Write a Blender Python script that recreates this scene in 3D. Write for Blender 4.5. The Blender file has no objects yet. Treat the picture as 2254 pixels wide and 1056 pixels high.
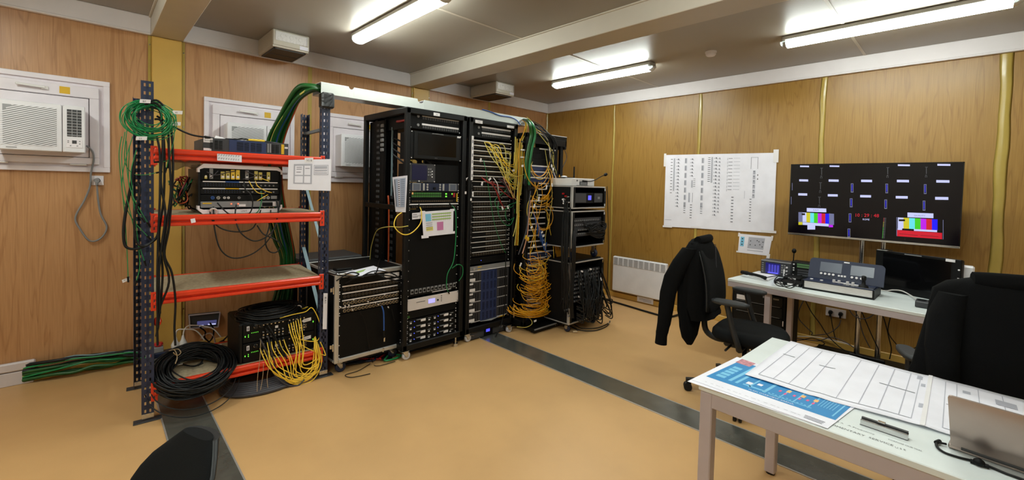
import bpy, math, random
from mathutils import Vector, Matrix
random.seed(7)
C = bpy.context.scene
COL = C.collection
V = Vector
# ------------------------------------------------------------------ camera
CP = V((-5.349, -4.769, 1.550)); YAW, PIT, ROL = 0.803716, -0.031836, 0.024945
FPX, PPX, PPY = 960.14, 1127.0, 436.9
fw = V((math.cos(YAW)*math.cos(PIT), math.sin(YAW)*math.cos(PIT), math.sin(PIT)))
r0 = V((math.sin(YAW), -math.cos(YAW), 0)); u0 = r0.cross(fw)
rt = r0*math.cos(ROL)+u0*math.sin(ROL); up = -r0*math.sin(ROL)+u0*math.cos(ROL)
cd = bpy.data.cameras.new('camera'); cam = bpy.data.objects.new('camera', cd); COL.objects.link(cam)
cam.matrix_world = Matrix((( rt.x, up.x, -fw.x, CP.x), (rt.y, up.y, -fw.y, CP.y), (rt.z, up.z, -fw.z, CP.z), (0, 0, 0, 1)))
cd.sensor_fit = 'HORIZONTAL'; cd.sensor_width = 36; cd.lens = FPX/2254*36
cd.shift_x = 0; cd.shift_y = -(528-PPY)/2254; cd.clip_start = 0.02
C.camera = cam
def at(px, py, x=None, y=None, z=None):
    """photo measurement -> point of the room on the plane x=, y= or z="""
    d = fw+rt*((px-PPX)/FPX)-up*((py-PPY)/FPX)
    if x is not None: t = (x-CP.x)/d.x
    elif y is not None: t = (y-CP.y)/d.y
    else: t = (z-CP.z)/d.z
    return CP+d*t
# ------------------------------------------------------------------ materials
def s2l(c): return tuple(((x/255)/12.92 if x/255 <= 0.04045 else ((x/255+0.055)/1.055)**2.4) for x in c)
MATS = {}
def mat(name, rgb, rough=0.5, metal=0.0, noise=0.0, nscale=8.0, bump=0.0, bscale=200.0, emit=None, estr=1.0, spec=0.5, coat=0.0, stretch=(1,1,1), alpha=1.0, trans=0.0, sheen=0.0):
    m = bpy.data.materials.new(name); m.use_nodes = True; nt = m.node_tree; b = nt.nodes['Principled BSDF']
    c = s2l(rgb); b.inputs['Base Color'].default_value = (*c, 1); b.inputs['Roughness'].default_value = rough
    b.inputs['Metallic'].default_value = metal; b.inputs['Specular IOR Level'].default_value = spec
    b.inputs['Coat Weight'].default_value = coat; b.inputs['Alpha'].default_value = alpha; b.inputs['Transmission Weight'].default_value = trans
    b.inputs['Sheen Weight'].default_value = sheen
    tc = nt.nodes.new('ShaderNodeTexCoord'); mp = nt.nodes.new('ShaderNodeMapping'); mp.inputs['Scale'].default_value = stretch
    nt.links.new(tc.outputs['Object'], mp.inputs['Vector'])
    n = nt.nodes.new('ShaderNodeTexNoise'); n.inputs['Scale'].default_value = nscale; n.inputs['Detail'].default_value = 4
    nt.links.new(mp.outputs['Vector'], n.inputs['Vector'])
    k = noise if noise else 0.04
    r = nt.nodes.new('ShaderNodeValToRGB'); r.color_ramp.elements[0].position = 0.3; r.color_ramp.elements[1].position = 0.7
    r.color_ramp.elements[0].color = (*[x*(1-k) for x in c], 1); r.color_ramp.elements[1].color = (*[min(1, x*(1+k)) for x in c], 1)
    nt.links.new(n.outputs['Fac'], r.inputs['Fac']); nt.links.new(r.outputs['Color'], b.inputs['Base Color'])
    if bump:
        n2 = nt.nodes.new('ShaderNodeTexNoise'); n2.inputs['Scale'].default_value = bscale; n2.inputs['Detail'].default_value = 3
        nt.links.new(mp.outputs['Vector'], n2.inputs['Vector'])
        bp = nt.nodes.new('ShaderNodeBump'); bp.inputs['Strength'].default_value = bump; bp.inputs['Distance'].default_value = 0.01
        nt.links.new(n2.outputs['Fac'], bp.inputs['Height']); nt.links.new(bp.outputs['Normal'], b.inputs['Normal'])
    if emit:
        b.inputs['Emission Color'].default_value = (*s2l(emit), 1); b.inputs['Emission Strength'].default_value = estr
    MATS[name] = m
    return m
def wood(name, c1, c2, c3):
    m = bpy.data.materials.new(name); m.use_nodes = True; nt = m.node_tree; b = nt.nodes['Principled BSDF']; L = nt.links.new
    tc = nt.nodes.new('ShaderNodeTexCoord')
    mp = nt.nodes.new('ShaderNodeMapping'); mp.inputs['Scale'].default_value = (1, 1, 0.09); L(tc.outputs['Object'], mp.inputs['Vector'])
    n1 = nt.nodes.new('ShaderNodeTexNoise'); n1.inputs['Scale'].default_value = 5.5; n1.inputs['Detail'].default_value = 3; n1.inputs['Distortion'].default_value = 0.6
    L(mp.outputs['Vector'], n1.inputs['Vector'])
    mu = nt.nodes.new('ShaderNodeMath'); mu.operation = 'MULTIPLY'; mu.inputs[1].default_value = 16; L(n1.outputs['Fac'], mu.inputs[0])
    fr = nt.nodes.new('ShaderNodeMath'); fr.operation = 'PINGPONG'; fr.inputs[1].default_value = 1; L(mu.outputs[0], fr.inputs[0])
    mp2 = nt.nodes.new('ShaderNodeMapping'); mp2.inputs['Scale'].default_value = (1, 1, 0.035); L(tc.outputs['Object'], mp2.inputs['Vector'])
    n2 = nt.nodes.new('ShaderNodeTexNoise'); n2.inputs['Scale'].default_value = 120; n2.inputs['Detail'].default_value = 4; L(mp2.outputs['Vector'], n2.inputs['Vector'])
    ra = nt.nodes.new('ShaderNodeValToRGB'); e = ra.color_ramp.elements
    e[0].position = 0.25; e[0].color = (*s2l(c1), 1); e[1].position = 0.8; e[1].color = (*s2l(c2), 1)
    L(n2.outputs['Fac'], ra.inputs['Fac'])
    rb = nt.nodes.new('ShaderNodeValToRGB'); e = rb.color_ramp.elements
    e[0].position = 0.0; e[0].color = (*s2l(c3), 1); e[1].position = 0.28; e[1].color = (1, 1, 1, 1)
    L(fr.outputs[0], rb.inputs['Fac'])
    mx = nt.nodes.new('ShaderNodeMix'); mx.data_type = 'RGBA'; mx.blend_type = 'MULTIPLY'; mx.inputs[0].default_value = 0.38
    L(ra.outputs['Color'], mx.inputs[6]); L(rb.outputs['Color'], mx.inputs[7]); L(mx.outputs[2], b.inputs['Base Color'])
    b.inputs['Roughness'].default_value = 0.36; b.inputs['Specular IOR Level'].default_value = 0.45
    bp = nt.nodes.new('ShaderNodeBump'); bp.inputs['Strength'].default_value = 0.08; bp.inputs['Distance'].default_value = 0.004
    L(n2.outputs['Fac'], bp.inputs['Height']); L(bp.outputs['Normal'], b.inputs['Normal'])
    MATS[name] = m; return m
WOOD = wood('oak wall panel', (142, 105, 46), (164, 126, 62), (190, 165, 125))
WOODL = wood('oak wall panel with left cast', (170, 124, 82), (194, 147, 102), (195, 170, 140))  # same oak as WOOD, with the left side's pinkish light put into the colour
PALEW = mat('pale fill wall', (215, 208, 195), 0.6, noise=0.03)  # unseen walls coloured pale to bounce more fill light into the room
FLOOR = mat('tan linoleum', (200, 158, 106), 0.42, noise=0.07, nscale=2.2, bump=0.06, bscale=260)
CEIL = mat('glossy grey ceiling', (150, 142, 130), 0.38, noise=0.02, nscale=3, bump=0.015, bscale=12)
BEAM = mat('painted beam', (192, 184, 170), 0.45, noise=0.02)
COVE = mat('pale cornice', (226, 220, 222), 0.5, noise=0.02)
YELL = mat('yellow column paint', (200, 160, 80), 0.35, noise=0.03, nscale=5)
STRIP = mat('yellow joint strip', (172, 148, 74), 0.22, noise=0.06, nscale=5, bump=0.5, bscale=5)
STEEL = mat('dark worn floor plate', (122, 122, 114), 0.27, metal=0.65, noise=0.22, nscale=9, bump=0.03, bscale=60)
WHITE = mat('white plastic', (232, 226, 230), 0.35)
PVC = mat('white window plastic', (226, 218, 224), 0.32)
DUCT = mat('pale duct plastic', (206, 198, 200), 0.4)
ACW = mat('air conditioner plastic', (226, 224, 228), 0.3)
ACG = mat('grille grey plastic', (150, 150, 152), 0.4)
DARKG = mat('dark grey recess', (60, 60, 62), 0.6)
CHROME = mat('polished metal', (205, 205, 205), 0.18, metal=1)
ALU = mat('brushed aluminium', (196, 194, 192), 0.35, metal=0.6)
ALUW = mat('pale aluminium', (222, 218, 216), 0.42, metal=0.12)
YSTK = mat('yellow sticker', (214, 170, 20), 0.5)
BLK = mat('black powder coat', (12, 12, 13), 0.45, spec=0.25)
BLK2 = mat('black panel', (8, 8, 9), 0.55, spec=0.2)
NAVY3 = mat('server blue', (30, 46, 88), 0.5)
BLKG = mat('gloss black', (8, 8, 9), 0.12)
RUB = mat('black rubber cable', (13, 14, 16), 0.45, spec=0.35)
RUBG = mat('dark grey cable', (58, 56, 62), 0.5)
NAVY = mat('dark blue steel', (36, 44, 70), 0.4, noise=0.08, nscale=20)
NAVY2 = mat('navy device blue', (20, 30, 58), 0.5)
ORG = mat('orange red beam', (226, 62, 30), 0.32, noise=0.05)
BOARD = mat('dusty chipboard', (168, 152, 124), 0.8, noise=0.18, nscale=60)
GREEN = mat('green fibre', (22, 128, 70), 0.35, noise=0.1)
GREEND = mat('deep green cable', (24, 82, 30), 0.4)
YEL = mat('yellow cable', (238, 200, 62), 0.38)
YEL2 = mat('pale yellow cable', (206, 190, 96), 0.4)
AMB = mat('amber fibre', (222, 156, 26), 0.38)
BLU = mat('blue cable', (40, 84, 160), 0.4)
RED = mat('red cable', (150, 36, 36), 0.4)
SALM = mat('salmon cable', (206, 150, 120), 0.4)
ORC = mat('orange cable', (176, 72, 28), 0.4)
WCAB = mat('white cable', (206, 200, 196), 0.4)
PAPER = mat('white paper', (232, 230, 240), 0.7)
PAPG = mat('pale grey print', (176, 176, 188), 0.7)
INK = mat('grey ink', (118, 118, 128), 0.7)
INKD = mat('dark ink', (50, 50, 56), 0.7)
LABEL = mat('white label', (228, 224, 226), 0.6)
SILV = mat('silver panel', (214, 208, 208), 0.45, metal=0.1)
DGRY = mat('charcoal plastic', (52, 52, 56), 0.5)
GREYP = mat('grey plastic', (128, 128, 130), 0.5)
TABLE = mat('white laminate', (220, 226, 226), 0.32)
LEGM = mat('grey lacquered steel', (188, 178, 184), 0.4, metal=0.15)
CLOTH = mat('black cloth', (9, 9, 10), 0.95, bump=0.25, bscale=350, spec=0.15)
SEATM = mat('black seat fabric', (13, 14, 15), 0.9, bump=0.25, bscale=500, spec=0.2)
PLAST = mat('black nylon plastic', (24, 25, 27), 0.5)
ARM = mat('dark grey arm pad', (40, 42, 44), 0.55)
CLEAR = mat('clear lamp plastic', (210, 214, 214), 0.12, trans=0.3)
LAMPM = mat('lamp housing grey', (170, 168, 162), 0.5)
TUBE = mat('lit lamp diffuser', (235, 240, 238), 0.3, emit=(246, 255, 248), estr=54.0)
GDOT = mat('green indicator', (90, 220, 60), 0.4, emit=(120, 255, 70), estr=1.2)
BDOT = mat('blue indicator', (70, 90, 255), 0.4, emit=(80, 100, 255), estr=1.2)
SCRD = mat('dim navy screen', (10, 10, 26), 0.3, emit=(14, 14, 50), estr=0.6)
TRUNK = mat('trunking off-white', (196, 200, 196), 0.4)
RDOT = mat('red indicator', (255, 60, 40), 0.4, emit=(255, 90, 50), estr=3.0)
LCD = mat('lit blue display', (70, 70, 230), 0.3, emit=(96, 96, 255), estr=0.9)
LCDW = mat('lit pale display', (150, 150, 255), 0.3, emit=(165, 160, 255), estr=1.0)
SCRB = mat('scope screen blue', (20, 20, 90), 0.3, emit=(20, 16, 96), estr=0.6)
SCRV = mat('scope trace violet', (50, 50, 150), 0.3, emit=(66, 60, 160), estr=0.8)
SCRG = mat('grey lcd', (92, 98, 112), 0.25)
LAPT = mat('laptop aluminium', (176, 160, 152), 0.28, metal=0.85)
def lit(name, rgb, e=0.95): return mat(name, tuple(int(x*0.3) for x in rgb), 0.3, emit=rgb, estr=e)
TVW, TVG, TVR, TVY, TVC, TVM, TVB, TVGR, TVD = [lit('screen '+n, c) for n, c in dict(white=(200, 205, 250), green=(60, 205, 20), red=(205, 10, 40), yellow=(205, 195, 30), cyan=(100, 225, 235), magenta=(190, 10, 235), blue=(10, 0, 250), grey=(108, 112, 150), dim=(60, 60, 64)).items()]
PBLUE = mat('printed blue', (40, 130, 190), 0.6); PLB = mat('printed pale blue', (120, 190, 225), 0.6); PGB = mat('printed grey blue', (168, 178, 200), 0.6); PPINK = mat('printed pink', (226, 90, 140), 0.6); PORA = mat('printed orange', (240, 180, 110), 0.6)
PGRN = mat('printed green', (160, 190, 110), 0.6); PYEL = mat('printed yellow', (220, 210, 110), 0.6); PMAG = mat('printed magenta', (196, 120, 170), 0.6); PROSE = mat('printed rose', (190, 130, 140), 0.6, noise=0.4, nscale=60)
WHEEL = mat('milky castor wheel', (196, 196, 204), 0.3)
TAPE = mat('black tape', (26, 26, 28), 0.28, bump=0.4, bscale=40)
BROWN = mat('brown dusty filter', (80, 64, 44), 0.8)
TWINE = mat('beige string', (176, 152, 118), 0.8)
REDP = mat('red plastic', (170, 20, 24), 0.4)
LBLUE = mat('light galvanised', (120, 140, 148), 0.5, metal=0.2)
BAGM = mat('clear plastic wrap', (150, 140, 125), 0.15, alpha=0.55)
# ------------------------------------------------------------------ geometry
ORD = 'first second third fourth fifth sixth seventh eighth ninth tenth eleventh twelfth thirteenth fourteenth fifteenth sixteenth seventeenth eighteenth nineteenth twentieth'.split()
def nth(i, n):
    """topmost, second from the top ... second from the bottom, lowest"""
    if i == 0: return 'topmost'
    if i == n-1: return 'lowest'
    return ORD[i]+' from the top' if i < n/2 else ORD[n-1-i]+' from the bottom'
W = {}
def smooth_path(pts, n=6, closed=False):
    P = [V(p) for p in pts]; out = []
    if len(P) < 3 and not closed: return P
    N = len(P)
    for i in range(N if closed else N-1):
        if closed: a, b, c, d = P[(i-1) % N], P[i], P[(i+1) % N], P[(i+2) % N]
        else: a = P[max(i-1, 0)]; b = P[i]; c = P[i+1]; d = P[min(i+2, N-1)]
        for k in range(n):
            t = k/n
            out.append(0.5*((2*b)+(c-a)*t+(2*a-5*b+4*c-d)*t*t+(3*b-a-3*c+d)*t**3))
    if not closed: out.append(P[-1])
    return out
_tx = {}
def text_geo(body):
    if body not in _tx:
        cu = bpy.data.curves.new('t', 'FONT'); cu.body = body; cu.resolution_u = 2
        ob = bpy.data.objects.new('t', cu); me = ob.to_mesh()
        vs = [v.co.copy() for v in me.vertices]; fs = [tuple(p.vertices) for p in me.polygons]
        ob.to_mesh_clear(); bpy.data.objects.remove(ob); bpy.data.curves.remove(cu)
        _tx[body] = (vs, fs)
    return _tx[body]
class MB:
    def __init__(s, m=None, M=None): s.v = []; s.f = []; s.fi = []; s.sm = []; s.ms = []; s.i = 0; s.M = M; s.m(m or BLK)
    def m(s, m):
        if m not in s.ms: s.ms.append(m)
        s.i = s.ms.index(m); return s
    def add(s, vs, fs, smooth=False):
        o = len(s.v)
        s.v += [(s.M @ V(v)) if s.M is not None else V(v) for v in vs]
        for f in fs: s.f.append([o+k for k in f]); s.fi.append(s.i); s.sm.append(smooth)
        return s
    def box(s, x0, x1, y0, y1, z0, z1, c=0.0, R=None):
        x0, x1 = min(x0, x1), max(x0, x1); y0, y1 = min(y0, y1), max(y0, y1); z0, z1 = min(z0, z1), max(z0, z1)
        ce = V(((x0+x1)/2, (y0+y1)/2, (z0+z1)/2)); h = V(((x1-x0)/2, (y1-y0)/2, (z1-z0)/2))
        c = min(c, h.x*0.49, h.y*0.49, h.z*0.49)
        if c <= 0:
            vs = [V((sx*h.x, sy*h.y, sz*h.z)) for sx in (-1, 1) for sy in (-1, 1) for sz in (-1, 1)]
            fs = [(0, 1, 3, 2), (4, 6, 7, 5), (0, 4, 5, 1), (2, 3, 7, 6), (0, 2, 6, 4), (1, 5, 7, 3)]
        else:
            vs = []; idx = {}
            for sx in (-1, 1):
                for sy in (-1, 1):
                    for sz in (-1, 1):
                        for ax in range(3):
                            p = [sx*(h.x-c), sy*(h.y-c), sz*(h.z-c)]; p[ax] = (sx, sy, sz)[ax]*h[ax]
                            idx[(sx, sy, sz, ax)] = len(vs); vs.append(V(p))
            fs = []
            for ax in range(3):
                a, b = [k for k in range(3) if k != ax]
                for sg in (-1, 1):
                    q = []
                    for (p, r) in ((-1, -1), (1, -1), (1, 1), (-1, 1)):
                        t = [0, 0, 0]; t[ax] = sg; t[a] = p; t[b] = r; q.append(idx[(*t, ax)])
                    fs.append(q)
            for ax in range(3):
                a, b = [k for k in range(3) if k != ax]
                for p in (-1, 1):
                    for r in (-1, 1):
                        t0 = [0, 0, 0]; t1 = [0, 0, 0]; t0[a] = t1[a] = p; t0[b] = t1[b] = r; t0[ax] = -1; t1[ax] = 1
                        fs.append([idx[(*t0, a)], idx[(*t1, a)], idx[(*t1, b)], idx[(*t0, b)]])
            for sx in (-1, 1):
                for sy in (-1, 1):
                    for sz in (-1, 1): fs.append([idx[(sx, sy, sz, k)] for k in range(3)])
            out = []
            for f in fs:
                n = (vs[f[1]]-vs[f[0]]).cross(vs[f[2]]-vs[f[0]]); m_ = sum((vs[k] for k in f), V())/len(f)
                out.append(f if n.dot(m_) > 0 else f[::-1])
            fs = out
        if R is not None: vs = [R @ v for v in vs]
        return s.add([v+ce for v in vs], fs)
    def bar(s, p, q, w, h, upv=(0, 0, 1), c=0.0):
        p, q = V(p), V(q); d = (q-p); L = d.length; d.normalize(); u = V(upv)
        if abs(d.dot(u)) > 0.98: u = V((0, 1, 0))
        a = d.cross(u).normalized(); b = a.cross(d); ce = (p+q)/2
        R = Matrix((a, d, b)).transposed()
        o = MB(s.ms[s.i]); o.box(-w/2, w/2, -L/2, L/2, -h/2, h/2, c)
        return s.add([R @ v+ce for v in o.v], o.f)
    def cyl(s, p, q, r, n=12, r2=None, cap=True, smooth=True):
        p, q = V(p), V(q); d = (q-p).normalized(); a = d.orthogonal().normalized(); b = d.cross(a); r2 = r if r2 is None else r2
        vs = [p+(a*math.cos(2*math.pi*k/n)+b*math.sin(2*math.pi*k/n))*r for k in range(n)]+[q+(a*math.cos(2*math.pi*k/n)+b*math.sin(2*math.pi*k/n))*r2 for k in range(n)]
        s.add(vs, [(k, (k+1) % n, n+(k+1) % n, n+k) for k in range(n)], smooth)
        if cap: s.add(vs, [list(range(n))[::-1], list(range(n, 2*n))])
        return s
    def lathe(s, base, prof, n=16, axis=(0, 0, 1), smooth=True):
        d = V(axis).normalized(); a = d.orthogonal().normalized(); b = d.cross(a); base = V(base)
        vs = []; fs = []
        for r, h in prof:
            vs += [base+d*h+(a*math.cos(2*math.pi*k/n)+b*math.sin(2*math.pi*k/n))*r for k in range(n)]
        for i in range(len(prof)-1):
            fs += [(i*n+k, i*n+(k+1) % n, (i+1)*n+(k+1) % n, (i+1)*n+k) for k in range(n)]
        s.add(vs, fs, smooth); s.add(vs, [list(range(n))[::-1], list(range((len(prof)-1)*n, len(prof)*n))])
        return s
    def tube(s, pts, r, n=6, sm=5, closed=False):
        P = smooth_path(pts, sm, closed) if sm else [V(p) for p in pts]
        Q = [P[0]]
        for p in P[1:]:
            if (p-Q[-1]).length > 1e-5: Q.append(p)
        P = Q; N = len(P)
        if N < 2: return s
        T = [((P[(i+1) % N]-P[i-1]) if closed else (P[min(i+1, N-1)]-P[max(i-1, 0)])).normalized() for i in range(N)]
        a = T[0].orthogonal().normalized(); vs = []
        for i in range(N):
            a = (a-T[i]*a.dot(T[i]))
            a = a.normalized() if a.length > 1e-6 else T[i].orthogonal().normalized()
            b = T[i].cross(a); rr = r[i*len(r)//N] if isinstance(r, (list, tuple)) else r
            vs += [P[i]+(a*math.cos(2*math.pi*k/n)+b*math.sin(2*math.pi*k/n))*rr for k in range(n)]
        R = N if closed else N-1
        s.add(vs, [(i*n+k, i*n+(k+1) % n, ((i+1) % N)*n+(k+1) % n, ((i+1) % N)*n+k) for i in range(R) for k in range(n)], True)
        if not closed: s.add(vs, [list(range(n))[::-1], list(range((N-1)*n, N*n))])
        return s
    def loft(s, rings, cap=True, smooth=True):
        n = len(rings[0]); vs = [V(p) for r in rings for p in r]
        s.add(vs, [(i*n+k, i*n+(k+1) % n, (i+1)*n+(k+1) % n, (i+1)*n+k) for i in range(len(rings)-1) for k in range(n)], smooth)
        if cap: s.add(vs, [list(range(n))[::-1], list(range((len(rings)-1)*n, len(rings)*n))], smooth)
        return s
    def quad(s, a, b, c, d): return s.add([a, b, c, d], [(0, 1, 2, 3)])
    def slab(s, poly, n, t):
        """flat polygon given thickness t along n"""
        n = V(n)*t; k = len(poly); a = [V(p) for p in poly]; b = [p+n for p in a]
        return s.add(a+b, [list(range(k))[::-1], list(range(k, 2*k))]+[(i, (i+1) % k, k+(i+1) % k, k+i) for i in range(k)])
    def sph(s, c, r, n=10, sq=(1, 1, 1)):
        vs = []; fs = []; c = V(c)
        for i in range(n//2+1):
            th = math.pi*i/(n//2)
            vs += [c+V((math.sin(th)*math.cos(2*math.pi*k/n)*r*sq[0], math.sin(th)*math.sin(2*math.pi*k/n)*r*sq[1], math.cos(th)*r*sq[2])) for k in range(n)]
        for i in range(n//2): fs += [(i*n+k, (i+1)*n+k, (i+1)*n+(k+1) % n, i*n+(k+1) % n) for k in range(n)]
        return s.add(vs, fs, True)
    def text(s, body, o, ux, uy, h, w=None):
        """lettering: origin o, reading direction ux, up uy, letter height h, total width w"""
        vs, fs = text_geo(body); ux = V(ux).normalized(); uy = V(uy).normalized()
        x1 = max((v.x for v in vs), default=1); y1 = max((v.y for v in vs), default=1); k = h/y1; kx = w/x1 if w else k
        return s.add([V(o)+ux*(v.x*kx)+uy*(v.y*k) for v in vs], fs)
    def build(s, name, parent=None, origin=None, label=None, cat=None, group=None, kind=None, bevel=0):
        me = bpy.data.meshes.new(name)
        Mi = W[parent].inverted() if parent is not None and not s.__dict__.get('local') else None
        o = V(origin) if origin is not None else V()
        if parent is None and origin is None and s.v:
            xs = [v.x for v in s.v]; ys = [v.y for v in s.v]; zs = [v.z for v in s.v]
            o = V(((min(xs)+max(xs))/2, (min(ys)+max(ys))/2, min(zs)))
        if Mi is not None:
            if origin is None and s.v:
                xs = [v.x for v in s.v]; ys = [v.y for v in s.v]; zs = [v.z for v in s.v]
                o = V(((min(xs)+max(xs))/2, (min(ys)+max(ys))/2, (min(zs)+max(zs))/2))
            lo = Mi @ o; vs = [(Mi @ v)-lo for v in s.v]
        elif parent is not None: lo = o; vs = [v-o for v in s.v]
        else: lo = o; vs = [v-o for v in s.v]
        me.from_pydata([tuple(v) for v in vs], [], s.f)
        for m in s.ms: me.materials.append(m)
        me.polygons.foreach_set('material_index', s.fi); me.polygons.foreach_set('use_smooth', s.sm); me.update()
        ob = bpy.data.objects.new(name, me); COL.objects.link(ob)
        ob.location = lo
        if parent is not None: ob.parent = parent; W[ob] = W[parent] @ Matrix.Translation(lo)
        else: W[ob] = Matrix.Translation(lo)
        if bevel:
            bv = ob.modifiers.new('b', 'BEVEL'); bv.width = bevel; bv.segments = 2; bv.limit_method = 'ANGLE'
        if label: ob['label'] = label
        if cat: ob['category'] = cat
        if group: ob['group'] = group
        if kind: ob['kind'] = kind
        return ob
def thing(name, label, cat, loc, group=None, rz=0):
    o = bpy.data.objects.new(name, None); COL.objects.link(o); o.location = loc; o.rotation_euler = (0, 0, rz)
    o.empty_display_size = 0.05
    o['label'] = label; o['category'] = cat
    if group: o['group'] = group
    W[o] = Matrix.Translation(V(loc)) @ Matrix.Rotation(rz, 4, 'Z')
    return o
def copy_tree(o, parent=None):
    c = o.copy(); COL.objects.link(c)
    if parent is not None: c.parent = parent
    for ch in list(o.children): copy_tree(ch, c)
    return c
def struct(mb, name, parent=None, **k): return mb.build(name, parent, kind=None if parent else 'structure', **k)
def cable(name, pts, r, m, label=None, cat='cable', group=None, n=6, sm=6, parent=None, ends=None, endr=1.8, endl=0.03, endm=None):
    """a cable; its connectors are a part of the same thing"""
    b = MB(m); b.tube(pts, r, n, sm)
    o = b.build(name, parent, label=label, cat=None if parent else cat, group=group)
    if ends:
        P = smooth_path(pts, 4)
        for e in ends:
            k = MB(endm or BLK); p, q = (P[-1], P[-2]) if e > 0 else (P[0], P[1])
            d = (p-q).normalized(); k.cyl(p-d*0.004, p+d*endl, r*endr, 8, r*endr*0.8); k.build('connector', o)
    return o
# ================================================================== ROOM
X0, Y0 = -7.38, -6.15; ZC = 2.868; ZB = 2.715
b = MB(FLOOR); b.box(X0-.1, .1, Y0-.1, .1, -.1, 0); struct(b, 'floor')
b = MB(CEIL); b.box(X0-.1, .1, Y0-.1, .1, ZC, ZC+.1); struct(b, 'ceiling')
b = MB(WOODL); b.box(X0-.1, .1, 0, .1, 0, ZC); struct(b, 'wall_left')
b = MB(WOOD); b.box(0, .1, Y0-.1, 0, 0, ZC); struct(b, 'wall_right')
b = MB(PALEW); b.box(X0-.1, X0, Y0-.1, 0, 0, ZC); struct(b, 'wall_back')
b = MB(PALEW); b.box(X0, 0, Y0-.1, Y0, 0, ZC); struct(b, 'wall_front')
tn = [0]
def trim(mb):
    tn[0] += 1; return struct(mb, 'trim_%d' % tn[0])
for xa, xb in ((-2.549, -2.307), (-5.035, -4.79)):
    b = MB(STEEL); b.box(xa, xb, Y0, -.0, 0, .003)
    b.m(ALU); b.box(xa-.004, xa+.004, Y0, 0, 0, .0045); b.box(xb-.004, xb+.004, Y0, 0, 0, .0045); trim(b)
for xa, xb, ca, cb in ((-4.99, -4.775, -4.986, -4.782), (-2.55, -2.28, -2.495, -2.28)):
    b = MB(BEAM); b.box(xa, xb, Y0, 0, ZB, ZC, .004)
    for q in (xa-.008, xb+.008): b.box(q-.008, q+.008, Y0, 0, ZC-.012, ZC, .003)
    trim(b)
    b = MB(YELL); b.box(ca, cb, -.03, 0, 0, ZB, .006); b.m(STRIP); b.box(ca-.022, ca, -.012, 0, 0, ZB, .004); b.box(cb, cb+.022, -.012, 0, 0, ZB, .004)
    b.m(CHROME)
    for z in (.4, 1.2, 2.0, 2.64): b.cyl((ca-.012, -.010, z), (ca-.012, -.016, z), .005, 8); b.cyl((cb+.012, -.010, z-.02), (cb+.012, -.016, z-.02), .005, 8)
    trim(b)
for xa, xb in ((X0, -4.99), (-4.775, -2.55), (-2.28, 0)):
    b = MB(COVE); b.box(xa, xb, -.035, 0, ZB, ZC, .004); b.box(xa, xb, -.042, 0, ZB, ZB+.018, .004); trim(b)
b = MB(COVE); b.box(-.035, 0, Y0, -.035, ZB, ZC, .004); b.box(-.042, 0, Y0, -.035, ZB, ZB+.018, .004); trim(b)
# rubbery yellow cover strips on the panel joints
for y, w in ((-1.275, .034), (-2.49, .044), (-3.735, .052), (-4.965, .075)):
    b = MB(STRIP); zz = [k*.13 for k in range(21)]+[ZB]
    rings = []
    for k, z in enumerate(zz):
        d = .006*math.sin(k*1.3+y*7)*math.sin(k*.55); h = w/2+.003*math.sin(k*.9+y)
        rings.append([V((-.0005, y-h+d, z)), V((-.006, y-h*.55+d, z)), V((-.008+.002*math.sin(k), y+d, z)), V((-.006, y+h*.55+d, z)), V((-.0005, y+h+d, z))])
    b.loft(rings); trim(b)
for x in (-3.712, -6.15, -1.25):
    b = MB(STRIP); b.box(x-.02, x+.02, -.005, 0, 0, ZB, .002); trim(b)
b = MB(STRIP); b.box(-.03, 0, -.03, 0, 0, ZB, .008); trim(b)
# ceiling panel joints
for xa, xb in ((X0, -4.99), (-4.775, -2.55), (-2.28, -.035)):
    for y in (-1.95, -4.055):
        b = MB(BEAM); b.box(xa, xb, y-.011, y+.011, ZC-.003, ZC, .001); trim(b)
b = MB(MATS['yellow column paint']); b.box(-.018, 0, Y0, -.03, 0, .07, .004); struct(b, 'baseboard_right')
b = MB(MATS['yellow column paint']); b.box(X0, -.03, -.018, 0, 0, .06, .004); struct(b, 'baseboard_left')
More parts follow.
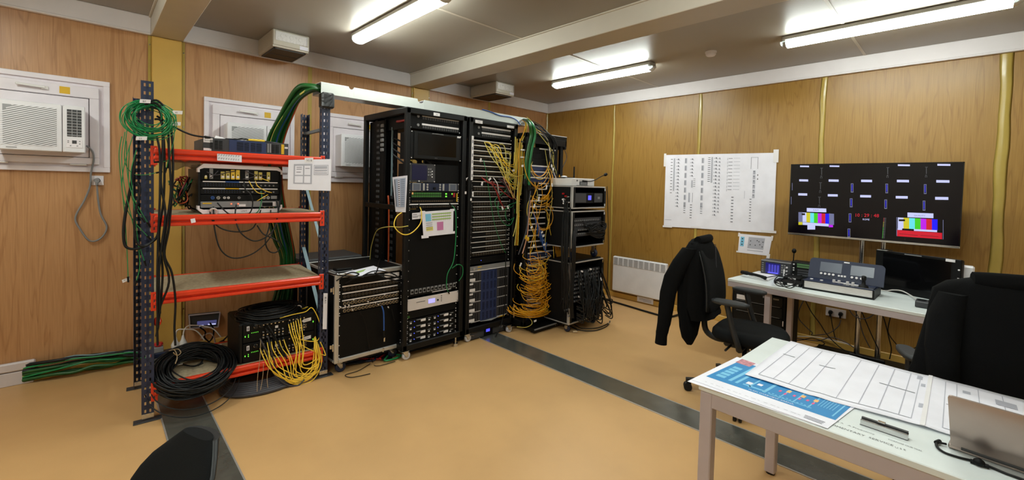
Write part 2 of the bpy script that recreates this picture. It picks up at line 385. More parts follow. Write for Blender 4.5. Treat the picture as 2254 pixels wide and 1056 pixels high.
# ------------------------------------------------------------------ windows with an air conditioner in each
def window(n, cx, z0, z1, stay=False):
    e = bpy.data.objects.new('window_%d' % n, None); COL.objects.link(e); e.location = (cx, 0, z0); e['kind'] = 'structure'
    W[e] = Matrix.Translation(V((cx, 0, z0))); hw = .38
    f = MB(PVC); t = .038
    f.box(cx-hw, cx+hw, -.024, 0, z1-t, z1, .003); f.box(cx-hw, cx+hw, -.024, 0, z0, z0+t, .003)
    f.box(cx-hw, cx-hw+t, -.024, 0, z0+t, z1-t, .003); f.box(cx+hw-t, cx+hw, -.024, 0, z0+t, z1-t, .003)
    f.box(cx-hw+t, cx+hw-t, -.008, 0, z0+t, z1-t); f.build('window_frame', e)
    s_ = MB(PVC); a = hw-.062; za = z0+.058; zb = z1-.062; w = .085
    s_.box(cx-a, cx+a, -.036, -.008, zb-w, zb, .004); s_.box(cx-a, cx+a, -.036, -.008, za, za+.052, .004)
    s_.box(cx-a, cx-a+.055, -.036, -.008, za+.052, zb-w, .004); s_.box(cx+a-.055, cx+a, -.036, -.008, za+.052, zb-w, .004)
    s_.build('sash', e)
    g = MB(DARKG); g.box(cx-a+.055, cx+a-.055, -.020, -.012, za+.052, zb-w); g.m(PVC); g.box(cx-a+.059, cx+a-.059, -.026, -.014, za+.056, zb-w-.004, .002)
    g.build('infill_panel', e)
    h = MB(ALUW); zh = zb-.043
    h.box(cx+.008, cx+.046, -.052, -.036, zh-.013, zh+.013, .003); h.bar((cx+.03, -.060, zh+.002), (cx-.115, -.064, zh+.008), .012, .016, c=.003); h.build('window_handle', e)
    k = MB(YSTK); k.box(cx+.102, cx+.158, -.0375, -.036, zh-.026, zh+.026); k.build('yellow_sticker', e)
    for q in (-.2, .2):
        h = MB(ALUW); h.cyl((cx+q-.045, -.04, za-.004), (cx+q+.045, -.04, za-.004), .006, 8); h.build('hinge', e)
    return e
WIN = [(1, -5.623, 1.566, 2.282, -5.60), (2, -4.244, 1.55, 2.270, -4.26), (3, -3.214, 1.53, 2.270, -3.235)]
for n, cx, z0, z1, ax in WIN: window(n, cx, z0, z1)
def aircon(ax, z0, lab):
    e = thing('air_conditioner', lab, 'air conditioner', (ax, -.2, z0), 'window air conditioners')
    x0, x1 = ax-.222, ax+.218; z1 = z0+.345; yf = -.2
    h = MB(ACW); h.box(x0+.006, x1-.006, yf+.02, -.027, z0+.004, z1-.004, .006); h.build('housing', e)
    f = MB(ACW); xs = x1-.118
    f.box(x0, xs-.004, yf-.002, yf+.022, z0, z1, .012); f.box(xs, x1, yf-.002, yf+.022, z0, z1, .012); f.build('front_panel', e)
    g = MB(ACG); gx0, gx1, gz0, gz1 = x0+.026, xs-.03, z0+.034, z1-.03
    g.box(gx0+.01, gx1, yf-.0028, yf-.0018, gz0+.006, gz1-.004); g.m(ACW)
    N = 26
    for k in range(N):     # slanted slats clipped to the grille
        z = gz0-.10+(gz1-gz0+.10)*k/N; a = V((gx0, yf-.004, z)); q = V((gx1, yf-.004, z+.115))
        if a.z < gz0: t = (gz0-a.z)/(q.z-a.z); a = a.lerp(q, t)
        if q.z > gz1: t = (gz1-a.z)/(q.z-a.z); q = a.lerp(q, t)
        # leave the upper left corner cut off like on the unit
        cutx = gx0+.10; 
        if a.x < cutx and a.z > gz1-.06: a = a.lerp(q, min(.95, (cutx-a.x)/(q.x-a.x+1e-6)*((a.z-(gz1-.06))/.06)))
        if (q-a).length > .01: g.bar(a, q, .004, .0066)
    g.build('intake_grille', e)
    v = MB(DARKG); v.box(xs+.020, x1-.018, yf-.003, yf+.01, z0+.115, z1-.028, .003); v.m(ACG)
    for k in range(9):
        z = z0+.127+k*.021; v.bar((xs+.022, yf-.005, z), (x1-.020, yf-.005, z), .004, .006, (0, .6, .8))
    for q in (.35, .68): v.box(xs+.02+q*(x1-xs-.038)-.002, xs+.02+q*(x1-xs-.038)+.002, yf-.008, yf-.003, z0+.117, z1-.03)
    v.build('outlet_louvre', e)
    c = MB(WHITE); c.box(xs+.018, x1-.016, yf-.0045, yf-.002, z0+.036, z0+.098, .002); c.m(DARKG); c.box(xs+.048, xs+.072, yf-.0055, yf-.004, z0+.066, z0+.090)
    c.m(GREYP)
    for q in ((.028, .085), (.028, .074), (.088, .085), (.088, .066), (.04, .05), (.075, .05)): c.box(xs+q[0]-.004, xs+q[0]+.004, yf-.0055, yf-.004, z0+q[1]-.003, z0+q[1]+.003)
    c.build('control_panel', e)
    n = MB(GREYP); n.box(x0+.05, x0+.10, yf-.003, yf-.0018, z0+.016, z0+.021); n.build('name_strip', e)
    return e
aircon(-5.60, 1.705, 'white window air conditioner with its grey cord plugged in below')
aircon(-4.26, 1.70, 'white window air conditioner behind the dark unit of the top shelf')
aircon(-3.235, 1.698, 'white window air conditioner between the shelving post and the first rack')
o = cable('power_cable', [at(190, 320, y=-.05), at(203, 333, y=-.045), at(206, 352, y=-.04), at(200, 382, y=-.04), at(198, 410, y=-.03), at(186, 440, y=-.02), at(166, 478, y=-.02), at(176, 504, y=-.02), at(198, 530, y=-.02), at(222, 524, y=-.02), at(235, 500, y=-.02), at(222, 472, y=-.02), at(216, 440, y=-.03), at(213, 402, y=-.05)], .0065, GREYP,
    'grey power cord looping down the wood wall below the leftmost air conditioner', 'power cord')
k = MB(GREYP); p = at(213, 397, y=-.04); k.cyl(p+V((0, .02, 0)), p+V((0, -.03, -.004)), .018, 12, .014); k.cyl(p+V((0, -.02, 0)), p+V((0, -.018, -.035)), .009, 8); k.build('plug', o)
def socket(name, c, n, axis, label, w=.075):
    """wall socket plate; axis 'y' for the left wall, 'x' for the right wall"""
    e = thing(name, label, 'wall socket', c)
    c = V(c); u = V((1, 0, 0)) if axis == 'y' else V((0, -1, 0)); nn = V((0, -1, 0)) if axis == 'y' else V((-1, 0, 0))
    R = Matrix((u, -nn, V((0, 0, 1)))).transposed()
    M = Matrix.Translation(c) @ R.to_4x4()
    b = MB(WHITE, M); b.box(-w*n/2, w*n/2, -.011, 0, -w/2, w/2, .003); b.build('socket_plate', e)
    for i in range(n):
        q = MB(WHITE, M); x = (i-(n-1)/2)*w; q.cyl((x, -.0125, 0), (x, -.010, 0), .024, 16); q.m(DARKG); q.cyl((x, -.0128, 0), (x, -.0118, 0), .019, 16); q.build('socket_insert', e)
    return e
c = at(214, 397, y=0); socket('wall_socket', (c.x, 0, c.z), 1, 'y', 'single white wall socket with the grey plug of the leftmost air conditioner')
c = at(1840, 688, x=0); socket('wall_socket', (0, c.y, c.z), 2, 'x', 'white double wall socket with two black plugs under the equipment desk', .082)
# ------------------------------------------------------------------ lights
def lamp(x, y0, y1, lab, f0=True):
    e = thing('ceiling_light', lab, 'ceiling light', (x, (y0+y1)/2, ZC), 'fluorescent batten lights on the ceiling')
    h = MB(LAMPM); h.box(x-.062, x+.062, y1+.01, y0-.01, ZC-.045, ZC, .012); h.build('lamp_housing', e)
    ya, yb = y0-.045, y1+.045; prof = []
    for k in range(11):
        a = math.pi*k/10; prof.append((math.cos(a)*.058, -math.sin(a)**.7*.046))
    d = MB(TUBE); d.loft([[V((x+p[0], ya, ZC-.045+p[1])) for p in prof], [V((x+p[0], yb, ZC-.045+p[1])) for p in prof]]); d.build('lamp_diffuser', e)
    for q, r in ((y0, ya), (y1, yb)):
        c = MB(CLEAR); c.loft([[V((x+p[0]*1.02, r, ZC-.045+p[1]*1.02)) for p in prof], [V((x+p[0]*.98, (q+r)/2, ZC-.045+p[1]*.9)) for p in prof], [V((x+p[0]*.7, q, ZC-.045+p[1]*.45)) for p in prof]]); c.build('end_cap', e)
lamp(-3.62, -.90, -2.30, 'lit batten light in the middle bay of the ceiling, above the racks')
lamp(-3.62, -3.45, -4.85, 'lit batten light in the middle bay of the ceiling, above the foreground table')
lamp(-1.12, -1.09, -2.47, 'shorter-looking lit batten light near the far corner of the ceiling')
lamp(-1.06, -3.62, -4.98, 'long lit batten light at the right, above the wall screen')
lamp(-6.12, -.9, -2.3, 'batten light in the left bay of the ceiling, towards the left wall')
lamp(-6.12, -3.45, -4.85, 'batten light in the left bay of the ceiling, behind the camera')
# smoke detector
e = thing('smoke_detector', 'small round white smoke detector on the ceiling between two batten lights', 'smoke detector', (-1.08, -3.03, ZC))
b = MB(WHITE); b.lathe((-1.08, -3.03, ZC), [(.052, 0), (.052, -.012), (.048, -.016)], 20); b.build('detector_base', e)
b = MB(WHITE); b.lathe((-1.08, -3.03, ZC-.016), [(.044, 0), (.046, -.014), (.036, -.026), (.01, -.028)], 20); b.build('detector_head', e)
# ceiling ventilation boxes at the left wall
def ventbox(x0, x1, yf, lab):
    e = thing('ventilation_box', lab, 'ventilation unit', ((x0+x1)/2, yf/2, ZC-.15), 'ventilation boxes hung under the ceiling by the left wall')
    h = MB(MATS['painted beam']); h.box(x0, x1, yf, -.042, ZC-.14, ZC, .008); h.slab([V((x0+.004, yf+.01, ZC-.139)), V((x1-.004, yf+.01, ZC-.139)), V((x1-.004, -.05, ZC-.139)), V((x0+.004, -.05, ZC-.139))], (0, 0, -1), .012); h.build('housing', e)
    f = MB(ALUW); f.box(x0+.022, x1-.018, yf-.004, yf, ZC-.095, ZC-.016, .002)
    f.m(GREYP); f.box(x1-.026, x1-.023, yf-.006, yf-.003, ZC-.1, ZC-.02)
    f.build('front_plate', e)
    k = MB(ALUW); rr = [(.22, .05, .017), (.50, .05, .017), (.78, .052, .017), (.34, .04, .009), (.66, .04, .009), (.12, .072, .014), (.24, .078, .010), (.36, .078, .010), (.48, .078, .010), (.58, .086, .010), (.68, .078, .012), (.78, .09, .010), (.90, .086, .010)]
    for u, z, r in rr:
        c = V((x0+.02+u*(x1-x0-.04), yf-.004, ZC-z)); k.tube([c+V((math.cos(a)*r, 0, math.sin(a)*r)) for a in [i*math.pi/5 for i in range(10)]], .0018, 4, 0, True)
    k.build('knockout_rings', e)
    s_ = MB(PAPER); s_.box(x1-.085, x1-.012, yf-.0015, yf, ZC-.136, ZC-.103); s_.build('paper_label', e)
    g = MB(BROWN); g.box(x0+.03, x1-.03, yf+.05, -.09, ZC-.156, ZC-.150); g.m(DARKG)
    g.box(x0+.02, x1-.02, yf+.04, yf+.052, ZC-.160, ZC-.15); g.box(x0+.02, x1-.02, -.09, -.078, ZC-.160, ZC-.15); g.box(x0+.02, x0+.032, yf+.04, -.08, ZC-.160, ZC-.15); g.box(x1-.032, x1-.02, yf+.04, -.08, ZC-.160, ZC-.15)
    g.box(x0+.02, x1-.02, yf*.5-.006, yf*.5+.006, ZC-.159, ZC-.15)
    g.build('filter_grille', e)
ventbox(-4.203, -3.893, -.51, 'white ventilation box on the ceiling above the middle window, dusty filter facing down')
ventbox(-1.632, -1.305, -.57, 'white ventilation box on the ceiling near the far corner, beyond the beam')
# wall radiator
e = thing('radiator', 'white electric panel radiator mounted low on the right wall', 'radiator', (-.05, -1.775, .1))
b = MB(ACW); b.box(-.085, -.028, -2.175, -1.375, .104, .588, .012); b.build('body', e)
b = MB(DARKG)
for k in range(10):
    y = -1.400-k*.0775; b.box(-.0875, -.084, y-.056, y, .475, .572, .001)
b.m(ACW)
for k in range(10):
    y = -1.400-k*.0775
    for j in range(10): b.box(-.0905, -.086, y-.057, y+.001, .478+j*.0095, .4825+j*.0095)
b.build('vent_louvres', e)
b = MB(GREYP); b.box(-.0865, -.0845, -2.155, -2.150, .125, .165); b.build('logo_mark', e)
for y in (-1.5, -2.05):
    b = MB(PVC); b.box(-.030, 0, y-.02, y+.02, .2, .5, .002); b.build('wall_bracket', e)
b = MB(PAPER); b.box(-.024, -.020, -1.975, -1.74, .015, .085)
b.m(INK); b.box(-.0245, -.024, -1.95, -1.77, .045, .049); b.box(-.0245, -.024, -1.95, -1.77, .058, .062); b.box(-.0245, -.024, -1.95, -1.83, .032, .036)
b.build('paper_notice', label='small white printed notice leaning at the skirting below the radiator', cat='notice')
cable('thick_cable', [at(x, y, z=.012) for x, y in ((1290, 648), (1340, 661), (1385, 674), (1425, 686), (1470, 697), (1500, 690))], .013, RUB, 'thick black cable along the skirting below the radiator')
# left duct and its green cables
e = thing('cable_duct', 'white cable duct along the bottom of the left wall, open at its end', 'cable duct', (-6.5, -.03, 0))
b = MB(DUCT); b.box(X0, -5.665, -.034, -.004, 0, .098, .004); b.build('duct_cover', e)
b = MB(DUCT); b.box(X0, -5.655, -.040, -.004, .104, .168, .012); b.build('duct_lip', e)
random.seed(3)
for i in range(13):
    m = [GREEND, GREEND, GREEN, RUB, GREEND, RUB, YEL2, MATS['light galvanised'], GREEND, RUB, RUB, GREEN, RUB][i]
    z = .02+.125*((i*5) % 13)/13; y = -.03-.03*random.random()
    pts = [(-5.72, y*.5-.005, z)]
    for k in range(1, 7):
        pts.append((-5.66+k*.105, -.03-.09*k/6*random.uniform(.7, 1.2)-.02*(i % 3), max(.015, .02+z*(.8-.04*k)+random.uniform(-.012, .016)+.05*math.sin(k*.5)*(i % 4)/3)))
    cable('floor_cable', [(p[0], min(-.02, p[1]), p[2]) for p in pts], .013 if m in (GREEND, RUB) else .007, m,
          {GREEND: 'dark green cable in the bundle leaving the white duct at the left', GREEN: 'bright green cable in the bundle leaving the white duct', RUB: 'black cable in the bundle on the floor beside the white duct', YEL2: 'pale yellow cable in the bundle leaving the white duct'}.get(m, 'light blue cable in the bundle leaving the white duct'), 'cable', 'cables leaving the white duct')
# ================================================================== STORAGE SHELVING
ang = math.atan2(-.07, 1.066)
SH = thing('shelving_unit', 'boltless metal shelving with dark blue slotted posts and orange red beams', 'shelving', (-5.10, -1.23, 0), rz=ang)
SM = W[SH].copy(); SW, SD = 1.068, .60
def L(x, y, z): return SM @ V((x, y, z))
def slotted_post(x, y, h, out):
    """perforated upright: strips and rungs leave real slots; out = -1 front, +1 back"""
    b = MB(NAVY, SM); w = .062; ys = y; t = .003*out
    for a, c in ((0, .014), (.0235, .0385), (.048, .062)): b.box(x+a, x+c, ys, ys-t*-1, .02, h)
    z = .02; k = 0
    while z < h:
        b.box(x+.0135, x+.0485, ys, ys+t, z, min(h, z+.030)); z += .05
    # side flange with slots
    for a, c in ((0, .014), (.034, .055)): b.box(x, x+.003, ys-out*0, ys-out*c if False else ys-out*c, .02, h) if a == 0 else b.box(x, x+.003, ys-out*a, ys-out*c, .02, h)
    z = .02
    while z < h:
        b.box(x, x+.003, ys-out*.013, ys-out*.035, z, min(h, z+.030)); z += .05
    b.box(x+.059, x+.062, ys, ys-out*.055, .02, h)
    o = b.build('post', SH)
    f = MB(DGRY, SM); f.box(x-.04, x+.10, y-.035, y+.025, 0, .006, .002); f.build('foot_plate', SH)
    f = MB(CHROME, SM); f.box(x-.002, x+.064, y-out*-.004, y-out*.02 if out > 0 else y+.02, .008, .035, .003) if False else f.box(x, x+.062, y-.008, y-.002, .012, .045, .002)
    for q in (.018, .044): f.cyl((x+q, y-.012, .034), (x+q, y-.006, .034), .006, 8)
    f.build('foot_clamp', SH)
PX = (-.03, SW-.032)
slotted_post(PX[0], 0, 2.135, -1); slotted_post(PX[1], 0, 2.14, -1)
slotted_post(PX[0]-.045, SD, 2.10, 1); slotted_post(PX[1], SD, 2.12, 1)
for zz, nm in ((1.725, 0), (1.300, 1), (.803, 2), (.222, 3)):
    for y, s_ in ((0, -1), (SD, 1)):
        b = MB(ORG, SM); x0, x1 = PX[0]+.062, PX[1]
        b.box(x0, x1, y-.022*(s_ < 0)+0*(s_ > 0), y+.02 if s_ > 0 else y+.014, zz-.036, zz, .008)
        b.box(x0, x1, y+.002 if s_ < 0 else y-.002, y+.010, zz-.054, zz-.032)
        b.box(x0, x1, y-.018 if s_ < 0 else y-.014, y+.018 if s_ > 0 else y+.014, zz-.070, zz-.048, .005)
        b.build('beam', SH)
        for x in (PX[0]+.046, PX[1]-.008):
            c = MB(ORG, SM); yy = y+s_*.004
            c.box(x, x+.034, yy-.004, yy+.004, zz-.108, zz+.012, .002)
            c.m(DARKG)
            for q in (-.09, -.055, -.02): c.box(x+.014, x+.020, yy+s_*.0045-.001, yy+s_*.0045+.001, zz+q, zz+q+.018)
            c.build('beam_connector', SH)
    b = MB(BOARD, SM); b.box(PX[0]+.065, PX[1]-.002, .016, SD-.016, zz-.012, zz-.001, .001); b.build('shelf_board', SH)
for x in PX:
    b = MB(GREYP, SM); xx = x+.034
    for z in (.35, 1.95): b.box(xx-.012, xx+.012, .01, SD-.01, z-.012, z+.012, .002)
    b.build('cross_bar', SH)
b = MB(LBLUE, SM); b.bar((PX[1]+.03, .02, .98), (PX[1]+.03, SD-.02, 1.55), .004, .022, (1, 0, 0)); b.bar((PX[1]+.03, .02, .42), (PX[1]+.03, SD-.02, .95), .004, .028, (1, 0, 0)); b.build('diagonal_brace', SH)
b = MB(NAVY, SM); b.bar((PX[0]+.03, .02, .98), (PX[0]+.03, SD-.02, 1.55), .004, .028, (1, 0, 0)); b.build('diagonal_brace', SH)
b = MB(TAPE, SM); b.box(PX[1]-.012, PX[1]+.085, -.04, .05, 2.105, 2.225, .012); b.build('tape_wrapped_top', SH)
# labels and papers on the unit
def paper_on(name, pts, nrm, label, cat='paper', marks=None, t=.0015, m=PAPER):
    e = thing(name, label, cat, pts[0]); b = MB(m); b.slab(pts, nrm, t); b.build('sheet', e)
    if marks: marks(e)
    return e
def quadpt(c, u, v):
    """bilinear point on 4 corners tl,tr,br,bl"""
    return c[0]*(1-u)*(1-v)+c[1]*u*(1-v)+c[2]*u*v+c[3]*(1-u)*v
def q_rect(b, c, u0, v0, u1, v1, off): b.add([quadpt(c, u0, v0)+off, quadpt(c, u1, v0)+off, quadpt(c, u1, v1)+off, quadpt(c, u0, v1)+off], [(0, 1, 2, 3)])
fy = -1.335
cs = [at(635, 352, y=fy), at(729, 350, y=fy), at(728, 420, y=fy), at(633, 417, y=fy)]
def mk(e):
    b = MB(PAPG); o = V((0, -.0022, 0)); c = cs
    q_rect(b, c, .12, .14, .54, .80, o); b.m(PAPER); q_rect(b, c, .15, .2, .33, .5, o*1.15); q_rect(b, c, .36, .2, .5, .5, o*1.15); q_rect(b, c, .15, .54, .33, .76, o*1.15); q_rect(b, c, .36, .54, .5, .76, o*1.15)
    b.m(PAPG); q_rect(b, c, .12, .14, .135, .8, o*1.2); q_rect(b, c, .13, .14, .54, .16, o*1.2); q_rect(b, c, .34, .16, .35, .8, o*1.2); q_rect(b, c, .58, .18, .93, .20, o*1.2); q_rect(b, c, .58, .18, .59, .5, o*1.2); q_rect(b, c, .92, .18, .93, .5, o*1.2); q_rect(b, c, .58, .48, .93, .5, o*1.2)
    b.m(PAPG); q_rect(b, c, .6, .22, .9, .30, o*1.2); q_rect(b, c, .6, .34, .9, .38, o*1.2); q_rect(b, c, .6, .42, .9, .45, o*1.2)
    b.m(INK); q_rect(b, c, .18, .24, .3, .26, o*1.3); q_rect(b, c, .18, .3, .3, .32, o*1.3); q_rect(b, c, .18, .4, .28, .42, o*1.3); q_rect(b, c, .38, .28, .48, .30, o*1.3); b.build('printed_plan', e)
    t = MB(LABEL); q_rect(t, c, .36, -.06, .56, .09, o*1.5); t.m(INKD); t.text('SG B', quadpt(c, .4, .05)+o*1.7, (1, 0, 0), (0, 0, 1), .014, .04); t.build('tape_label', e)
paper_on('printed_sheet', cs, (0, -1, 0), 'white printed plan taped to the right end of the top orange beam', 'paper', mk)
cs2 = [at(478, 338, y=-1.285), at(532, 342, y=-1.285), at(532, 357, y=-1.285), at(478, 353, y=-1.285)]
def mk(e):
    b = MB(INKD); o = V((0, -.0022, 0)); random.seed(5)
    for r in (.2, .7):
        for k in range(9): u = .05+k*.1; q_rect(b, cs2, u, r-.12, u+random.uniform(.03, .07), r-.06, o); q_rect(b, cs2, u, r-.12, u+.012, r+.14, o)
    b.build('handwriting', e)
paper_on('strip_label', cs2, (0, -1, 0), 'white strip label with handwriting on the top orange beam', 'label', mk)
cs3 = [at(712, 645, y=-1.318), at(721, 645, y=-1.318), at(719, 724, y=-1.318), at(710, 724, y=-1.318)]
def mk(e):
    b = MB(INKD); b.text('R41', quadpt(cs3, .25, .1)+V((0, -.003, 0)), (0, 0, -1), (1, 0, 0), .014, .05); b.build('handwriting', e)
paper_on('post_label', cs3, (0, -1, 0), 'tall narrow white label on the right blue post', 'label', mk)
cs4 = [at(419, 482, y=-1.285), at(429, 480, y=-1.285), at(431, 489, y=-1.285), at(421, 491, y=-1.285)]
paper_on('small_tag', cs4, (0, -1, 0), 'small tilted white tag on the second orange beam', 'label')
b = MB(MATS['orange red beam']); p = at(347, 707, y=-1.20); b.sph(p, .022, 8, (1, .5, 1.5)); b.m(LABEL); b.box(p.x+.005, p.x+.012, p.y-.014, p.y-.01, p.z, p.z+.03); b.build('orange_tag', label='bright orange tag wrapped round the black cables above the bottom shelf', cat='cable tag')
# ------------------------------------------------------------------ unit on the top shelf
def dev(name, label, cat, x0, x1, yf, yb, z0, z1, m=BLK2, group=None, ears=True, M=None, c=.002):
    e = thing(name, label, cat, ((x0+x1)/2, (yf+yb)/2, z0) if M is None else M @ V(((x0+x1)/2, (yf+yb)/2, z0)), group)
    b = MB(m, M); b.box(x0+.012 if ears else x0, x1-.012 if ears else x1, yf+.004, yb, z0+.001, z1-.001, c); b.build('chassis', e)
    f = MB(m, M); f.box(x0, x1, yf, yf+.004, z0+.0008, z1-.0008, .001); f.build('faceplate', e)
    return e
zt = 1.726
TU = dev('rack_unit', 'dark rack unit with a blue middle section lying on the top shelf', 'rack unit', -4.815, -4.285, -1.235, -.80, zt, zt+.088, DGRY)
b = MB(NAVY3); b.box(-4.665, -4.435, -1.2375, -1.2345, zt+.002, zt+.087, .001); b.build('blue_panel', TU)
b = MB(BLK2)
for x0, x1 in ((-4.775, -4.76), (-4.75, -4.73), (-4.725, -4.705), (-4.62, -4.58), (-4.575, -4.545), (-4.535, -4.505), (-4.50, -4.465), (-4.405, -4.38), (-4.375, -4.35)):
    for k in range(9): b.box(x0, x1, -1.2386, -1.2372, zt+.014+k*.007, zt+.0172+k*.007)
b.build('ventilation_slots', TU)
b = MB(LABEL); b.box(-4.812, -4.76, -1.2370, -1.2345, zt+.056, zt+.086); b.box(-4.812, -4.768, -1.2370, -1.2345, zt+.002, zt+.018); b.m(INK); b.text('Backup', (-4.806, -1.2375, zt+.066), (1, 0, 0), (0, 0, 1), .009, .034); b.build('label_sticker', TU)
b = MB(YSTK); b.box(-4.335, -4.316, -1.2390, -1.2345, zt+.008, zt+.08); b.m(LABEL); b.box(-4.312, -4.290, -1.2375, -1.2345, zt+.05, zt+.063); b.m(GREYP); b.box(-4.428, -4.418, -1.2390, -1.2345, zt+.014, zt+.078); b.box(-4.413, -4.403, -1.2390, -1.2345, zt+.014, zt+.078); b.build('power_labels', TU)
b = MB(TAPE); b.tube([(-4.80, -1.20, zt+.094), (-4.72, -1.18, zt+.092), (-4.62, -1.20, zt+.094), (-4.58, -1.21, zt+.1), (-4.48, -1.20, zt+.096), (-4.36, -1.19, zt+.092), (-4.28, -1.15, zt+.085)], .005, 6); b.build('loose_cable', label='thin black lead lying across the top of the blue and grey unit', cat='cable')
b = MB(YEL); b.box(-4.545, -4.44, -1.225, -1.16, zt+.089, zt+.104, .006); b.build('yellow_block', label='flat yellow block on top of the blue and grey unit', cat='yellow block')
b = MB(LABEL); b.slab([V((-4.745, -1.2, zt+.09)), V((-4.69, -1.22, zt+.09)), V((-4.675, -1.18, zt+.095)), V((-4.73, -1.16, zt+.11))], (0, 0, 1), .002); b.build('paper_scrap', label='white paper scrap on top of the blue and grey unit', cat='paper')
# ------------------------------------------------------------------ flight case on the second shelf
zc = 1.302
x0, x1, yf, yb = -4.842, -4.322, -1.225, -.80; zt2 = zc+.335
FC = thing('rack_case', 'white-edged rack case with yellow modules on the second shelf', 'rack case', ((x0+x1)/2, yf, zc))
b = MB(WHITE)      # rounded white front frame
b.slab([V((x0+.03, yf, zt2)), V((x1-.03, yf, zt2)), V((x1, yf, zt2-.03)), V((x1, yf, zt2-.055)), V((x1-.012, yf, zt2-.055)), V((x1-.012, yf, zt2-.036)), V((x1-.036, yf, zt2-.026)), V((x0+.036, yf, zt2-.026)), V((x0+.012, yf, zt2-.036)), V((x0+.012, yf, zt2-.055)), V((x0, yf, zt2-.055)), V((x0, yf, zt2-.03))], (0, 1, 0), .05)
b.slab([V((x0+.03, yf, zc)), V((x1-.03, yf, zc)), V((x1, yf, zc+.03)), V((x1, yf, zc+.055)), V((x1-.012, yf, zc+.055)), V((x1-.012, yf, zc+.036)), V((x1-.036, yf, zc+.027)), V((x0+.036, yf, zc+.027)), V((x0+.012, yf, zc+.036)), V((x0+.012, yf, zc+.055)), V((x0, yf, zc+.055)), V((x0, yf, zc+.03))], (0, 1, 0), .05)
b.build('front_frame', FC)
b = MB(BLK); b.box(x0+.004, x0+.016, yf+.004, yb, zc+.03, zt2-.03); b.box(x1-.016, x1-.004, yf+.004, yb, zc+.03, zt2-.03); b.box(x0+.02, x1-.02, yf+.05, yb, zc, zc+.012); b.box(x0+.02, x1-.02, yf+.05, yb, zt2-.014, zt2-.002); b.m(BLK2); b.box(x0+.02, x1-.02, yb-.02, yb, zc+.01, zt2-.01); b.build('case_shell', FC)
def insert(name, lab, z0, z1, m, yo=.012): return dev(name, lab, 'rack unit', x0+.018, x1-.018, yf+yo, yb-.04, z0, z1, m)
cx = lambda u: x0+.03+u*(x1-x0-.06)       # across the case
e = insert('module_frame', 'open frame of yellow and grey cards topmost in the shelf case', zc+.228, zc+.311, BLK2)
for u, w, m, hh in ((.02, .02, YEL2, .3), (.08, .028, GREYP, 1), (.22, .032, YEL2, .75), (.285, .032, YEL2, .8), (.35, .032, YEL, .95), (.415, .032, YEL, .95), (.54, .03, GREYP, .95), (.665, .03, YEL2, .9), (.725, .03, YEL2, .8), (.84, .03, YEL2, .85)):
    q = MB(m); a = cx(u); q.box(a, a+w*.75, yf+.004, yf+.014, zc+.236, zc+.236+.07*hh, .002)
    q.m(LABEL); q.box(a+.004, a+w*.75-.004, yf+.0028, yf+.004, zc+.246, zc+.260); q.m(BLK2); q.cyl((a+w*.37, yf+.002, zc+.266), (a+w*.37, yf+.004, zc+.266), .004, 8); q.build('plug_in_card', e)
for k, (z, cc) in enumerate(((zc+.180, 'upper'), (zc+.133, 'lower'))):
    e = insert('patch_bay', 'dark blue jack patch panel in the shelf case, %s of the two' % cc, z, z+.044, BLK)
    q = MB(LABEL); q.box(cx(0), cx(.28), yf+.009, yf+.0125, z+.035, z+.042); q.box(cx(.46), cx(1), yf+.009, yf+.0125, z+.035, z+.042); q.m([BLU, YSTK][k]); q.box(cx(.28), cx(.46), yf+.009, yf+.0125, z+.035, z+.042); q.build('label_strip', e)
    q = MB(NAVY2)
    for j in range(14):
        for i in (0, 1): q.cyl((cx(.03+j*.034), yf+.008, z+.012+i*.012), (cx(.03+j*.034), yf+.0125, z+.012+i*.012), .0035, 6)
    q.m(GREYP)
    for j in range(8): q.cyl((cx(.52+j*.06), yf+.006, z+.016), (cx(.52+j*.06), yf+.0125, z+.016), .0055, 8)
    q.build('jack_row', e)
e = insert('black_converter', 'black unit with round sockets in the shelf case, under the patch panels', zc+.086, zc+.130, BLK2)
for u, m, r in ((.12, BLU, .011), (.19, CHROME, .011), (.27, LABEL, .008), (.32, LABEL, .008), (.46, GREYP, .009), (.80, CHROME, .011), (.86, CHROME, .011)):
    q = MB(m); q.cyl((cx(u), yf+.004, zc+.108), (cx(u), yf+.0125, zc+.108), r, 12); q.m(BLK2); q.cyl((cx(u), yf+.0035, zc+.108), (cx(u), yf+.006, zc+.108), r*.6, 10); q.m(m); q.cyl((cx(u), yf+.003, zc+.108), (cx(u), yf+.006, zc+.108), r*.3, 8); q.build('round_socket', e)
q = MB(GREYP); q.box(cx(.9), cx(.99), yf+.004, yf+.012, zc+.098, zc+.122, .002); q.m(ORC); q.text('AUDIO', (cx(-.02), yf+.0115, zc+.1), (1, 0, 0), (0, 0, 1), .006, .03) if False else None; q.build('side_block', e)
e = insert('grey_controller', 'brown-grey unit with two red lights at the bottom of the shelf case', zc+.040, zc+.084, GREYP)
q = MB(RDOT)
for u in (.36, .45): q.cyl((cx(u), yf+.008, zc+.065), (cx(u), yf+.0125, zc+.065), .0042, 8)
q.build('red_light', e)
q = MB(YSTK); q.box(cx(.0), cx(.11), yf+.010, yf+.0125, zc+.066, zc+.074); q.m(LABEL); q.box(cx(.46), cx(.55), yf+.010, yf+.0125, zc+.046, zc+.062); q.m(BLK2); q.box(cx(.78), cx(.93), yf+.010, yf+.0125, zc+.046, zc+.072); q.m(WHITE); q.box(cx(.93), cx(.97), yf+.004, yf+.0125, zc+.046, zc+.078); q.build('front_labels', e)
q = MB(INK); q.text('UNIT', (cx(.48), yf-.001, zc+.008), (1, 0, 0), (0, 0, 1), .012, .04); q.build('case_lettering', FC)
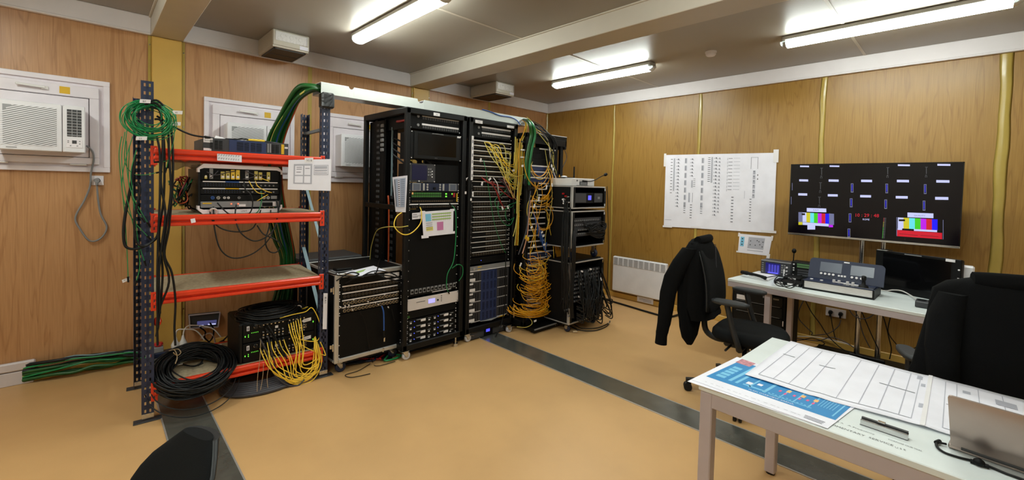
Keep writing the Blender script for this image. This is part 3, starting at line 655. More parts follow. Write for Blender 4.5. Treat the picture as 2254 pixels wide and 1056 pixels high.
# loops of cable in front of the case
GL = 'black leads drooping from the case on the second shelf'
loops = [
 ([(470, 455), (472, 500), (485, 548), (515, 568), (560, 556), (596, 520), (612, 470), (616, 440)], 'long'),
 ([(462, 458), (466, 482), (486, 502), (520, 510), (552, 505), (566, 486), (574, 462)], ''),
 ([(520, 450), (518, 480), (530, 512), (558, 530), (585, 522), (605, 500), (612, 462), (608, 440)], ''),
 ([(566, 496), (580, 515), (604, 526), (618, 540), (608, 555), (592, 552), (584, 530), (592, 500), (596, 462)], ''),
 ([(478, 446), (500, 468), (520, 474), (548, 470), (556, 450), (553, 430), (540, 416), (537, 400)], ''),
]
YF = [.045, .03, .055, .06, .025]
for i, (pp, _) in enumerate(loops):
    pts = []
    for k, (px, py) in enumerate(pp):
        ed = min(k, len(pp)-1-k); pts.append(at(px, py, y=yf-.012-YF[i]*min(1, ed/2)))
    cable('hanging_lead', pts, .0045, RUB, 'black lead looping down in front of the second orange beam', group=GL)
for i, pp in enumerate(([(548, 398), (556, 412), (568, 424), (582, 426)], [(562, 398), (568, 410), (585, 420), (598, 424)], [(575, 392), (590, 398), (592, 400)], [(566, 442), (576, 436), (590, 428)])):
    cable('yellow_lead', [at(px, py, y=yf-.008-.018*math.sin(k)) for k, (px, py) in enumerate(pp)], .0028, YEL, 'short yellow lead between cards and jacks of the shelf case', group='yellow leads on the shelf case')
for i, pp in enumerate(([(455, 378), (475, 385), (498, 380), (520, 376)], [(462, 392), (470, 386), (480, 376)], [(540, 376), (560, 384), (585, 386)], [(535, 394), (548, 392), (562, 388)])):
    cable('violet_lead', [at(px, py, y=yf-.004-.014*math.sin(k+.5)) for k, (px, py) in enumerate(pp)], .0030, MATS['dark grey cable'], 'short greyish violet lead across the cards of the shelf case', group='violet leads on the shelf case')
cable('white_lead', [at(465, 470, y=yf-.008), at(463, 462, y=yf-.02), at(470, 459, y=yf-.025), at(477, 463, y=yf-.02), at(475, 474, y=yf-.008)], .006, WCAB, 'thick white cable loop at the lower left of the shelf case')
cable('green_lead', [at(562, 470, y=yf-.01), at(570, 462, y=yf-.02), at(576, 440, y=yf-.02), at(575, 420, y=yf-.006)], .003, GREEN, 'thin green lead at the right of the shelf case')
# tangle of wires at the back left of the case
random.seed(11)
for i in range(12):
    m = [RUB, RUB, GREEND, RUB, RED, RUB, YEL2, RUB, GREEN, RUB, RUB, ORC][i]
    pts = [V((x0-.01-random.random()*.11, -1.12+random.random()*.22, zc+.03+random.random()*.22)) for k in range(6)]
    cable('tangled_wire', pts, .0045, m, 'one of the wires tangled at the left side of the shelf case', group='wires tangled beside the shelf case')
b = MB(BAGM); rr = []
for k in range(9):
    t = k/8; c = at(372, 362, y=-1.05).lerp(at(440, 360, y=-1.12), t); r = .018+.014*math.sin(t*9)+.012
    rr.append([c+V((0, math.cos(a)*r*(1+.3*math.sin(3*a+k)), math.sin(a)*r)) for a in [j*math.pi/5 for j in range(10)]])
b.loft(rr); b.build('plastic_wrap', label='crumpled clear plastic under the top shelf beam', cat='plastic wrap')
# ------------------------------------------------------------------ green fibre coil on the left post
random.seed(21)
cc = at(326, 262, y=-1.25)
co = thing('fibre_coil', 'coil of thin green fibre cable hung over the left blue post', 'cable coil', (cc.x, cc.y, cc.z-.15))
for i in range(30):
    b = MB(GREEN); pts = []; rx = random.uniform(.072, .122); rz = rx*random.uniform(.78, 1.0); ox = random.uniform(-.02, .02); oz = random.uniform(-.02, .02); t = random.uniform(-.35, .15)
    yy = -1.29+random.uniform(-.05, .0)
    for k in range(14):
        a = 2*math.pi*k/14; x = math.cos(a)*rx; z = math.sin(a)*rz
        yb_ = yy if math.sin(a) < .55 else yy+.05*(math.sin(a)-.55)/.45
        pts.append(V((cc.x+ox+x*math.cos(t)-z*math.sin(t)+random.uniform(-.004, .004), yb_-.02*math.cos(a)+.03*(x > 0)*0, cc.z+oz+x*math.sin(t)+z*math.cos(t))))
    b.tube(pts, .0024, 5, 3, True); b.build('cable_loop', co)
for i, pp in enumerate(([(380, 243), (385, 253)], [(376, 268), (390, 268)], [(308, 218), (318, 228)], [(300, 300), (312, 312)])):
    b = MB(LABEL); p = at(*pp[0], y=-1.345); b.slab([p, p+V((.05, 0, .004)), p+V((.048, 0, -.018)), p+V((-.002, 0, -.022))], (0, -1, 0), .001); b.m(INKD); b.text(['41', '02A', 'B7', '11'][i], p+V((.012, -.002, -.016)), (1, 0, .05), (0, 0, 1), .010); b.build('paper_flag', co)
GG = 'green fibre tails hanging from the coil on the left post'
tails = [[(275, 290), (268, 340), (272, 400), (285, 460), (300, 520), (318, 575)], [(292, 300), (272, 370), (270, 430), (290, 480), (325, 520)], [(280, 280), (274, 350), (290, 380), (315, 385), (345, 380)],
         [(285, 320), (283, 400), (296, 450), (313, 480)], [(375, 285), (378, 330), (370, 352), (352, 356)], [(385, 270), (382, 310), (372, 345), (366, 370)], [(278, 310), (280, 380), (292, 430), (310, 465), (325, 490)],
         [(300, 330), (288, 380), (292, 420), (300, 500), (308, 580), (300, 618)], [(268, 300), (262, 340), (268, 410), (274, 470), (280, 560), (282, 610)], [(365, 300), (372, 330), (370, 360)]]
for i, pp in enumerate(tails):
    cable('fibre_tail', [at(px, py, y=-1.31-.01*math.sin(i+k)) for k, (px, py) in enumerate(pp)], .0024, GREEN, 'thin green fibre tail dangling beside the left blue post', group=GG, n=5, ends=(1,), endr=2.4, endl=.03)
b = MB(LABEL); p = at(268, 616, y=-1.31); b.slab([p, p+V((.035, 0, .012)), p+V((.037, 0, -.004)), p+V((.004, 0, -.018))], (0, -1, 0), .0015); b.m(INKD); b.text('41', p+V((.008, -.003, -.008)), (1, 0, .3), (0, 0, 1), .008); b.build('cable_flag', label='lone white paper flag at the end of a thin green tail, left of the shelving', cat='label')
GB = 'black cables hanging from the left blue post'
blk = [[(325, 225), (348, 222), (372, 255), (380, 320), (380, 400), (372, 500), (362, 560), (378, 600), (386, 660), (384, 720), (386, 760)],
       [(318, 230), (345, 228), (368, 262), (372, 340), (376, 420), (366, 500), (360, 560), (372, 620), (348, 690), (347, 760)],
       [(340, 262), (356, 270), (358, 330), (354, 400), (364, 470), (356, 540), (350, 600), (352, 690)],
       [(298, 340), (290, 400), (276, 470), (272, 520), (280, 545), (310, 545), (345, 522), (352, 480)],
       [(300, 400), (308, 420), (296, 480), (300, 530), (318, 542), (338, 530)],
       [(345, 300), (352, 340), (352, 430), (348, 530), (346, 640), (348, 720)],
       [(330, 235), (352, 245), (360, 300), (362, 360), (360, 440), (350, 520), (358, 600), (350, 700), (344, 740)]]
for i, pp in enumerate(blk):
    cable('hanging_cable', [at(px, py, y=-1.305-.012*(i % 3)) for px, py in pp], .0062 if i != 3 else .008, RUB, 'black cable hanging down past the left blue post', group=GB)
cable('slack_cable', [at(345, 255, y=-1.28), at(385, 280, y=-1.26), at(420, 296, y=-1.24), at(452, 302, y=-1.232)], .006, RUB, 'black cable running from the green coil to the unit on the top shelf', ends=(1,))
# ------------------------------------------------------------------ trunking on top
tr = thing('cable_trunking', 'long white cable trunking running from the shelving post over the racks', 'cable trunking', (-2.87, -1.2, 2.236))
def notch(x, r): return [V((x+math.cos(a)*r, -1.2, 2.326+math.sin(a)*r*1.15+.004)) for a in [math.pi+math.pi*k/8 for k in range(9)]]
xa, xb = -4.04, -1.69; n1 = at(773, 190, y=-1.2).x; n2 = at(926, 215, y=-1.2).x
b = MB(TRUNK)
prev = xa
for nx, r in ((n1, .022), (n2, .036)):
    b.box(prev, nx-r, -1.204, -1.2, 2.236, 2.326, .001)
    ns = notch(nx, r); k = len(ns)
    for i in range(k-1): b.slab([V((ns[i].x, -1.204, 2.236)), V((ns[i+1].x, -1.204, 2.236)), V((ns[i+1].x, -1.204, min(2.326, ns[i+1].z))), V((ns[i].x, -1.204, min(2.326, ns[i].z)))], (0, 1, 0), .004)
    prev = nx+r
b.box(prev, xb, -1.204, -1.2, 2.236, 2.326, .001); b.build('front_plate', tr)
b = MB(ALU); b.box(xa, xb, -1.2, -1.03, 2.236, 2.239)
b.build('bottom_plate', tr)
b = MB(WHITE); b.box(xa, xb, -1.03, -1.026, 2.236, 2.326, .001); b.build('rear_plate', tr)
b = MB(WHITE); b.box(xa, n1-.04, -1.197, -1.033, 2.322, 2.326); b.box(n1+.04, n2-.05, -1.197, -1.033, 2.322, 2.326); b.box(n2+.05, xb, -1.197, -1.033, 2.322, 2.326); b.build('lid', tr)
b = MB(CHROME)
for px, py in ((755, 222), (760, 222), (766, 223), (822, 230), (827, 230), (833, 230)):
    p = at(px, py, z=2.235); b.cyl((p.x, min(-1.04, max(-1.19, p.y)), 2.236), (p.x, min(-1.04, max(-1.19, p.y)), 2.231), .004, 8)
b.build('bolts', tr)
GGR = 'green cables coming out of the left end of the trunking'
random.seed(4)
for i in range(17):
    j = random.uniform(-1, 1); k2 = random.uniform(-1, 1); m = [GREEND, GREEN, GREEND, GREEND, RUB, GREEND, YEL2, GREEND, GREEN, GREEND, RUB, GREEND, ORC, GREEND, GREEND, BLU, GREEND][i]
    pts = [(-3.98, -1.12+.04*j, 2.27+.02*k2), (-4.07, -1.12+.04*j, 2.285+.02*k2), (-4.16, -1.05+.05*j, 2.22+.03*k2+.02*(i % 3)), (-4.20+.02*j, -.86+.05*k2, 2.06+.02*j), (-4.225+.03*j, -.72+.03*k2, 1.90), (-4.235+.035*j, -.66+.03*k2, 1.72), (-4.2+.05*j, -.57-.02*abs(k2), 1.4), (-4.13+.05*j, -.555-.02*abs(k2), 1.05), (-4.08+.06*j, -.555-.02*abs(k2), .8), (-4.15+.1*j, -.55-.02*abs(k2), .35), (-4.3+.2*j, -.53, .05)]
    cable('trunking_cable', [(p[0]+.035*j*(0 < k < 8), p[1]+.03*k2*(0 < k < 8), p[2]) for k, p in enumerate(pts)], .0145 if m == GREEND else .007, m, {GREEND: 'dark green cable curving down behind the shelving from the trunking end', GREEN: 'bright green cable curving down behind the shelving from the trunking end', RUB: 'black cable curving down among the green ones behind the shelving', YEL2: 'pale yellow cable curving down behind the shelving', ORC: 'orange-brown cable curving down behind the shelving'}.get(m, 'blue cable curving down among the green ones behind the shelving'), group=GGR)
cable('blue_cable', [at(1062, 241, y=-1.21), at(1080, 246, y=-1.212), at(1100, 254, y=-1.212), at(1125, 258, y=-1.212), at(1138, 265, y=-1.212), at(1145, 275, y=-1.25)], .006, BLU, 'blue cable lying over the white front of the trunking above the second rack')
# ================================================================== BOTTOM SHELF
zs = .223
# black coil leaning over the front beam
random.seed(8)
CO = thing('cable_coil', 'big coil of black cable slumped over the front of the bottom shelf', 'cable coil', (-4.85, -1.17, .12))
n_ = V((0, -.42, 1)).normalized(); e1 = V((1, 0, 0)); e2 = n_.cross(e1)
for i in range(58):
    R0 = random.uniform(.135, .232); h = random.uniform(-.03, .045); ph = random.uniform(0, 6.28); pts = []
    ex = random.uniform(.9, 1.08); ox = random.uniform(-.012, .012)
    for k in range(12):
        a = 2*math.pi*k/12; rr = R0*(1+.03*math.sin(2*a+ph))
        p = V((-4.85, -1.17, .235))+e1*(math.cos(a)*rr*ex+ox)+e2*(math.sin(a)*rr)+n_*(h+.012*math.sin(3*a+ph))
        if p.y > -1.22: p.z = max(p.z, zs+.01+.0*R0)
        pts.append(p)
    b = MB(RUB); b.tube(pts, .0052, 6, 3, True); b.build('cable_turn', CO)
for i, (rr, dz) in enumerate(((.25, -.035), (.275, -.075))):
    b = MB(RUB); b.tube([V((-4.85, -1.20, .20))+e1*(math.cos(a)*rr*.95)+e2*(math.sin(a)*rr)+n_*dz*(1-math.sin(a))*.5 for a in [math.pi*(1.0+.95*k/9+.02) for k in range(10)]], .0035, 6, 4); b.build('loose_turn', CO)
for pp in ([(372, 772), (384, 770), (390, 785), (386, 800)], [(378, 770), (392, 768), (398, 776), (390, 782), (382, 776)]):
    b = MB(TWINE); b.tube([at(x, y, y=-1.02-.08*k) for k, (x, y) in enumerate(pp)], .003, 5); b.build('string_tie', CO)
b = MB(RUB); b.tube([at(400, 800, z=.24), at(420, 805, z=.245), at(440, 800, z=.25), at(447, 786, z=.25), at(430, 780, z=.25)], .004, 6); b.m(CHROME); p = at(402, 800, z=.245); b.cyl(p, p+V((-.03, .0, 0)), .007, 8); b.build('cable_end', CO)
cable('power_lead', [at(370, 808, z=.23), at(395, 802, z=.235), at(425, 806, z=.235), at(436, 803, z=.24)], .005, BLK, 'black lead end lying inside the big black coil', ends=(1,))
# black rack unit stack with yellow leads
M2 = Matrix.Translation(V((-4.60, -1.24, zs))) @ Matrix.Rotation(math.radians(-1), 4, 'Z')
BW = .53
BX = thing('equipment_case', 'black case of two stacked processors on the bottom shelf', 'rack case', (-4.335, -1.2, zs))
b = MB(BLK2, M2); b.box(0, BW, .012, .42, 0, .285, .012); b.build('case_shell', BX)
b = MB(BLK, M2); b.box(0, .02, -.006, .014, .003, .282, .006); b.box(BW-.02, BW, -.006, .014, .003, .282, .006); b.build('rack_ears', BX)
def stack(z0, lab):
    e = thing('processor_unit', lab, 'rack unit', M2 @ V((.26, 0, z0)))
    b = MB(BLK2, M2); b.box(.022, BW-.022, -.004, .012, z0, z0+.132, .002); b.build('faceplate', e)
    b = MB(GDOT, M2)
    b.box(.033, .038, -.006, -.004, z0+.042, z0+.052)
    for k in range(5): b.box(.075+.010*k, .0775+.010*k, -.0055, -.004, z0+.063, z0+.069)
    b.box(.054, .058, -.006, -.004, z0+.038, z0+.046); b.box(.054, .058, -.006, -.004, z0+.052, z0+.058); b.m(GDOT); b.box(BW-.032, BW-.026, -.006, -.004, z0+.06, z0+.072); b.build('indicator_lights', e)
    b = MB(LABEL, M2); b.box(.045, .062, -.006, -.004, z0+.085, z0+.118, .001); b.slab([V((.415, -.006, z0+.085)), V((.43, -.006, z0+.098)), V((.485, -.006, z0+.103)), V((.485, -.006, z0+.078)), V((.43, -.006, z0+.072))], (0, 1, 0), .001); b.box(.23, .25, -.006, -.004, z0+.07, z0+.088); b.m(INK); b.box(.049, .058, -.0065, -.006, z0+.09, z0+.112); b.text('CTL8', (.432, -.0075, z0+.081), (1, 0, .04), (0, 0, 1), .01); b.build('label_stickers', e)
    for r, zz in ((0, .018), (1, .038), (2, .058), (3, .112)):
        b = MB(CHROME if r % 2 else GREYP, M2)
        for k in range(11):
            x = .15+.026*k+(.1 if k > 5 else 0)*.2
            b.cyl((x, -.016, z0+zz), (x, -.004, z0+zz), .0055, 8)
        b.build('connector_row', e)
    b = MB(BLK2, M2); b.m(CHROME)
    for k in range(3):
        for j in range(2): b.cyl((.405+.02*k, -.006, z0+.035+.017*j), (.405+.02*k, -.003, z0+.035+.017*j), .0065, 10)
    b.m(BLK2)
    for k in range(3):
        for j in range(2): b.cyl((.405+.02*k, -.0075, z0+.035+.017*j), (.405+.02*k, -.005, z0+.035+.017*j), .0045, 10)
    b.build('socket_block', e)
    for x in (.10, .135):
        b = MB(RUB, M2); b.cyl((x, -.035, z0+.11), (x, -.003, z0+.11), .011, 10); b.m(CHROME); b.cyl((x, -.012, z0+.11), (x, -.003, z0+.11), .013, 10); b.build('round_connector', e)
stack(.006, 'lower black processor with green lights in the case on the bottom shelf'); stack(.147, 'upper black processor with green lights in the case on the bottom shelf')
# coil on top
C2 = thing('cable_coil', 'flat coil of black cable lying on the black processor case', 'cable coil', M2 @ V((.25, .15, .285)))
random.seed(5)
for i in range(30):
    R0 = random.uniform(.10, .225); h = .292+random.uniform(0, .062)*(1 if R0 > .12 else .6)
    pts = [M2 @ V((.225+math.cos(a)*R0*1.02+random.uniform(-.004, .004), .13+math.sin(a)*R0*.72, h+random.uniform(-.003, .003)-(.02 if math.sin(a) < -.8 and R0 > .19 else 0))) for a in [2*math.pi*k/12 for k in range(12)]]
    b = MB(RUB); b.tube(pts, .0055, 6, 3, True); b.build('cable_turn', C2)
b = MB(WCAB); c = M2 @ V((.40, .05, .325)); b.tube([c+V((math.cos(a)*.03, 0, math.sin(a)*.02)) for a in [k*.5 for k in range(7)]], .004, 6); b.build('cable_tie', C2)
# yellow leads
GY = 'yellow leads looping from the black processors'
ends_ = [at(x, 792, y=-1.25) for x in range(600, 700, 7)]
ye = []; random.seed(61)
for i in range(15):
    if i < 6: a = (635+i*5.2, 712-i*2.6); low = (648+i*5, 830-i*6); rgt = (705-(i % 3)*6, 790-i*5); mid = (650+i*4+2, 770); tp = (692, 742)
    elif i < 11: k = i-6; a = (588+k*9, 752-k*1.5); low = (640+k*4, 848-k*6); rgt = (706-k*3, 795-k*6); mid = (600+k*11, 805-k*4); tp = (694, 740)
    else: k = i-11; a = (572+k*8, 765+k*3); low = (645+k*4, 842-k*7); rgt = (708-k*4, 790-k*5); mid = (597+k*9, 820-k*3); tp = (690, 745)
    ye.append([(a, -1.262), (((a[0]*2+mid[0])/3, (a[1]*2+mid[1])/3+4), -1.30), (mid, -1.325), (low, -1.34), (((low[0]+rgt[0])/2+10, (low[1]+rgt[1])/2+14), -1.345), (rgt, -1.33), (tp, -1.262)])
for pp in ye: cable('yellow_lead', [at(p[0]+(random.uniform(-9, 9) if 1 < k < 6 else 0), p[1]+(random.uniform(-7, 7) if 1 < k < 6 else 0), y=y) for k, (p, y) in enumerate(pp)], .0036, YEL, 'yellow lead looping from the black processors over the bottom beam', group=GY, ends=(-1,), endr=1.7, endl=.014, endm=RUB)
cable('yellow_lead', [at(x, y, y=-1.27-.02*(k > 1)) for k, (x, y) in enumerate([(616, 700), (645, 692), (672, 686), (688, 678), (705, 715), (702, 745), (685, 751), (655, 745), (648, 738)])], .0036, YEL, 'yellow lead that rises to the coil and loops back over the processors', 'cable')
for k in range(4): cable('yellow_lead', [at(616+k*2, 699-k, y=-1.19), at(640, 694-k*2, y=-1.16), at(662, 688-k*2.5, y=-1.12), at(672+k*2, 678-k, y=-1.1)], .0036, YEL, 'yellow lead fanned across the top coil of the bottom shelf', group='yellow leads over the flat coil')
cable('yellow_lead', [at(652, 752, y=-1.28), at(680, 768, y=-1.315), at(712, 781, y=-1.33), at(716, 778, y=-1.33), at(705, 752, y=-1.30)], .0036, YEL, 'yellow lead poking out in front of the right blue post', 'cable')
for i, pp in enumerate(([(572, 745), (590, 780), (602, 820), (630, 846), (655, 848), (670, 835)], [(590, 740), (602, 790), (612, 830), (635, 852)], [(584, 722), (610, 752), (632, 790)], [(590, 716), (605, 740), (625, 785)])):
    cable('black_lead', [at(x, y, y=-1.27-.022*k if k < 4 else -1.35) for k, (x, y) in enumerate(pp)], .0055, RUBG if i < 2 else RUB, 'dark lead hanging from the black processors towards the floor', group='dark leads hanging from the black processors')
for i, pp in enumerate(([(574, 748), (572, 790), (567, 830), (566, 862)], [(580, 800), (578, 830), (570, 872), (560, 880)], [(594, 800), (588, 830), (592, 868), (598, 882)])):
    cable('loose_string', [at(x, y, y=-1.31-.01*k) for k, (x, y) in enumerate(pp)], .0018, TWINE, 'thin beige string hanging below the bottom shelf beam', 'string', 'beige strings under the bottom shelf')
# grey hose under the shelf
G3 = thing('cable_coil', 'coil of thick dark grey cable on the floor under the bottom shelf', 'cable coil', (-4.35, -1.0, 0))
for i in range(7):
    b = MB(RUBG); b.tube([V((-4.42+math.cos(a)*(.27-.01*i), -1.14+math.sin(a)*(.20-.014*i), .016+.0085*i)) for a in [2*math.pi*k/12 for k in range(12)]], .014, 8, 4, True); b.build('cable_turn', G3)
# power strip, plugs, small items at the back of the bottom shelf
e = thing('power_strip', 'long grey power distribution bar at the back of the bottom shelf', 'power strip', (-4.9, -.88, zs))
b = MB(GREYP); b.box(-5.06, -4.72, -.93, -.87, zs, zs+.045, .006); b.build('body', e)
b = MB(BLK2); b.box(-5.07, -5.045, -.934, -.866, zs-.001+.001, zs+.048, .004); b.build('end_cap', e)
b = MB(NAVY2); b.box(-5.05, -4.74, -.86, -.80, zs, zs+.075, .005); b.build('distribution_box', label='dark blue distribution box behind the grey power bar', cat='power box')
e = thing('emergency_switch', 'grey switch box with a red button behind the left end of the power bar', 'switch', (-5.02, -.83, zs+.075))
b = MB(GREYP); b.box(-5.045, -4.985, -.855, -.805, zs+.075, zs+.115, .004); b.build('body', e)
b = MB(REDP); b.cyl((-5.012, -.83, zs+.115), (-5.012, -.83, zs+.132), .018, 14); b.cyl((-5.012, -.83, zs+.127), (-5.012, -.83, zs+.140), .028, 16, .024); b.build('button', e)
for i, (x, lab) in enumerate(((386, 'white mains plug standing in the blue box, left of the two'), (403, 'white mains plug standing in the blue box, right of the two'))):
    p = at(x, 738, y=-.83); p.z = zs+.076; e = thing('mains_plug', lab, 'plug', p, 'white mains plugs in the blue box')
    b = MB(WCAB); b.lathe(p, [(.020, 0), (.026, .012), (.026, .03), (.012, .058), (.007, .085)], 12); b.build('plug_body', e)
    b = MB(WCAB); q = p+V((0, 0, .08)); b.tube([q, q+V((.01, 0, .05)), q+V((.05, 0, .07 if i else .05)), q+V((.12+.05*i, -.02, .03)), q+V((.17+.06*i, -.03, -.05))], .0045, 6); b.build('plug_cord', e)
e = thing('small_monitor', 'small metal framed screen on the wall behind the bottom shelf', 'monitor', (-4.52, -.10, .30))
p = [at(416, 694, y=-.05), at(484, 687, y=-.05), at(480, 719, y=-.05), at(418, 722, y=-.05)]
b = MB(DARKG); b.slab(p, (0, 1, 0), .05); b.build('body', e)
b = MB(LEGM)
for i in range(4): b.bar(p[i]+V((0, -.003, 0)), p[(i+1) % 4]+V((0, -.003, 0)), .008, .014, (0, -1, 0))
b.build('bezel', e)
b = MB(lit('dim lilac screen', (96, 96, 150), .5)); o = V((0, -.003, 0)); q_rect(b, p, .25, .5, .92, .82, o); b.m(TVW); q_rect(b, p, .32, .80, .47, .9, o*1.4); q_rect(b, p, .62, .74, .9, .82, o*1.4); b.build('screen', e)
for i, pp in enumerate(([(440, 720), (452, 730), (450, 742), (460, 752)], [(462, 710), (470, 725), (468, 742), (458, 755)], [(443, 745), (448, 738), (462, 733), (470, 740), (474, 757)], [(520, 715), (505, 735), (488, 752)], [(476, 758), (490, 750), (500, 758), (502, 765)])):
    m = [BLK, BLK, WCAB, RUB, RUB][i]
    cable('power_cable', [at(x, y, y=-.55) for x, y in pp], .006, m, {0: 'black', 2: 'white'}.get(i, 'dark')+' cord among the plugs at the back of the bottom shelf', group='cords at the back of the bottom shelf')
for i, (x, y) in enumerate(((425, 755), (461, 752), (478, 758))):
    p = at(x, y, y=-.86); b = MB(WCAB); b.lathe(V((p.x-.03, -.86, zs+.03)), [(.016, 0), (.02, .03), (.012, .06)], 10, (1, 0, .2)); b.cyl((p.x-.03, -.86, zs), (p.x-.03, -.86, zs+.03), .01, 8); b.build('white_adapter', label='white plug lying behind the big black coil, among the power cords', cat='plug', group='white plugs behind the coil')
# ================================================================== FLIGHT CASE
fx0, fx1, fyf, fyb, fz0, fz1 = -3.975, -3.352, -1.37, -.72, .095, .812
FL_ = thing('flight_case', 'black flight case with aluminium edges and round sockets, left of the tall racks', 'flight case', ((fx0+fx1)/2, (fyf+fyb)/2, 0))
b = MB(BLK2); t = .010
b.box(fx0+.006, fx0+.006+t, fyf+.01, fyb, fz0+.01, fz1-.01); b.box(fx1-.006-t, fx1-.006, fyf+.01, fyb, fz0+.01, fz1-.01)
b.box(fx0+.01, fx1-.01, fyf+.01, fyb, fz0+.004, fz0+.016); b.box(fx0+.01, fx1-.01, fyf+.01, fyb, fz1-.016, fz1-.004); b.box(fx0+.01, fx1-.01, fyb-.012, fyb, fz0+.01, fz1-.01); b.build('case_shell', FL_)
b = MB(ALU); w = .034
for x in (fx0, fx1-w): b.box(x, x+w, fyf, fyf+.03, fz0, fz1, .005)
b.box(fx0+w, fx1-w, fyf, fyf+.03, fz0, fz0+w, .005); b.box(fx0+w, fx1-w, fyf, fyf+.03, fz1-w, fz1, .005)
for x in (fx0, fx1-.02):
    for z in (fz0, fz1-.02): b.box(x, x+.02, fyf+.03, fyb, z, z+.02, .003)
    b.box(x, x+.02, fyb-.02, fyb, fz0+.02, fz1-.02, .003)
b.box(fx0, fx1, fyb-.02, fyb, fz1-.02, fz1, .003)
b.build('edge_extrusions', FL_)
for z in (fz0+.10, fz1-.16):
    b = MB(CHROME); b.box(fx0-.012, fx0-.001, fyf+.01, fyf+.075, z, z+.06, .003); b.cyl((fx0-.014, fyf+.045, z+.015), (fx0-.014, fyf+.045, z+.045), .009, 8); b.build('butterfly_latch', FL_)
b = MB(ALU); b.box(fx0-.004, fx0, -1.15, -.98, .36, .46, .003); b.m(BLK2); b.box(fx0-.006, fx0-.003, -1.135, -.995, .38, .44); b.m(YSTK); b.box(fx0-.012, fx0-.006, -1.12, -1.01, .385, .395, .003); b.build('recessed_handle', FL_)
for x in (fx0, fx1-.045):
    for z in (fz0-.004, fz1-.041):
        b = MB(CHROME); b.sph((x+.0225, fyf+.02, z+.0225), .024, 8, (1, .9, 1)); b.build('ball_corner', FL_)
def castor(parent, x, y, z, r, m=RUB, braked=False, ang=0.0):
    b = MB(CHROME); b.box(x-.035, x+.035, y-.03, y+.03, z-.006, z, .001)
    yo = .022
    for s_ in (-1, 1): b.slab([V((x-.022, y+s_*.019, z-.006)), V((x+.03, y+s_*.019, z-.006)), V((x+yo+.012, y+s_*.019, r-.006)), V((x+yo-.010, y+s_*.019, r-.006))], (0, s_, 0), .0025)
    b.cyl((x+yo, y-.026, r), (x+yo, y+.026, r), .006, 8)
    if braked: b.bar((x+.01, y, z-.02), (x+.085, y-.012, z-.032), .03, .005, c=.002)
    k = b.build('castor', parent)
    w = MB(m); w.lathe((x+yo, y-.015, r), [(r*.78, 0), (r, .004), (r, .026), (r*.78, .03)], 18, (0, 1, 0)); w.m(GREYP); w.lathe((x+yo, y-.0165, r), [(r*.3, 0), (r*.3, .033)], 10, (0, 1, 0)); w.build('wheel', k)
    return k
for x in (fx0+.05, fx1-.11):
    for y in (fyf+.06, fyb-.06): castor(FL_, x, y, fz0, .042, NAVY2)
b = MB(BLK); b.bar((fx0+.05, fyf-.005, fz0-.004), (fx1-.05, fyf-.005, fz0-.004), .004, .004); b.build('wire_hook', FL_)
def bolts(e, x0, x1, zz, yf, m=LABEL, r=.0045):
    b = MB(m)
    for z in zz:
        for x in (x0, x1): b.cyl((x, yf-.004, z), (x, yf, z), r, 8)
    b.build('rack_screws', e)
ix0, ix1 = fx0+.03, fx1-.03; iy = fyf+.012
def rackdev(name, lab, z0, z1, x0, x1, yf, m=BLK2, group=None, depth=.22, cat='rack unit', screws=True, yb=None):
    e = thing(name, lab, cat, ((x0+x1)/2, yf, z0), group)
    b = MB(m); b.box(x0, x1, yf, yf+.004, z0+.0008, z1-.0008, .001); b.build('faceplate', e)
    if depth:
        b = MB(BLK2); b.box(x0+.025, x1-.025, yf+.004, yf+depth, z0+.003, z1-.003); b.build('chassis', e)
    if screws: bolts(e, x0+.009, x1-.009, [z0+.008, z1-.008] if z1-z0 > .03 else [(z0+z1)/2], yf)
    return e
def conn_row(e, x0, x1, z, yf, n, r=.013, m=None, inner=BLK2):
    b = MB(m or MATS['brown dusty filter'])
    for k in range(n):
        x = x0+(k+.5)*(x1-x0)/n; b.cyl((x, yf-.006, z), (x, yf+.002, z), r, 12); b.m(inner); b.cyl((x, yf-.0068, z), (x, yf-.005, z), r*.72, 12); b.m(GREYP); b.cyl((x, yf-.008, z), (x, yf-.006, z), r*.22, 6); b.m(m or MATS['brown dusty filter'])
    return b.build('connector_row', e)
z = fz1-.032
e = rackdev('blanking_plate', 'black blank panel with a white sticker at the top of the flight case', z-.066, z, ix0, ix1, iy, depth=0)
b = MB(LABEL); b.box(ix1-.17, ix1-.03, iy-.002, iy, z-.052, z-.018, .001); b.m(INK)
for k in range(3): b.box(ix1-.165+.046*k, ix1-.164+.046*k, iy-.003, iy-.002, z-.05, z-.02)
b.text('FC2', (ix1-.115, iy-.004, z-.042), (1, 0, 0), (0, 0, 1), .014); b.build('sticker', e)
z -= .068
GF = 'socket panels in the flight case'
for i in range(4):
    e = rackdev('socket_bay', 'row of sixteen round sockets in the flight case beside the shelving, %s' % nth(i, 4), z-.056, z, ix0, ix1, iy, group=GF)
    b = MB(LABEL); b.box(ix0+.03, ix1-.03, iy-.003, iy, z-.013, z-.003); b.build('label_strip', e)
    conn_row(e, ix0+.035, ix1-.035, z-.034, iy, 16, .0125, m=MATS['brown dusty filter'] if i < 2 else TWINE)
    z -= .057
e = rackdev('blanking_plate', 'large plain black panel filling the lower part of the flight case', fz0+.03, z-.002, ix0, ix1, iy, depth=0)
bolts(e, ix0+.009, ix1-.009, [fz0+.06, fz0+.14, fz0+.22, fz0+.30], iy)
random.seed(9)
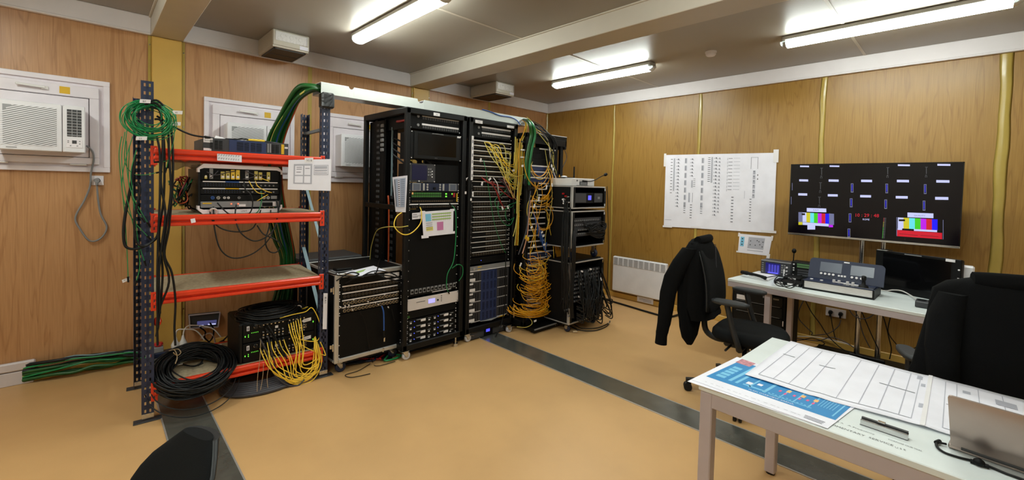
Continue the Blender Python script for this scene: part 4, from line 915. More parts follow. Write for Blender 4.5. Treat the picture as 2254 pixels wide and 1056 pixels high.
for i, (x, y) in enumerate(((762, 676), (770, 674), (778, 684), (812, 666), (828, 668), (834, 672), (848, 650), (856, 678), (780, 662), (752, 678))):
    p = at(x, y, y=iy-.006); b = MB(LABEL); b.cyl(p, p+V((-.018, -.02, .018)), .005, 8); b.m(BLK); b.cyl(p+V((-.016, -.018, .016)), p+V((.002, -.002, -.002)), .004, 6); b.build('plug', label='small white plug in the sockets of the flight case', cat='plug', group='white plugs in the flight case')
cable('blue_lead', [at(840, 673, y=iy-.03), at(844, 685, y=iy-.04), at(845, 705, y=iy-.045), at(845, 728, y=iy-.045)], .006, BLU, 'blue lead with a dark connector hanging down the flight case front', ends=(1,), endr=2, endl=.06)
b = MB(CHROME); p = at(846, 742, y=iy-.045); b.cyl(p, p+V((0, 0, -.035)), .009, 10); p2 = at(844, 766, y=iy-.05); b.cyl(p2, p2+V((-.004, 0, -.03)), .007, 10); b.build('metal_connector', label='two shiny metal connectors dangling below the blue lead', cat='connector')
for pp in ([(792, 685), (805, 715), (812, 760), (820, 795), (830, 805), (870, 795)], [(862, 680), (868, 705)], [(815, 800), (790, 815), (760, 825), (775, 830), (815, 822)]):
    cable('thin_lead', [at(x, y, y=iy-.03) if y < 790 else at(x, y, z=.008) for x, y in pp], .003, BLK, 'thin black lead trailing from the flight case to the floor', group='thin black leads of the flight case')
# on top of the case
e = thing('folded_sheet', 'white and green printed sheet lying on the flight case', 'paper', (-3.7, -1.1, fz1))
b = MB(PAPER)
pp = [(758, 600), (822, 585), (850, 596), (842, 597), (790, 608), (775, 606)]
P_ = [at(x, y, z=fz1+.004) for x, y in pp]; P_ = [V((min(fx1-.03, max(fx0+.03, p.x)), min(fyb-.02, p.y), p.z)) for p in P_]
b.slab([P_[0], P_[1], P_[2], P_[4]], (0, 0, 1), .002); b.build('sheet', e)
b = MB(PGRN); a0 = P_[0].lerp(P_[1], .35).lerp(P_[4], .3); a1 = P_[0].lerp(P_[1], .8).lerp(P_[4], .25); b.slab([a0, a1, a1.lerp(P_[4], .35), a0.lerp(P_[4], .4)], (0, 0, 1), .003); b.build('green_print', e)
random.seed(2)
for i, pp in enumerate(([(740, 618), (770, 600), (790, 603), (775, 610)], [(800, 606), (820, 597), (845, 597), (870, 605), (885, 620), (892, 640)], [(760, 622), (810, 604), (850, 606), (880, 612)], [(825, 600), (850, 612), (890, 622), (893, 632), (920, 640)], [(775, 612), (815, 606), (828, 600), (836, 570)], [(720, 600), (750, 606), (800, 610)])):
    pts = [at(x, y, z=fz1+.012+.004*i) if y < 618 else at(x, y, y=fyf-.02) for x, y in pp]
    cable('lead_on_case', pts, .0052, BLK, 'black lead lying across the top of the flight case', group='black leads on the flight case', ends=(1,) if i < 2 else None)
b = MB(BLK2); b.box(-3.93, -3.80, -1.28, -1.20, fz1+.0005, fz1+.022, .006); b.m(GREYP); b.box(-3.95, -3.79, -1.30, -1.18, fz1-.0, fz1+.0015); b.build('black_clip', label='small black plate on the front left corner of the flight case top', cat='metal plate')
b = MB(DARKG); b.box(-4.02, -3.44, -.70, -.28, .775, .83, .02)
b.m(BLK2)
for k in range(9): b.box(-3.98+k*.06, -3.95+k*.06, -.702, -.699, .80, .808)
for x in (-3.95, -3.5):
    for y in (-.62, -.34): b.box(x-.02, x+.02, y-.02, y+.02, 0, .775)
b.build('black_stand', label='low black table with ribbed edge standing behind the flight case', cat='stand')
for i in range(5): cable('floor_lead', [(-3.9+.1*i, -1.2, .02), (-3.7+.08*i, -1.28-.02*i, .012), (-3.55, -1.22-.04*i, .02), (-3.3, -1.15, .015)], .008, [RUB, NAVY2, REDP, RUB, GREEN][i], ['black', 'navy', 'red', 'black', 'green'][i]+' cable on the floor under the flight case', group='cables on the floor under the flight case')
# ================================================================== SERVER RACKS
def rack_frame(lab, x0, x1, yf, yb, z0, z1, wheels, open_side=True, mat_=BLK):
    e = thing('server_rack', lab, 'server rack', ((x0+x1)/2, (yf+yb)/2, 0)); w = .045
    for x in (x0, x1-w):
        for y in (yf, yb-w): b = MB(mat_); b.box(x, x+w, y, y+w, z0, z1, .008); b.build('corner_post', e)
    b = MB(mat_); h = .055
    b.box(x0, x1, yf, yf+.03, z1-h, z1, .008); b.box(x0, x1, yb-.03, yb, z1-h, z1, .008); b.box(x0, x0+.03, yf, yb, z1-h, z1, .008); b.box(x1-.03, x1, yf, yb, z1-h, z1, .008); b.box(x0+.01, x1-.01, yf+.01, yb-.01, z1-.012, z1-.002); b.build('top_frame', e)
    b = MB(mat_); b.box(x0, x1, yf, yf+.03, z0, z0+h, .006); b.box(x0, x1, yb-.03, yb, z0, z0+h, .006); b.box(x0, x0+.03, yf, yb, z0, z0+h, .006); b.box(x1-.03, x1, yf, yb, z0, z0+h, .006); b.build('bottom_frame', e)
    for x in (x0+.048, x1-.068):
        for y in (yf+.045, yb-.2):
            b = MB(mat_); b.box(x, x+.02, y, y+.003, z0+h, z1-h); b.box(x if x < (x0+x1)/2 else x+.017, x+.003 if x < (x0+x1)/2 else x+.02, y, y+.05, z0+h, z1-h); b.build('mounting_rail', e)
    for x in (x0+.006, x1-.02):
        for z in (1.30, .62): b = MB(mat_); b.box(x, x+.014, yf+.04, yb-.04, z, z+.045, .003); b.build('side_crossbar', e)
    for (x, y, m, br) in wheels: castor(e, x, y, z0, .036, m, br)
    return e
RZ0, RZ1 = .085, 2.188
# ---- rack 1
r1 = (-3.432, -2.785, -1.475, -.66)
R1 = rack_frame('tall black open-sided server rack with a monitor drawer near its top', *r1, RZ0, RZ1, [(-3.40, -1.44, WHEEL, False), (-3.40, -.72, WHEEL, False), (-2.88, -.72, WHEEL, False)])
p = at(998, 760, z=.04); b = MB(CHROME); b.cyl((-2.86, -1.46, 0), (-2.86, -1.46, .012), .022, 14); b.cyl((-2.86, -1.46, .012), (-2.86, -1.46, .03), .026, 6); b.cyl((-2.86, -1.46, .03), (-2.86, -1.46, .085), .008, 10); b.build('levelling_foot', R1)
b = MB(LABEL); b.box(-3.165, -3.10, -1.478, -1.475, 2.145, 2.172); b.m(INK); b.text('R1', (-3.14, -1.4795, 2.151), (1, 0, 0), (0, 0, 1), .013); b.build('rack_label', R1)
a0, a1, ay = -3.378, -2.838, -1.435    # 19 inch opening and plane
def zy(py, x=965, yy=ay): return at(x, py, y=yy).z
# left side: what stands inside, seen through the open side
b = MB(DARKG)
for k in range(36): b.box(-3.396, -3.385, -.92, -.87, .25+k*.052, .272+k*.052)
b.m(GREYP)
for k in range(6): b.box(-3.402, -3.386, -1.0, -.95, 1.83+k*.045, 1.86+k*.045, .004)
b.m(BLK2); b.box(-3.387, -3.384, -1.0, -.86, .2, 2.12); b.build('cable_comb_strip', R1)
b = MB(LBLUE); b.box(-3.36, -3.35, -1.10, -1.085, 1.42, 2.05); b.build('light_side_rail', R1)
cable('orange_lead', [(-3.37, -1.06, 1.42), (-3.372, -1.075, 1.36), (-3.37, -1.082, 1.2), (-3.372, -1.09, .7), (-3.37, -1.08, .3)], .008, ORC, 'orange-red cable running down inside the open side of the first rack')
random.seed(6)
for i in range(12):
    y = -.80-.02*(i % 4); x = -3.35+.03*random.random()
    cable('rack_cable', [(x, y, 2.05-.04*i), (x-.01, y-.02, 1.7), (x+.01, y+.01, 1.3), (x, y-.015, .9), (x+.01, y, .4), (x, y, .15)], .007, [RUB, RUB, RUB, RUBG][i % 4], 'dark cable strapped along the rear of the first rack', group='cables along the rear of the first rack', sm=4)
for i in range(4):
    cable('rack_cable', [(-3.36, -1.12, 1.95-.05*i), (-3.30, -1.22, 1.9-.06*i), (-3.2, -1.36, 1.78-.06*i), (-3.1, -1.38, 1.7)], .009, RUB, 'thick black cable crossing the open side of the first rack near its top', group='thick cables at the top of the first rack')
b = MB(RED); b.box(-3.38, -3.30, -1.36, -1.20, 2.08, 2.10, .01); b.build('red_bundle', label='dull red bundle under the top of the first rack', cat='cable bundle')
b = MB(BLK2); b.box(-3.36, -2.86, -1.40, -.95, zy(278)-.04, zy(257), .003); b.build('equipment_chassis', label='black chassis in the top of the first rack, seen through its open side', cat='rack unit')
b = MB(BLK2); b.box(-3.384, -3.374, -1.02, -.705, .15, 2.12); b.box(-3.33, -3.32, -1.13, -.69, .15, 2.12); b.m(DARKG)
for k in range(30): b.box(-3.336, -3.33, -1.08, -1.04, .25+k*.06, .28+k*.06)
b.build('cable_manager', R1)
# devices from the top down
e = rackdev('patch_bay', 'twin-row jack panel with white strips at the top of the first rack', zy(289), zy(251), a0, a1, ay)
zt_, zb_ = zy(251), zy(289); hh = zt_-zb_
b = MB(LABEL)
for f in (.18, .66): b.box(a0+.12, a1-.02, ay-.004, ay, zt_-hh*(f+.10), zt_-hh*f)
b.build('label_strip', e)
b = MB(DARKG)
for f in (.36, .86):
    for k in range(16): b.box(a0+.125+k*.0248, a0+.143+k*.0248, ay-.005, ay, zt_-hh*(f+.07), zt_-hh*(f-.07))
b.m(GREYP)
for f in (.3, .78): b.cyl((a0+.08, ay-.008, zt_-hh*f), (a0+.08, ay, zt_-hh*f), .012, 10)
b.build('jack_row', e)
z1_, z0_ = zy(294), zy(353)
e = rackdev('monitor_drawer', 'black rack monitor, its screen dark, near the top of the first rack', z0_, z1_, a0, a1, ay-.02, BLK, cat='monitor')
b = MB(BLK); b.box(a0+.03, a1-.03, ay-.03, ay-.018, z0_+.004, z1_-.004, .004); b.build('bezel', e)
b = MB(BLKG); b.box(a0+.065, a1-.065, ay-.0315, ay-.029, z0_+.035, z1_-.018); b.build('screen', e)
b = MB(GREYP); b.box(a0+.21, a0+.33, ay-.033, ay-.03, z1_-.012, z1_-.007); b.m(LABEL); b.box(a1-.055, a1-.02, ay-.034, ay-.03, z1_-.024, z1_-.008); b.m(INK); b.text('MON', (a0+.24, ay-.033, z0_+.012), (1, 0, 0), (0, 0, 1), .008); b.build('small_labels', e)
e = rackdev('waveform_monitor', 'half-width blue-grey scope with a dark blue screen in the first rack', zy(402), zy(362), a0, a0+.27, ay, DGRY)
za, zb2 = zy(402), zy(362)
b = MB(SCRD); b.box(a0+.03, a0+.18, ay-.004, ay, za+.02, zb2-.014); b.build('screen', e)
b = MB(GREYP)
for k in range(3):
    for j in range(2): b.box(a0+.19+j*.022, a0+.203+j*.022, ay-.006, ay, za+.06+k*.026, za+.074+k*.026)
b.m(LABEL)
for q in ((.235, .05), (.235, .075), (.235, .10), (.10, .01)): b.cyl((a0+q[0], ay-.006, za+q[1]), (a0+q[0], ay, za+q[1]), .006, 8)
b.build('buttons', e)
b = MB(BLK2); b.box(a0+.272, a1, ay, ay+.004, za, zb2, .001); b.build('blanking_plate', label='plain black panel beside the blue-grey scope in the first rack', cat='blank panel')
za, zb2 = zy(421), zy(403)
e = rackdev('camera_control', 'blue black control panel with two square grey screens in the first rack', za, zb2, a0, a1, ay, MATS['navy device blue'] if False else DARKG)
zm = (za+zb2)/2; h2 = (zb2-za)
b = MB(NAVY2); b.box(a0+.02, a1-.02, ay-.003, ay, za+.002, zb2-.002); b.build('panel', e)
for x in (a0+.03, a1-.12):
    b = MB(GREYP); b.box(x, x+.088, ay-.008, ay-.002, za+.003, zb2-.003, .002); b.m(SCRG); b.box(x+.012, x+.076, ay-.0095, ay-.007, za+.010, zb2-.010); b.build('square_screen', e)
b = MB(ALU)
for x in (.14, .33+.02): b.box(a0+x, a0+x+.018, ay-.008, ay-.002, za+.006, zb2-.006, .003)
for x in (.185, .32):
    for q in (-.022, 0, .022): b.cyl((a0+x, ay-.010, zm+q), (a0+x, ay-.002, zm+q), .009, 10)
b.m(BLK)
b.cyl((a0+.26, ay-.014, zm-.01), (a0+.26, ay-.002, zm-.01), .012, 10)
b.build('knobs', e)
za, zb2 = zy(437), zy(422)
e = rackdev('intercom_station', 'panel with green lit keys and one red key in the first rack', za, zb2, a0, a1, ay)
b = MB(mat('dim green keys', (52, 92, 44), .4, emit=(60, 130, 40), estr=.12)); h2 = zb2-za
for k in range(13):
    for j in range(2): b.box(a0+.03+k*.024, a0+.051+k*.024, ay-.003, ay, za+h2*(.22+.38*j), za+h2*(.5+.38*j))
b.m(GDOT)
for j in range(2): b.box(a1-.155, a1-.14, ay-.004, ay, za+h2*(.22+.38*j), za+h2*(.42+.38*j))
b.box(a1-.085, a1-.075, ay-.004, ay, za+h2*.6, za+h2*.8)
b.m(RED); b.box(a1-.068, a1-.045, ay-.004, ay, za+h2*.2, za+h2*.85); b.m(YSTK); b.box(a1-.028, a1-.018, ay-.004, ay, za-.03, za+h2*.8); b.m(PORA); b.box(a0+.03, a0+.045, ay-.004, ay, za+h2*.6, za+h2*.9); b.build('lit_keys', e)
za, zb2 = zy(446), zy(438)
e = rackdev('key_row', 'dark panel of small brown keys under the green keys in the first rack', za, zb2, a0, a1, ay)
b = MB(BROWN)
for k in range(20): b.box(a0+.035+k*.022, a0+.05+k*.022, ay-.003, ay, za+.01, zb2-.012)
b.build('small_keys', e)
za, zb2 = zy(458), zy(447)
e = rackdev('jack_bay', 'row of small round jacks under a long white strip in the first rack', za, zb2, a0, a1, ay)
b = MB(LABEL); b.box(a0+.01, a1-.01, ay-.003, ay, zb2-.012, zb2-.002); b.build('label_strip', e)
conn_row(e, a0+.03, a1-.03, za+.014, ay, 22, .008)
za, zb2 = zy(630), zy(459)
e = rackdev('blanking_plate', 'tall plain black panels in the middle of the first rack', za, zb2, a0, a1, ay, depth=0)
bolts(e, a0+.009, a1-.009, [za+(zb2-za)*k/8 for k in range(1, 8)], ay)
za, zb2 = zy(642), zy(626)
e = rackdev('socket_bay', 'row of twelve metal framed sockets above the silver unit in the first rack', za, zb2, a0, a1, ay-.001)
b = MB(GREYP)
for k in range(12): x = a0+.035+k*.0415; b.box(x, x+.03, ay-.006, ay, za+.02, za+.062, .003)
b.m(BLK2)
for k in range(12): x = a0+.05+k*.0415; b.cyl((x, ay-.0075, za+.04), (x, ay-.005, za+.04), .011, 10)
b.m(LABEL); b.box(a0+.26, a0+.47, ay-.003, ay, za+.006, za+.012); b.build('socket_row', e)
za, zb2 = zy(671), zy(646)
e = rackdev('silver_amplifier', 'silver rack unit with a small blue lit display in the first rack', za, zb2, a0-.012, a1+.012, ay-.012, SILV, screws=False)
zm = (za+zb2)/2
b = MB(LCDW); b.box(a0+.215, a0+.285, ay-.0145, ay-.0115, zm-.016, zm+.022, .004); b.build('display', e)
b = MB(INKD); b.cyl((a0+.315, ay-.018, zm), (a0+.315, ay-.012, zm), .009, 12)
for x in (a0, a1): b.cyl((x, ay-.0135, za+.012), (x, ay-.012, za+.012), .005, 8); b.cyl((x, ay-.0135, zb2-.012), (x, ay-.012, zb2-.012), .005, 8)
for q in range(4): b.box(a0+.35, a0+.362, ay-.0135, ay-.012, zm+.03-.016*q, zm+.036-.016*q)
b.text('POWER AUDIO', (a0+.09, ay-.0135, zm+.012), (1, 0, 0), (0, 0, 1), .008, .09) if False else b.box(a0+.09, a0+.18, ay-.0135, ay-.012, zm+.012, zm+.016); b.build('knob_and_marks', e)
e = rackdev('blanking_plate', 'narrow black gap panel under the silver unit in the first rack', zy(688), zy(673), a0, a1, ay, depth=0)
b = MB(GREEND); b.box(a0+.008, a0+.03, ay-.004, ay, zy(688)+.01, zy(688)+.03); b.build('green_mark', e)
zt_, zb_ = zy(690), zy(752); N = 5; GS = 'thin servers at the bottom of the first rack'
for i in range(N):
    z1_ = zt_-(zt_-zb_)*i/N; z0_ = zt_-(zt_-zb_)*(i+1)/N
    e = rackdev('rack_server', '%s of the five thin black servers in the first rack' % ['topmost', 'second from top', 'middle one', 'second from bottom', 'lowest'][i], z0_, z1_, a0, a1, ay, group=GS, depth=.5)
    h2 = z1_-z0_; b = MB(LABEL)
    for s_ in (0, .25):
        b.box(a0+.145+s_, a0+.195+s_, ay-.004, ay, z0_+h2*.35, z0_+h2*.75); b.box(a0+.035+s_, a0+.052+s_, ay-.004, ay, z0_+h2*.3, z0_+h2*.5); b.box(a0+.225+s_*.95, a0+.242+s_*.95, ay-.004, ay, z0_+h2*.25, z0_+h2*.42)
    b.build('drive_labels', e)
    b = MB(GREYP)
    for s_ in (0, .25): b.box(a0+.10+s_, a0+.15+s_, ay-.008, ay, z0_+h2*.72, z0_+h2*.82); b.box(a0+.22+s_, a0+.25+s_, ay-.006, ay, z0_+h2*.6, z0_+h2*.7); b.box(a0+.03+s_, a0+.055+s_, ay-.006, ay, z0_+h2*.62, z0_+h2*.7)
    b.build('drive_handles', e)
    b = MB(BDOT)
    for s_ in (0, .25): b.cyl((a0+.08+s_, ay-.005, z0_+h2*.6), (a0+.08+s_, ay, z0_+h2*.6), .0035, 8)
    b.build('status_light', e)
# papers and leads on rack 1
cs5 = [at(864, 390, x=-3.445), at(897, 386, x=-3.445), at(893, 467, x=-3.445), at(871, 466, x=-3.445)]
def mk(e):
    b = MB(PGB); o = V((-.003, 0, 0)); q_rect(b, cs5, .10, .06, .9, .86, o); b.m(INK); q_rect(b, cs5, .12, .08, .2, .84, o*1.2)
    b.m(PAPER)
    q_rect(b, cs5, .38, .08, .52, .84, o*1.3)
    b.m(INKD)
    for k in range(13): q_rect(b, cs5, .39, .1+k*.057, .51, .12+k*.057, o*1.5); q_rect(b, cs5, .6, .1+k*.057, .86, .108+k*.057, o*1.5)
    b.build('printed_table', e)
paper_on('printed_list', cs5, (-1, 0, 0), 'tall narrow printed list taped to the side of the first rack', 'paper', mk)
yy = ay-.048
cs6 = [at(928, 466, y=yy), at(998, 461, y=yy), at(997, 514, y=yy), at(932, 521, y=yy)]
def mk(e):
    b = MB(PGRN); o = V((0, -.003, 0))
    for k in range(3): q_rect(b, cs6, .3, .10+k*.11, .92, .15+k*.11, o)
    b.m(PLB); q_rect(b, cs6, .1, .1, .27, .4, o); b.m(PYEL); q_rect(b, cs6, .1, .62, .32, .78, o); b.m(PMAG); q_rect(b, cs6, .45, .46, .66, .8, o); b.m(INK)
    for k in range(10): q_rect(b, cs6, .3+k*.062, .08, .304+k*.062, .42, o*1.3)
    for k in range(4): q_rect(b, cs6, .1, .46+k*.08, .3, .48+k*.08, o*1.3)
    b.m(PAPER); q_rect(b, cs6, -.07, .94, .16, 1.06, o*1.2); q_rect(b, cs6, .86, .90, 1.06, 1.0, o*1.2); q_rect(b, cs6, -.05, -.03, .1, .08, o*1.2); q_rect(b, cs6, .88, -.03, 1.03, .06, o*1.2); b.build('printed_chart', e)
paper_on('printed_chart', cs6, (0, -1, 0), 'printed chart with green, yellow and pink blocks on the first rack', 'paper', mk)
cs7 = [at(907, 469, y=yy+.015), at(928, 467, y=yy+.015), at(928, 481, y=yy+.015), at(907, 483, y=yy+.015)]
def mk(e):
    b = MB(INK); o = V((0, -.003, 0)); q_rect(b, cs7, .05, .2, .5, .3, o); q_rect(b, cs7, .05, .6, .6, .7, o); q_rect(b, cs7, 0, .46, 1, .52, o); b.build('print', e)
paper_on('label_card', cs7, (0, -1, 0), 'small white label cards left of the printed chart on the first rack', 'label', mk)
cable('yellow_lead', [at(924, 455, y=ay-.02), at(928, 468, y=ay-.06), at(925, 492, y=ay-.07), at(905, 513, y=ay-.08), at(885, 515, y=ay-.07), at(868, 498, y=ay-.05), at(872, 478, y=ay-.03), at(884, 468, y=ay-.02)], .0045, YEL, 'yellow lead looping from the jacks of the first rack round its left post', ends=(-1,))
cable('yellow_lead', [at(898, 497, x=-3.44), at(880, 500, x=-3.45), at(855, 499, x=-3.46), at(830, 507, x=-3.47), at(819, 535, x=-3.46), at(815, 560, x=-3.45), at(814, 590, x=-3.44)], .004, YEL2, 'olive yellow lead drooping across the open side of the first rack')
cable('green_lead', [at(994, 452, y=ay-.02), at(1002, 462, y=ay-.05), at(1004, 490, y=ay-.05), at(1003, 530, y=ay-.05), at(998, 575, y=ay-.055), at(985, 603, y=ay-.055), at(983, 630, y=ay-.05), at(987, 642, y=ay-.03)], .004, GREEN, 'long green lead hanging down the front of the first rack', ends=(1, -1))
cable('green_lead', [at(995, 590, y=ay-.05), at(1008, 582, y=ay-.05), at(1018, 587, y=ay-.05), at(1018, 605, y=ay-.05), at(1010, 618, y=ay-.03)], .004, GREEN, 'green lead making a round loop above the silver unit')
# ---- rack 2
r2 = (-2.752, -2.105, -1.475, -.66)
R2 = rack_frame('second tall black server rack with many patch panels and blue servers', *r2, RZ0, RZ1, [(-2.72, -1.44, WHEEL, True), (-2.22, -1.50, WHEEL, True), (-2.70, -.72, WHEEL, False), (-2.22, -.72, WHEEL, False)])
b = MB(BLK2); b.box(-2.109, -2.106, -1.43, -.7, .15, 2.13); b.build('side_panel', R2)
b = MB(BLK2); b.box(-2.751, -2.748, -1.43, -.7, .15, 2.13); b.build('side_panel', R2)
c0, c1 = -2.695, -2.162
def z2(py): return at(1088, py, y=ay).z
b = MB(LABEL); b.box(-2.69, -2.60, -1.478, -1.475, 2.135, 2.165); b.box(-2.27, -2.17, -1.478, -1.475, 2.135, 2.160); b.m(INK); b.text('R2', (-2.655, -1.4795, 2.143), (1, 0, 0), (0, 0, 1), .013); b.text('JF15', (-2.235, -1.4795, 2.14), (1, 0, 0), (0, 0, 1), .012); b.build('rack_label', R2)
e = rackdev('patch_bay', 'twin-row jack panel with white strips at the top of the second rack', z2(307), z2(276), c0, c1, ay)
zt_, zb_ = z2(276), z2(307); hh = zt_-zb_; b = MB(LABEL)
for f in (.18, .58): b.box(c0+.12, c1-.02, ay-.004, ay, zt_-hh*(f+.11), zt_-hh*f)
b.build('label_strip', e)
b = MB(DARKG)
for f in (.38, .8):
    for k in range(16): b.box(c0+.125+k*.0242, c0+.143+k*.0242, ay-.005, ay, zt_-hh*(f+.07), zt_-hh*(f-.07))
b.m(GREYP)
for f in (.3, .72): b.cyl((c0+.08, ay-.008, zt_-hh*f), (c0+.08, ay, zt_-hh*f), .012, 10)
b.build('jack_row', e)
NP = 8; GP = 'white-edged patch panels in the upper half of the second rack'
zA, zB = z2(311), z2(397)
for i in range(NP):
    z1_ = zA-(zA-zB)*i/NP; z0_ = zA-(zA-zB)*(i+1)/NP
    e = rackdev('patch_bay', 'white-edged patch panel in the second rack, %s of its eight' % nth(i, 8), z0_, z1_, c0, c1, ay, group=GP)
    b = MB(ALUW); b.box(c0+.012, c1-.012, ay-.012, ay, z1_-.017, z1_-.006, .002); b.build('label_strip', e)
    b = MB(BROWN)
    for k in range(24): b.cyl((c0+.03+k*.0203, ay-.005, z1_-.032), (c0+.03+k*.0203, ay, z1_-.032), .006, 8)
    b.build('jack_row', e)
zA, zB = z2(399), z2(560); NP = 15; GP = 'black socket panels in the middle of the second rack'
for i in range(NP):
    z1_ = zA-(zA-zB)*i/NP; z0_ = zA-(zA-zB)*(i+1)/NP
    e = rackdev('socket_bay', 'black socket panel in the middle of the second rack, %s' % nth(i, 15), z0_, z1_, c0, c1, ay, group=GP)
    b = MB(ALUW); b.box(c0+.03 if i % 4 else c0+.012, c1-.025, ay-.005, ay, z1_-.009, z1_-.003); b.build('label_strip', e)
    if i not in (0, 3): conn_row(e, c0+.035 if i < 10 or i == 14 else c0+.20, c1-.04, z1_-.029, ay, 14 if i < 10 or i == 14 else 9, .0115)
e = rackdev('blanking_plate', 'dark unit with one tiny blue light above the blue servers of the second rack', z2(576), z2(562), c0, c1, ay)
b = MB(BDOT); b.cyl((c0+.15, ay-.004, z2(569)), (c0+.15, ay, z2(569)), .0035, 8); b.build('status_light', e)
za, zb2 = z2(590), z2(578)-.005
e = rackdev('grey_switch', 'flat grey unit with yellow stickers above the blue servers', za, zb2, c0-.005, c1+.005, ay-.012, GREYP, screws=False)
b = MB(YSTK); b.box(c0+.10, c0+.15, ay-.0145, ay-.012, zb2-.018, zb2-.010); b.box(c0+.10, c0+.13, ay-.0145, ay-.012, za+.008, za+.014); b.m(GDOT); b.box(c1-.06, c1-.05, ay-.0145, ay-.012, za+.02, za+.03); b.m(ALU); b.cyl((c0+.05, ay-.02, (za+zb2)/2), (c0+.05, ay-.012, (za+zb2)/2), .014, 12); b.m(LABEL); b.box(c0, c1, ay-.0148, ay-.012, za, za+.006); b.build('stickers', e)
zA, zB = z2(591), z2(697); GP = 'blue and grey servers in the lower half of the second rack'
for i in range(5):
    z1_ = zA-(zA-zB)*i/5; z0_ = zA-(zA-zB)*(i+1)/5
    e = rackdev('rack_server', '%s of the five blue and grey servers in the second rack' % ['topmost', 'second from top', 'middle one', 'second from bottom', 'lowest'][i], z0_, z1_, c0, c1, ay-.006, DGRY, group=GP, screws=False, depth=.5)
    b = MB(NAVY3); b.box(c0+.15, c0+.36, ay-.012, ay-.006, z0_+.001, z1_-.001, .001); b.build('blue_panel', e)
    b = MB(BLK2)
    for q in (.045, .075, .105, .40, .43, .46, .49):
        for k in range(9): b.box(c0+q, c0+q+.02, ay-.0075, ay-.006, z0_+.012+k*.0085, z0_+.0165+k*.0085)
    for q in (.17, .22, .27, .32):
        for k in range(9): b.box(c0+q, c0+q+.03, ay-.0135, ay-.012, z0_+.012+k*.0085, z0_+.0145+k*.0085)
    b.build('ventilation_slots', e)
    b = MB(LABEL); b.box(c0+.004, c0+.05, ay-.0085, ay-.006, z1_-.026, z1_-.010); b.box(c0+.0, c0+.075, ay-.0085, ay-.006, z0_+.008, z0_+.036); b.m(ALUW)
    b.box(c0+.03, c0+.15, ay-.010, ay-.006, z0_, z0_+.004); b.box(c1-.16, c1-.02, ay-.010, ay-.006, z0_, z0_+.004); b.m(INK); b.text('SRV%d' % (i+1), (c0+.008, ay-.0095, z0_+.016), (1, 0, 0), (0, 0, 1), .012) if False else None; b.build('label_stickers', e)
b = MB(MATS['grey plastic']); b.slab([V((c0+.14, ay-.02, z2(697))), V((c0+.28, ay-.03, z2(697)-.012)), V((c1-.12, ay-.02, z2(697)+.003)), V((c0+.3, ay+.1, z2(697)))], (0, 0, -1), .004); b.m(YSTK); b.box(c0+.33, c1-.05, ay-.012, ay+.03, z2(697)-.012, z2(697)-.002); b.build('tray', label='grey tray with a yellow edge sticking out under the blue servers', cat='tray')
za, zb2 = z2(734), z2(708)
e = rackdev('power_supply', 'black power unit with a violet display at the foot of the second rack', za, zb2, c0, c1, ay-.004, BLK2, screws=False, cat='power supply')
b = MB(DARKG); b.box(c0+.03, c0+.20, ay-.014, ay-.004, za+.012, zb2-.006, .003); b.box(c0+.32, c1-.01, ay-.014, ay-.004, za+.012, zb2-.006, .003); b.m(GREYP); b.box(c0+.41, c0+.46, ay-.0155, ay-.014, (za+zb2)/2-.01, (za+zb2)/2+.012); b.build('front_covers', e)
b = MB(LCD); b.box(c0+.235, c0+.285, ay-.007, ay-.004, (za+zb2)/2-.018, (za+zb2)/2+.026, .003); b.build('display', e)
cable('black_lead', [at(1116, 470, y=ay-.02), at(1114, 520, y=ay-.04), at(1113, 590, y=ay-.05), at(1112, 660, y=ay-.05), at(1104, 712, y=ay-.05), at(1090, 742, y=ay-.09), at(1086, 752, y=ay-.13)], .006, BLK, 'black lead hanging down the second rack to the floor', ends=(1,))
b = MB(LABEL); b.box(c0-.035, c0-.01, ay-.043, ay-.040, z2(398), z2(306), .001); b.m(INK)
for k in range(6): b.box(c0-.028, c0-.018, ay-.0435, ay-.043, z2(398)+.03+k*.065, z2(398)+.06+k*.065)
b.build('label_tape', label='long vertical white label tape on the left post of the second rack', cat='label')
for i, (x, y) in enumerate(((1026, 392), (1025, 424), (1041, 424), (1041, 430), (1037, 439))):
    p = at(x, y, y=-1.478); b = MB(LABEL); b.slab([p, p+V((.022, 0, .01*(1-i % 2))), p+V((.022, 0, .012-.004)), p+V((.002, 0, -.022))], (0, -1, 0), .001) if i < 1 else b.box(p.x-.009, p.x+.009, p.y, p.y+.002, p.z-.012, p.z+.012); b.build('white_tag', label='tiny white tag stuck on the post between the first and second rack', cat='label', group='tiny white tags between the first two racks')
# leads on rack 2
random.seed(31); GL2 = 'pale yellow leads fanning from the second rack'
for i in range(16):
    sx = 1068+random.uniform(0, 45); sy = 312+random.uniform(0, 60)*((sx-1068)/45)**.5
    ex = 1135+random.uniform(-6, 10); ey = sy+random.uniform(35, 95)
    y0 = ay-.012
    cable('pale_yellow_lead', [at(sx, sy, y=y0), at(sx+12, sy+6+random.uniform(-3, 5), y=y0-.05), at((sx+ex)/2, (sy+ey)/2+random.uniform(0, 20), y=y0-.08-.02*random.random()), at(ex-6, ey-4, y=y0-.07), at(ex, ey-30*random.random(), y=y0-.05), at(ex+3, 300+random.uniform(0, 40), y=y0-.04)], .0040, YEL2 if i % 3 else YEL, 'pale yellow lead fanning from the upper patch panels of the second rack', group=GL2, n=5, sm=5)
cable('pale_yellow_lead', [at(1066, 312, y=ay-.02), at(1082, 345, y=ay-.08), at(1105, 372, y=ay-.12), at(1135, 388, y=ay-.14), at(1160, 378, y=ay-.14), at(1175, 345, y=ay-.12), at(1178, 300, y=ay-.09), at(1173, 272, y=ay-.03), at(1160, 258, y=ay+.12)], .0042, YEL2, 'long pale yellow lead swinging from the second rack up to the trunking end')
GR2 = 'red, brown and salmon leads from the middle of the second rack'
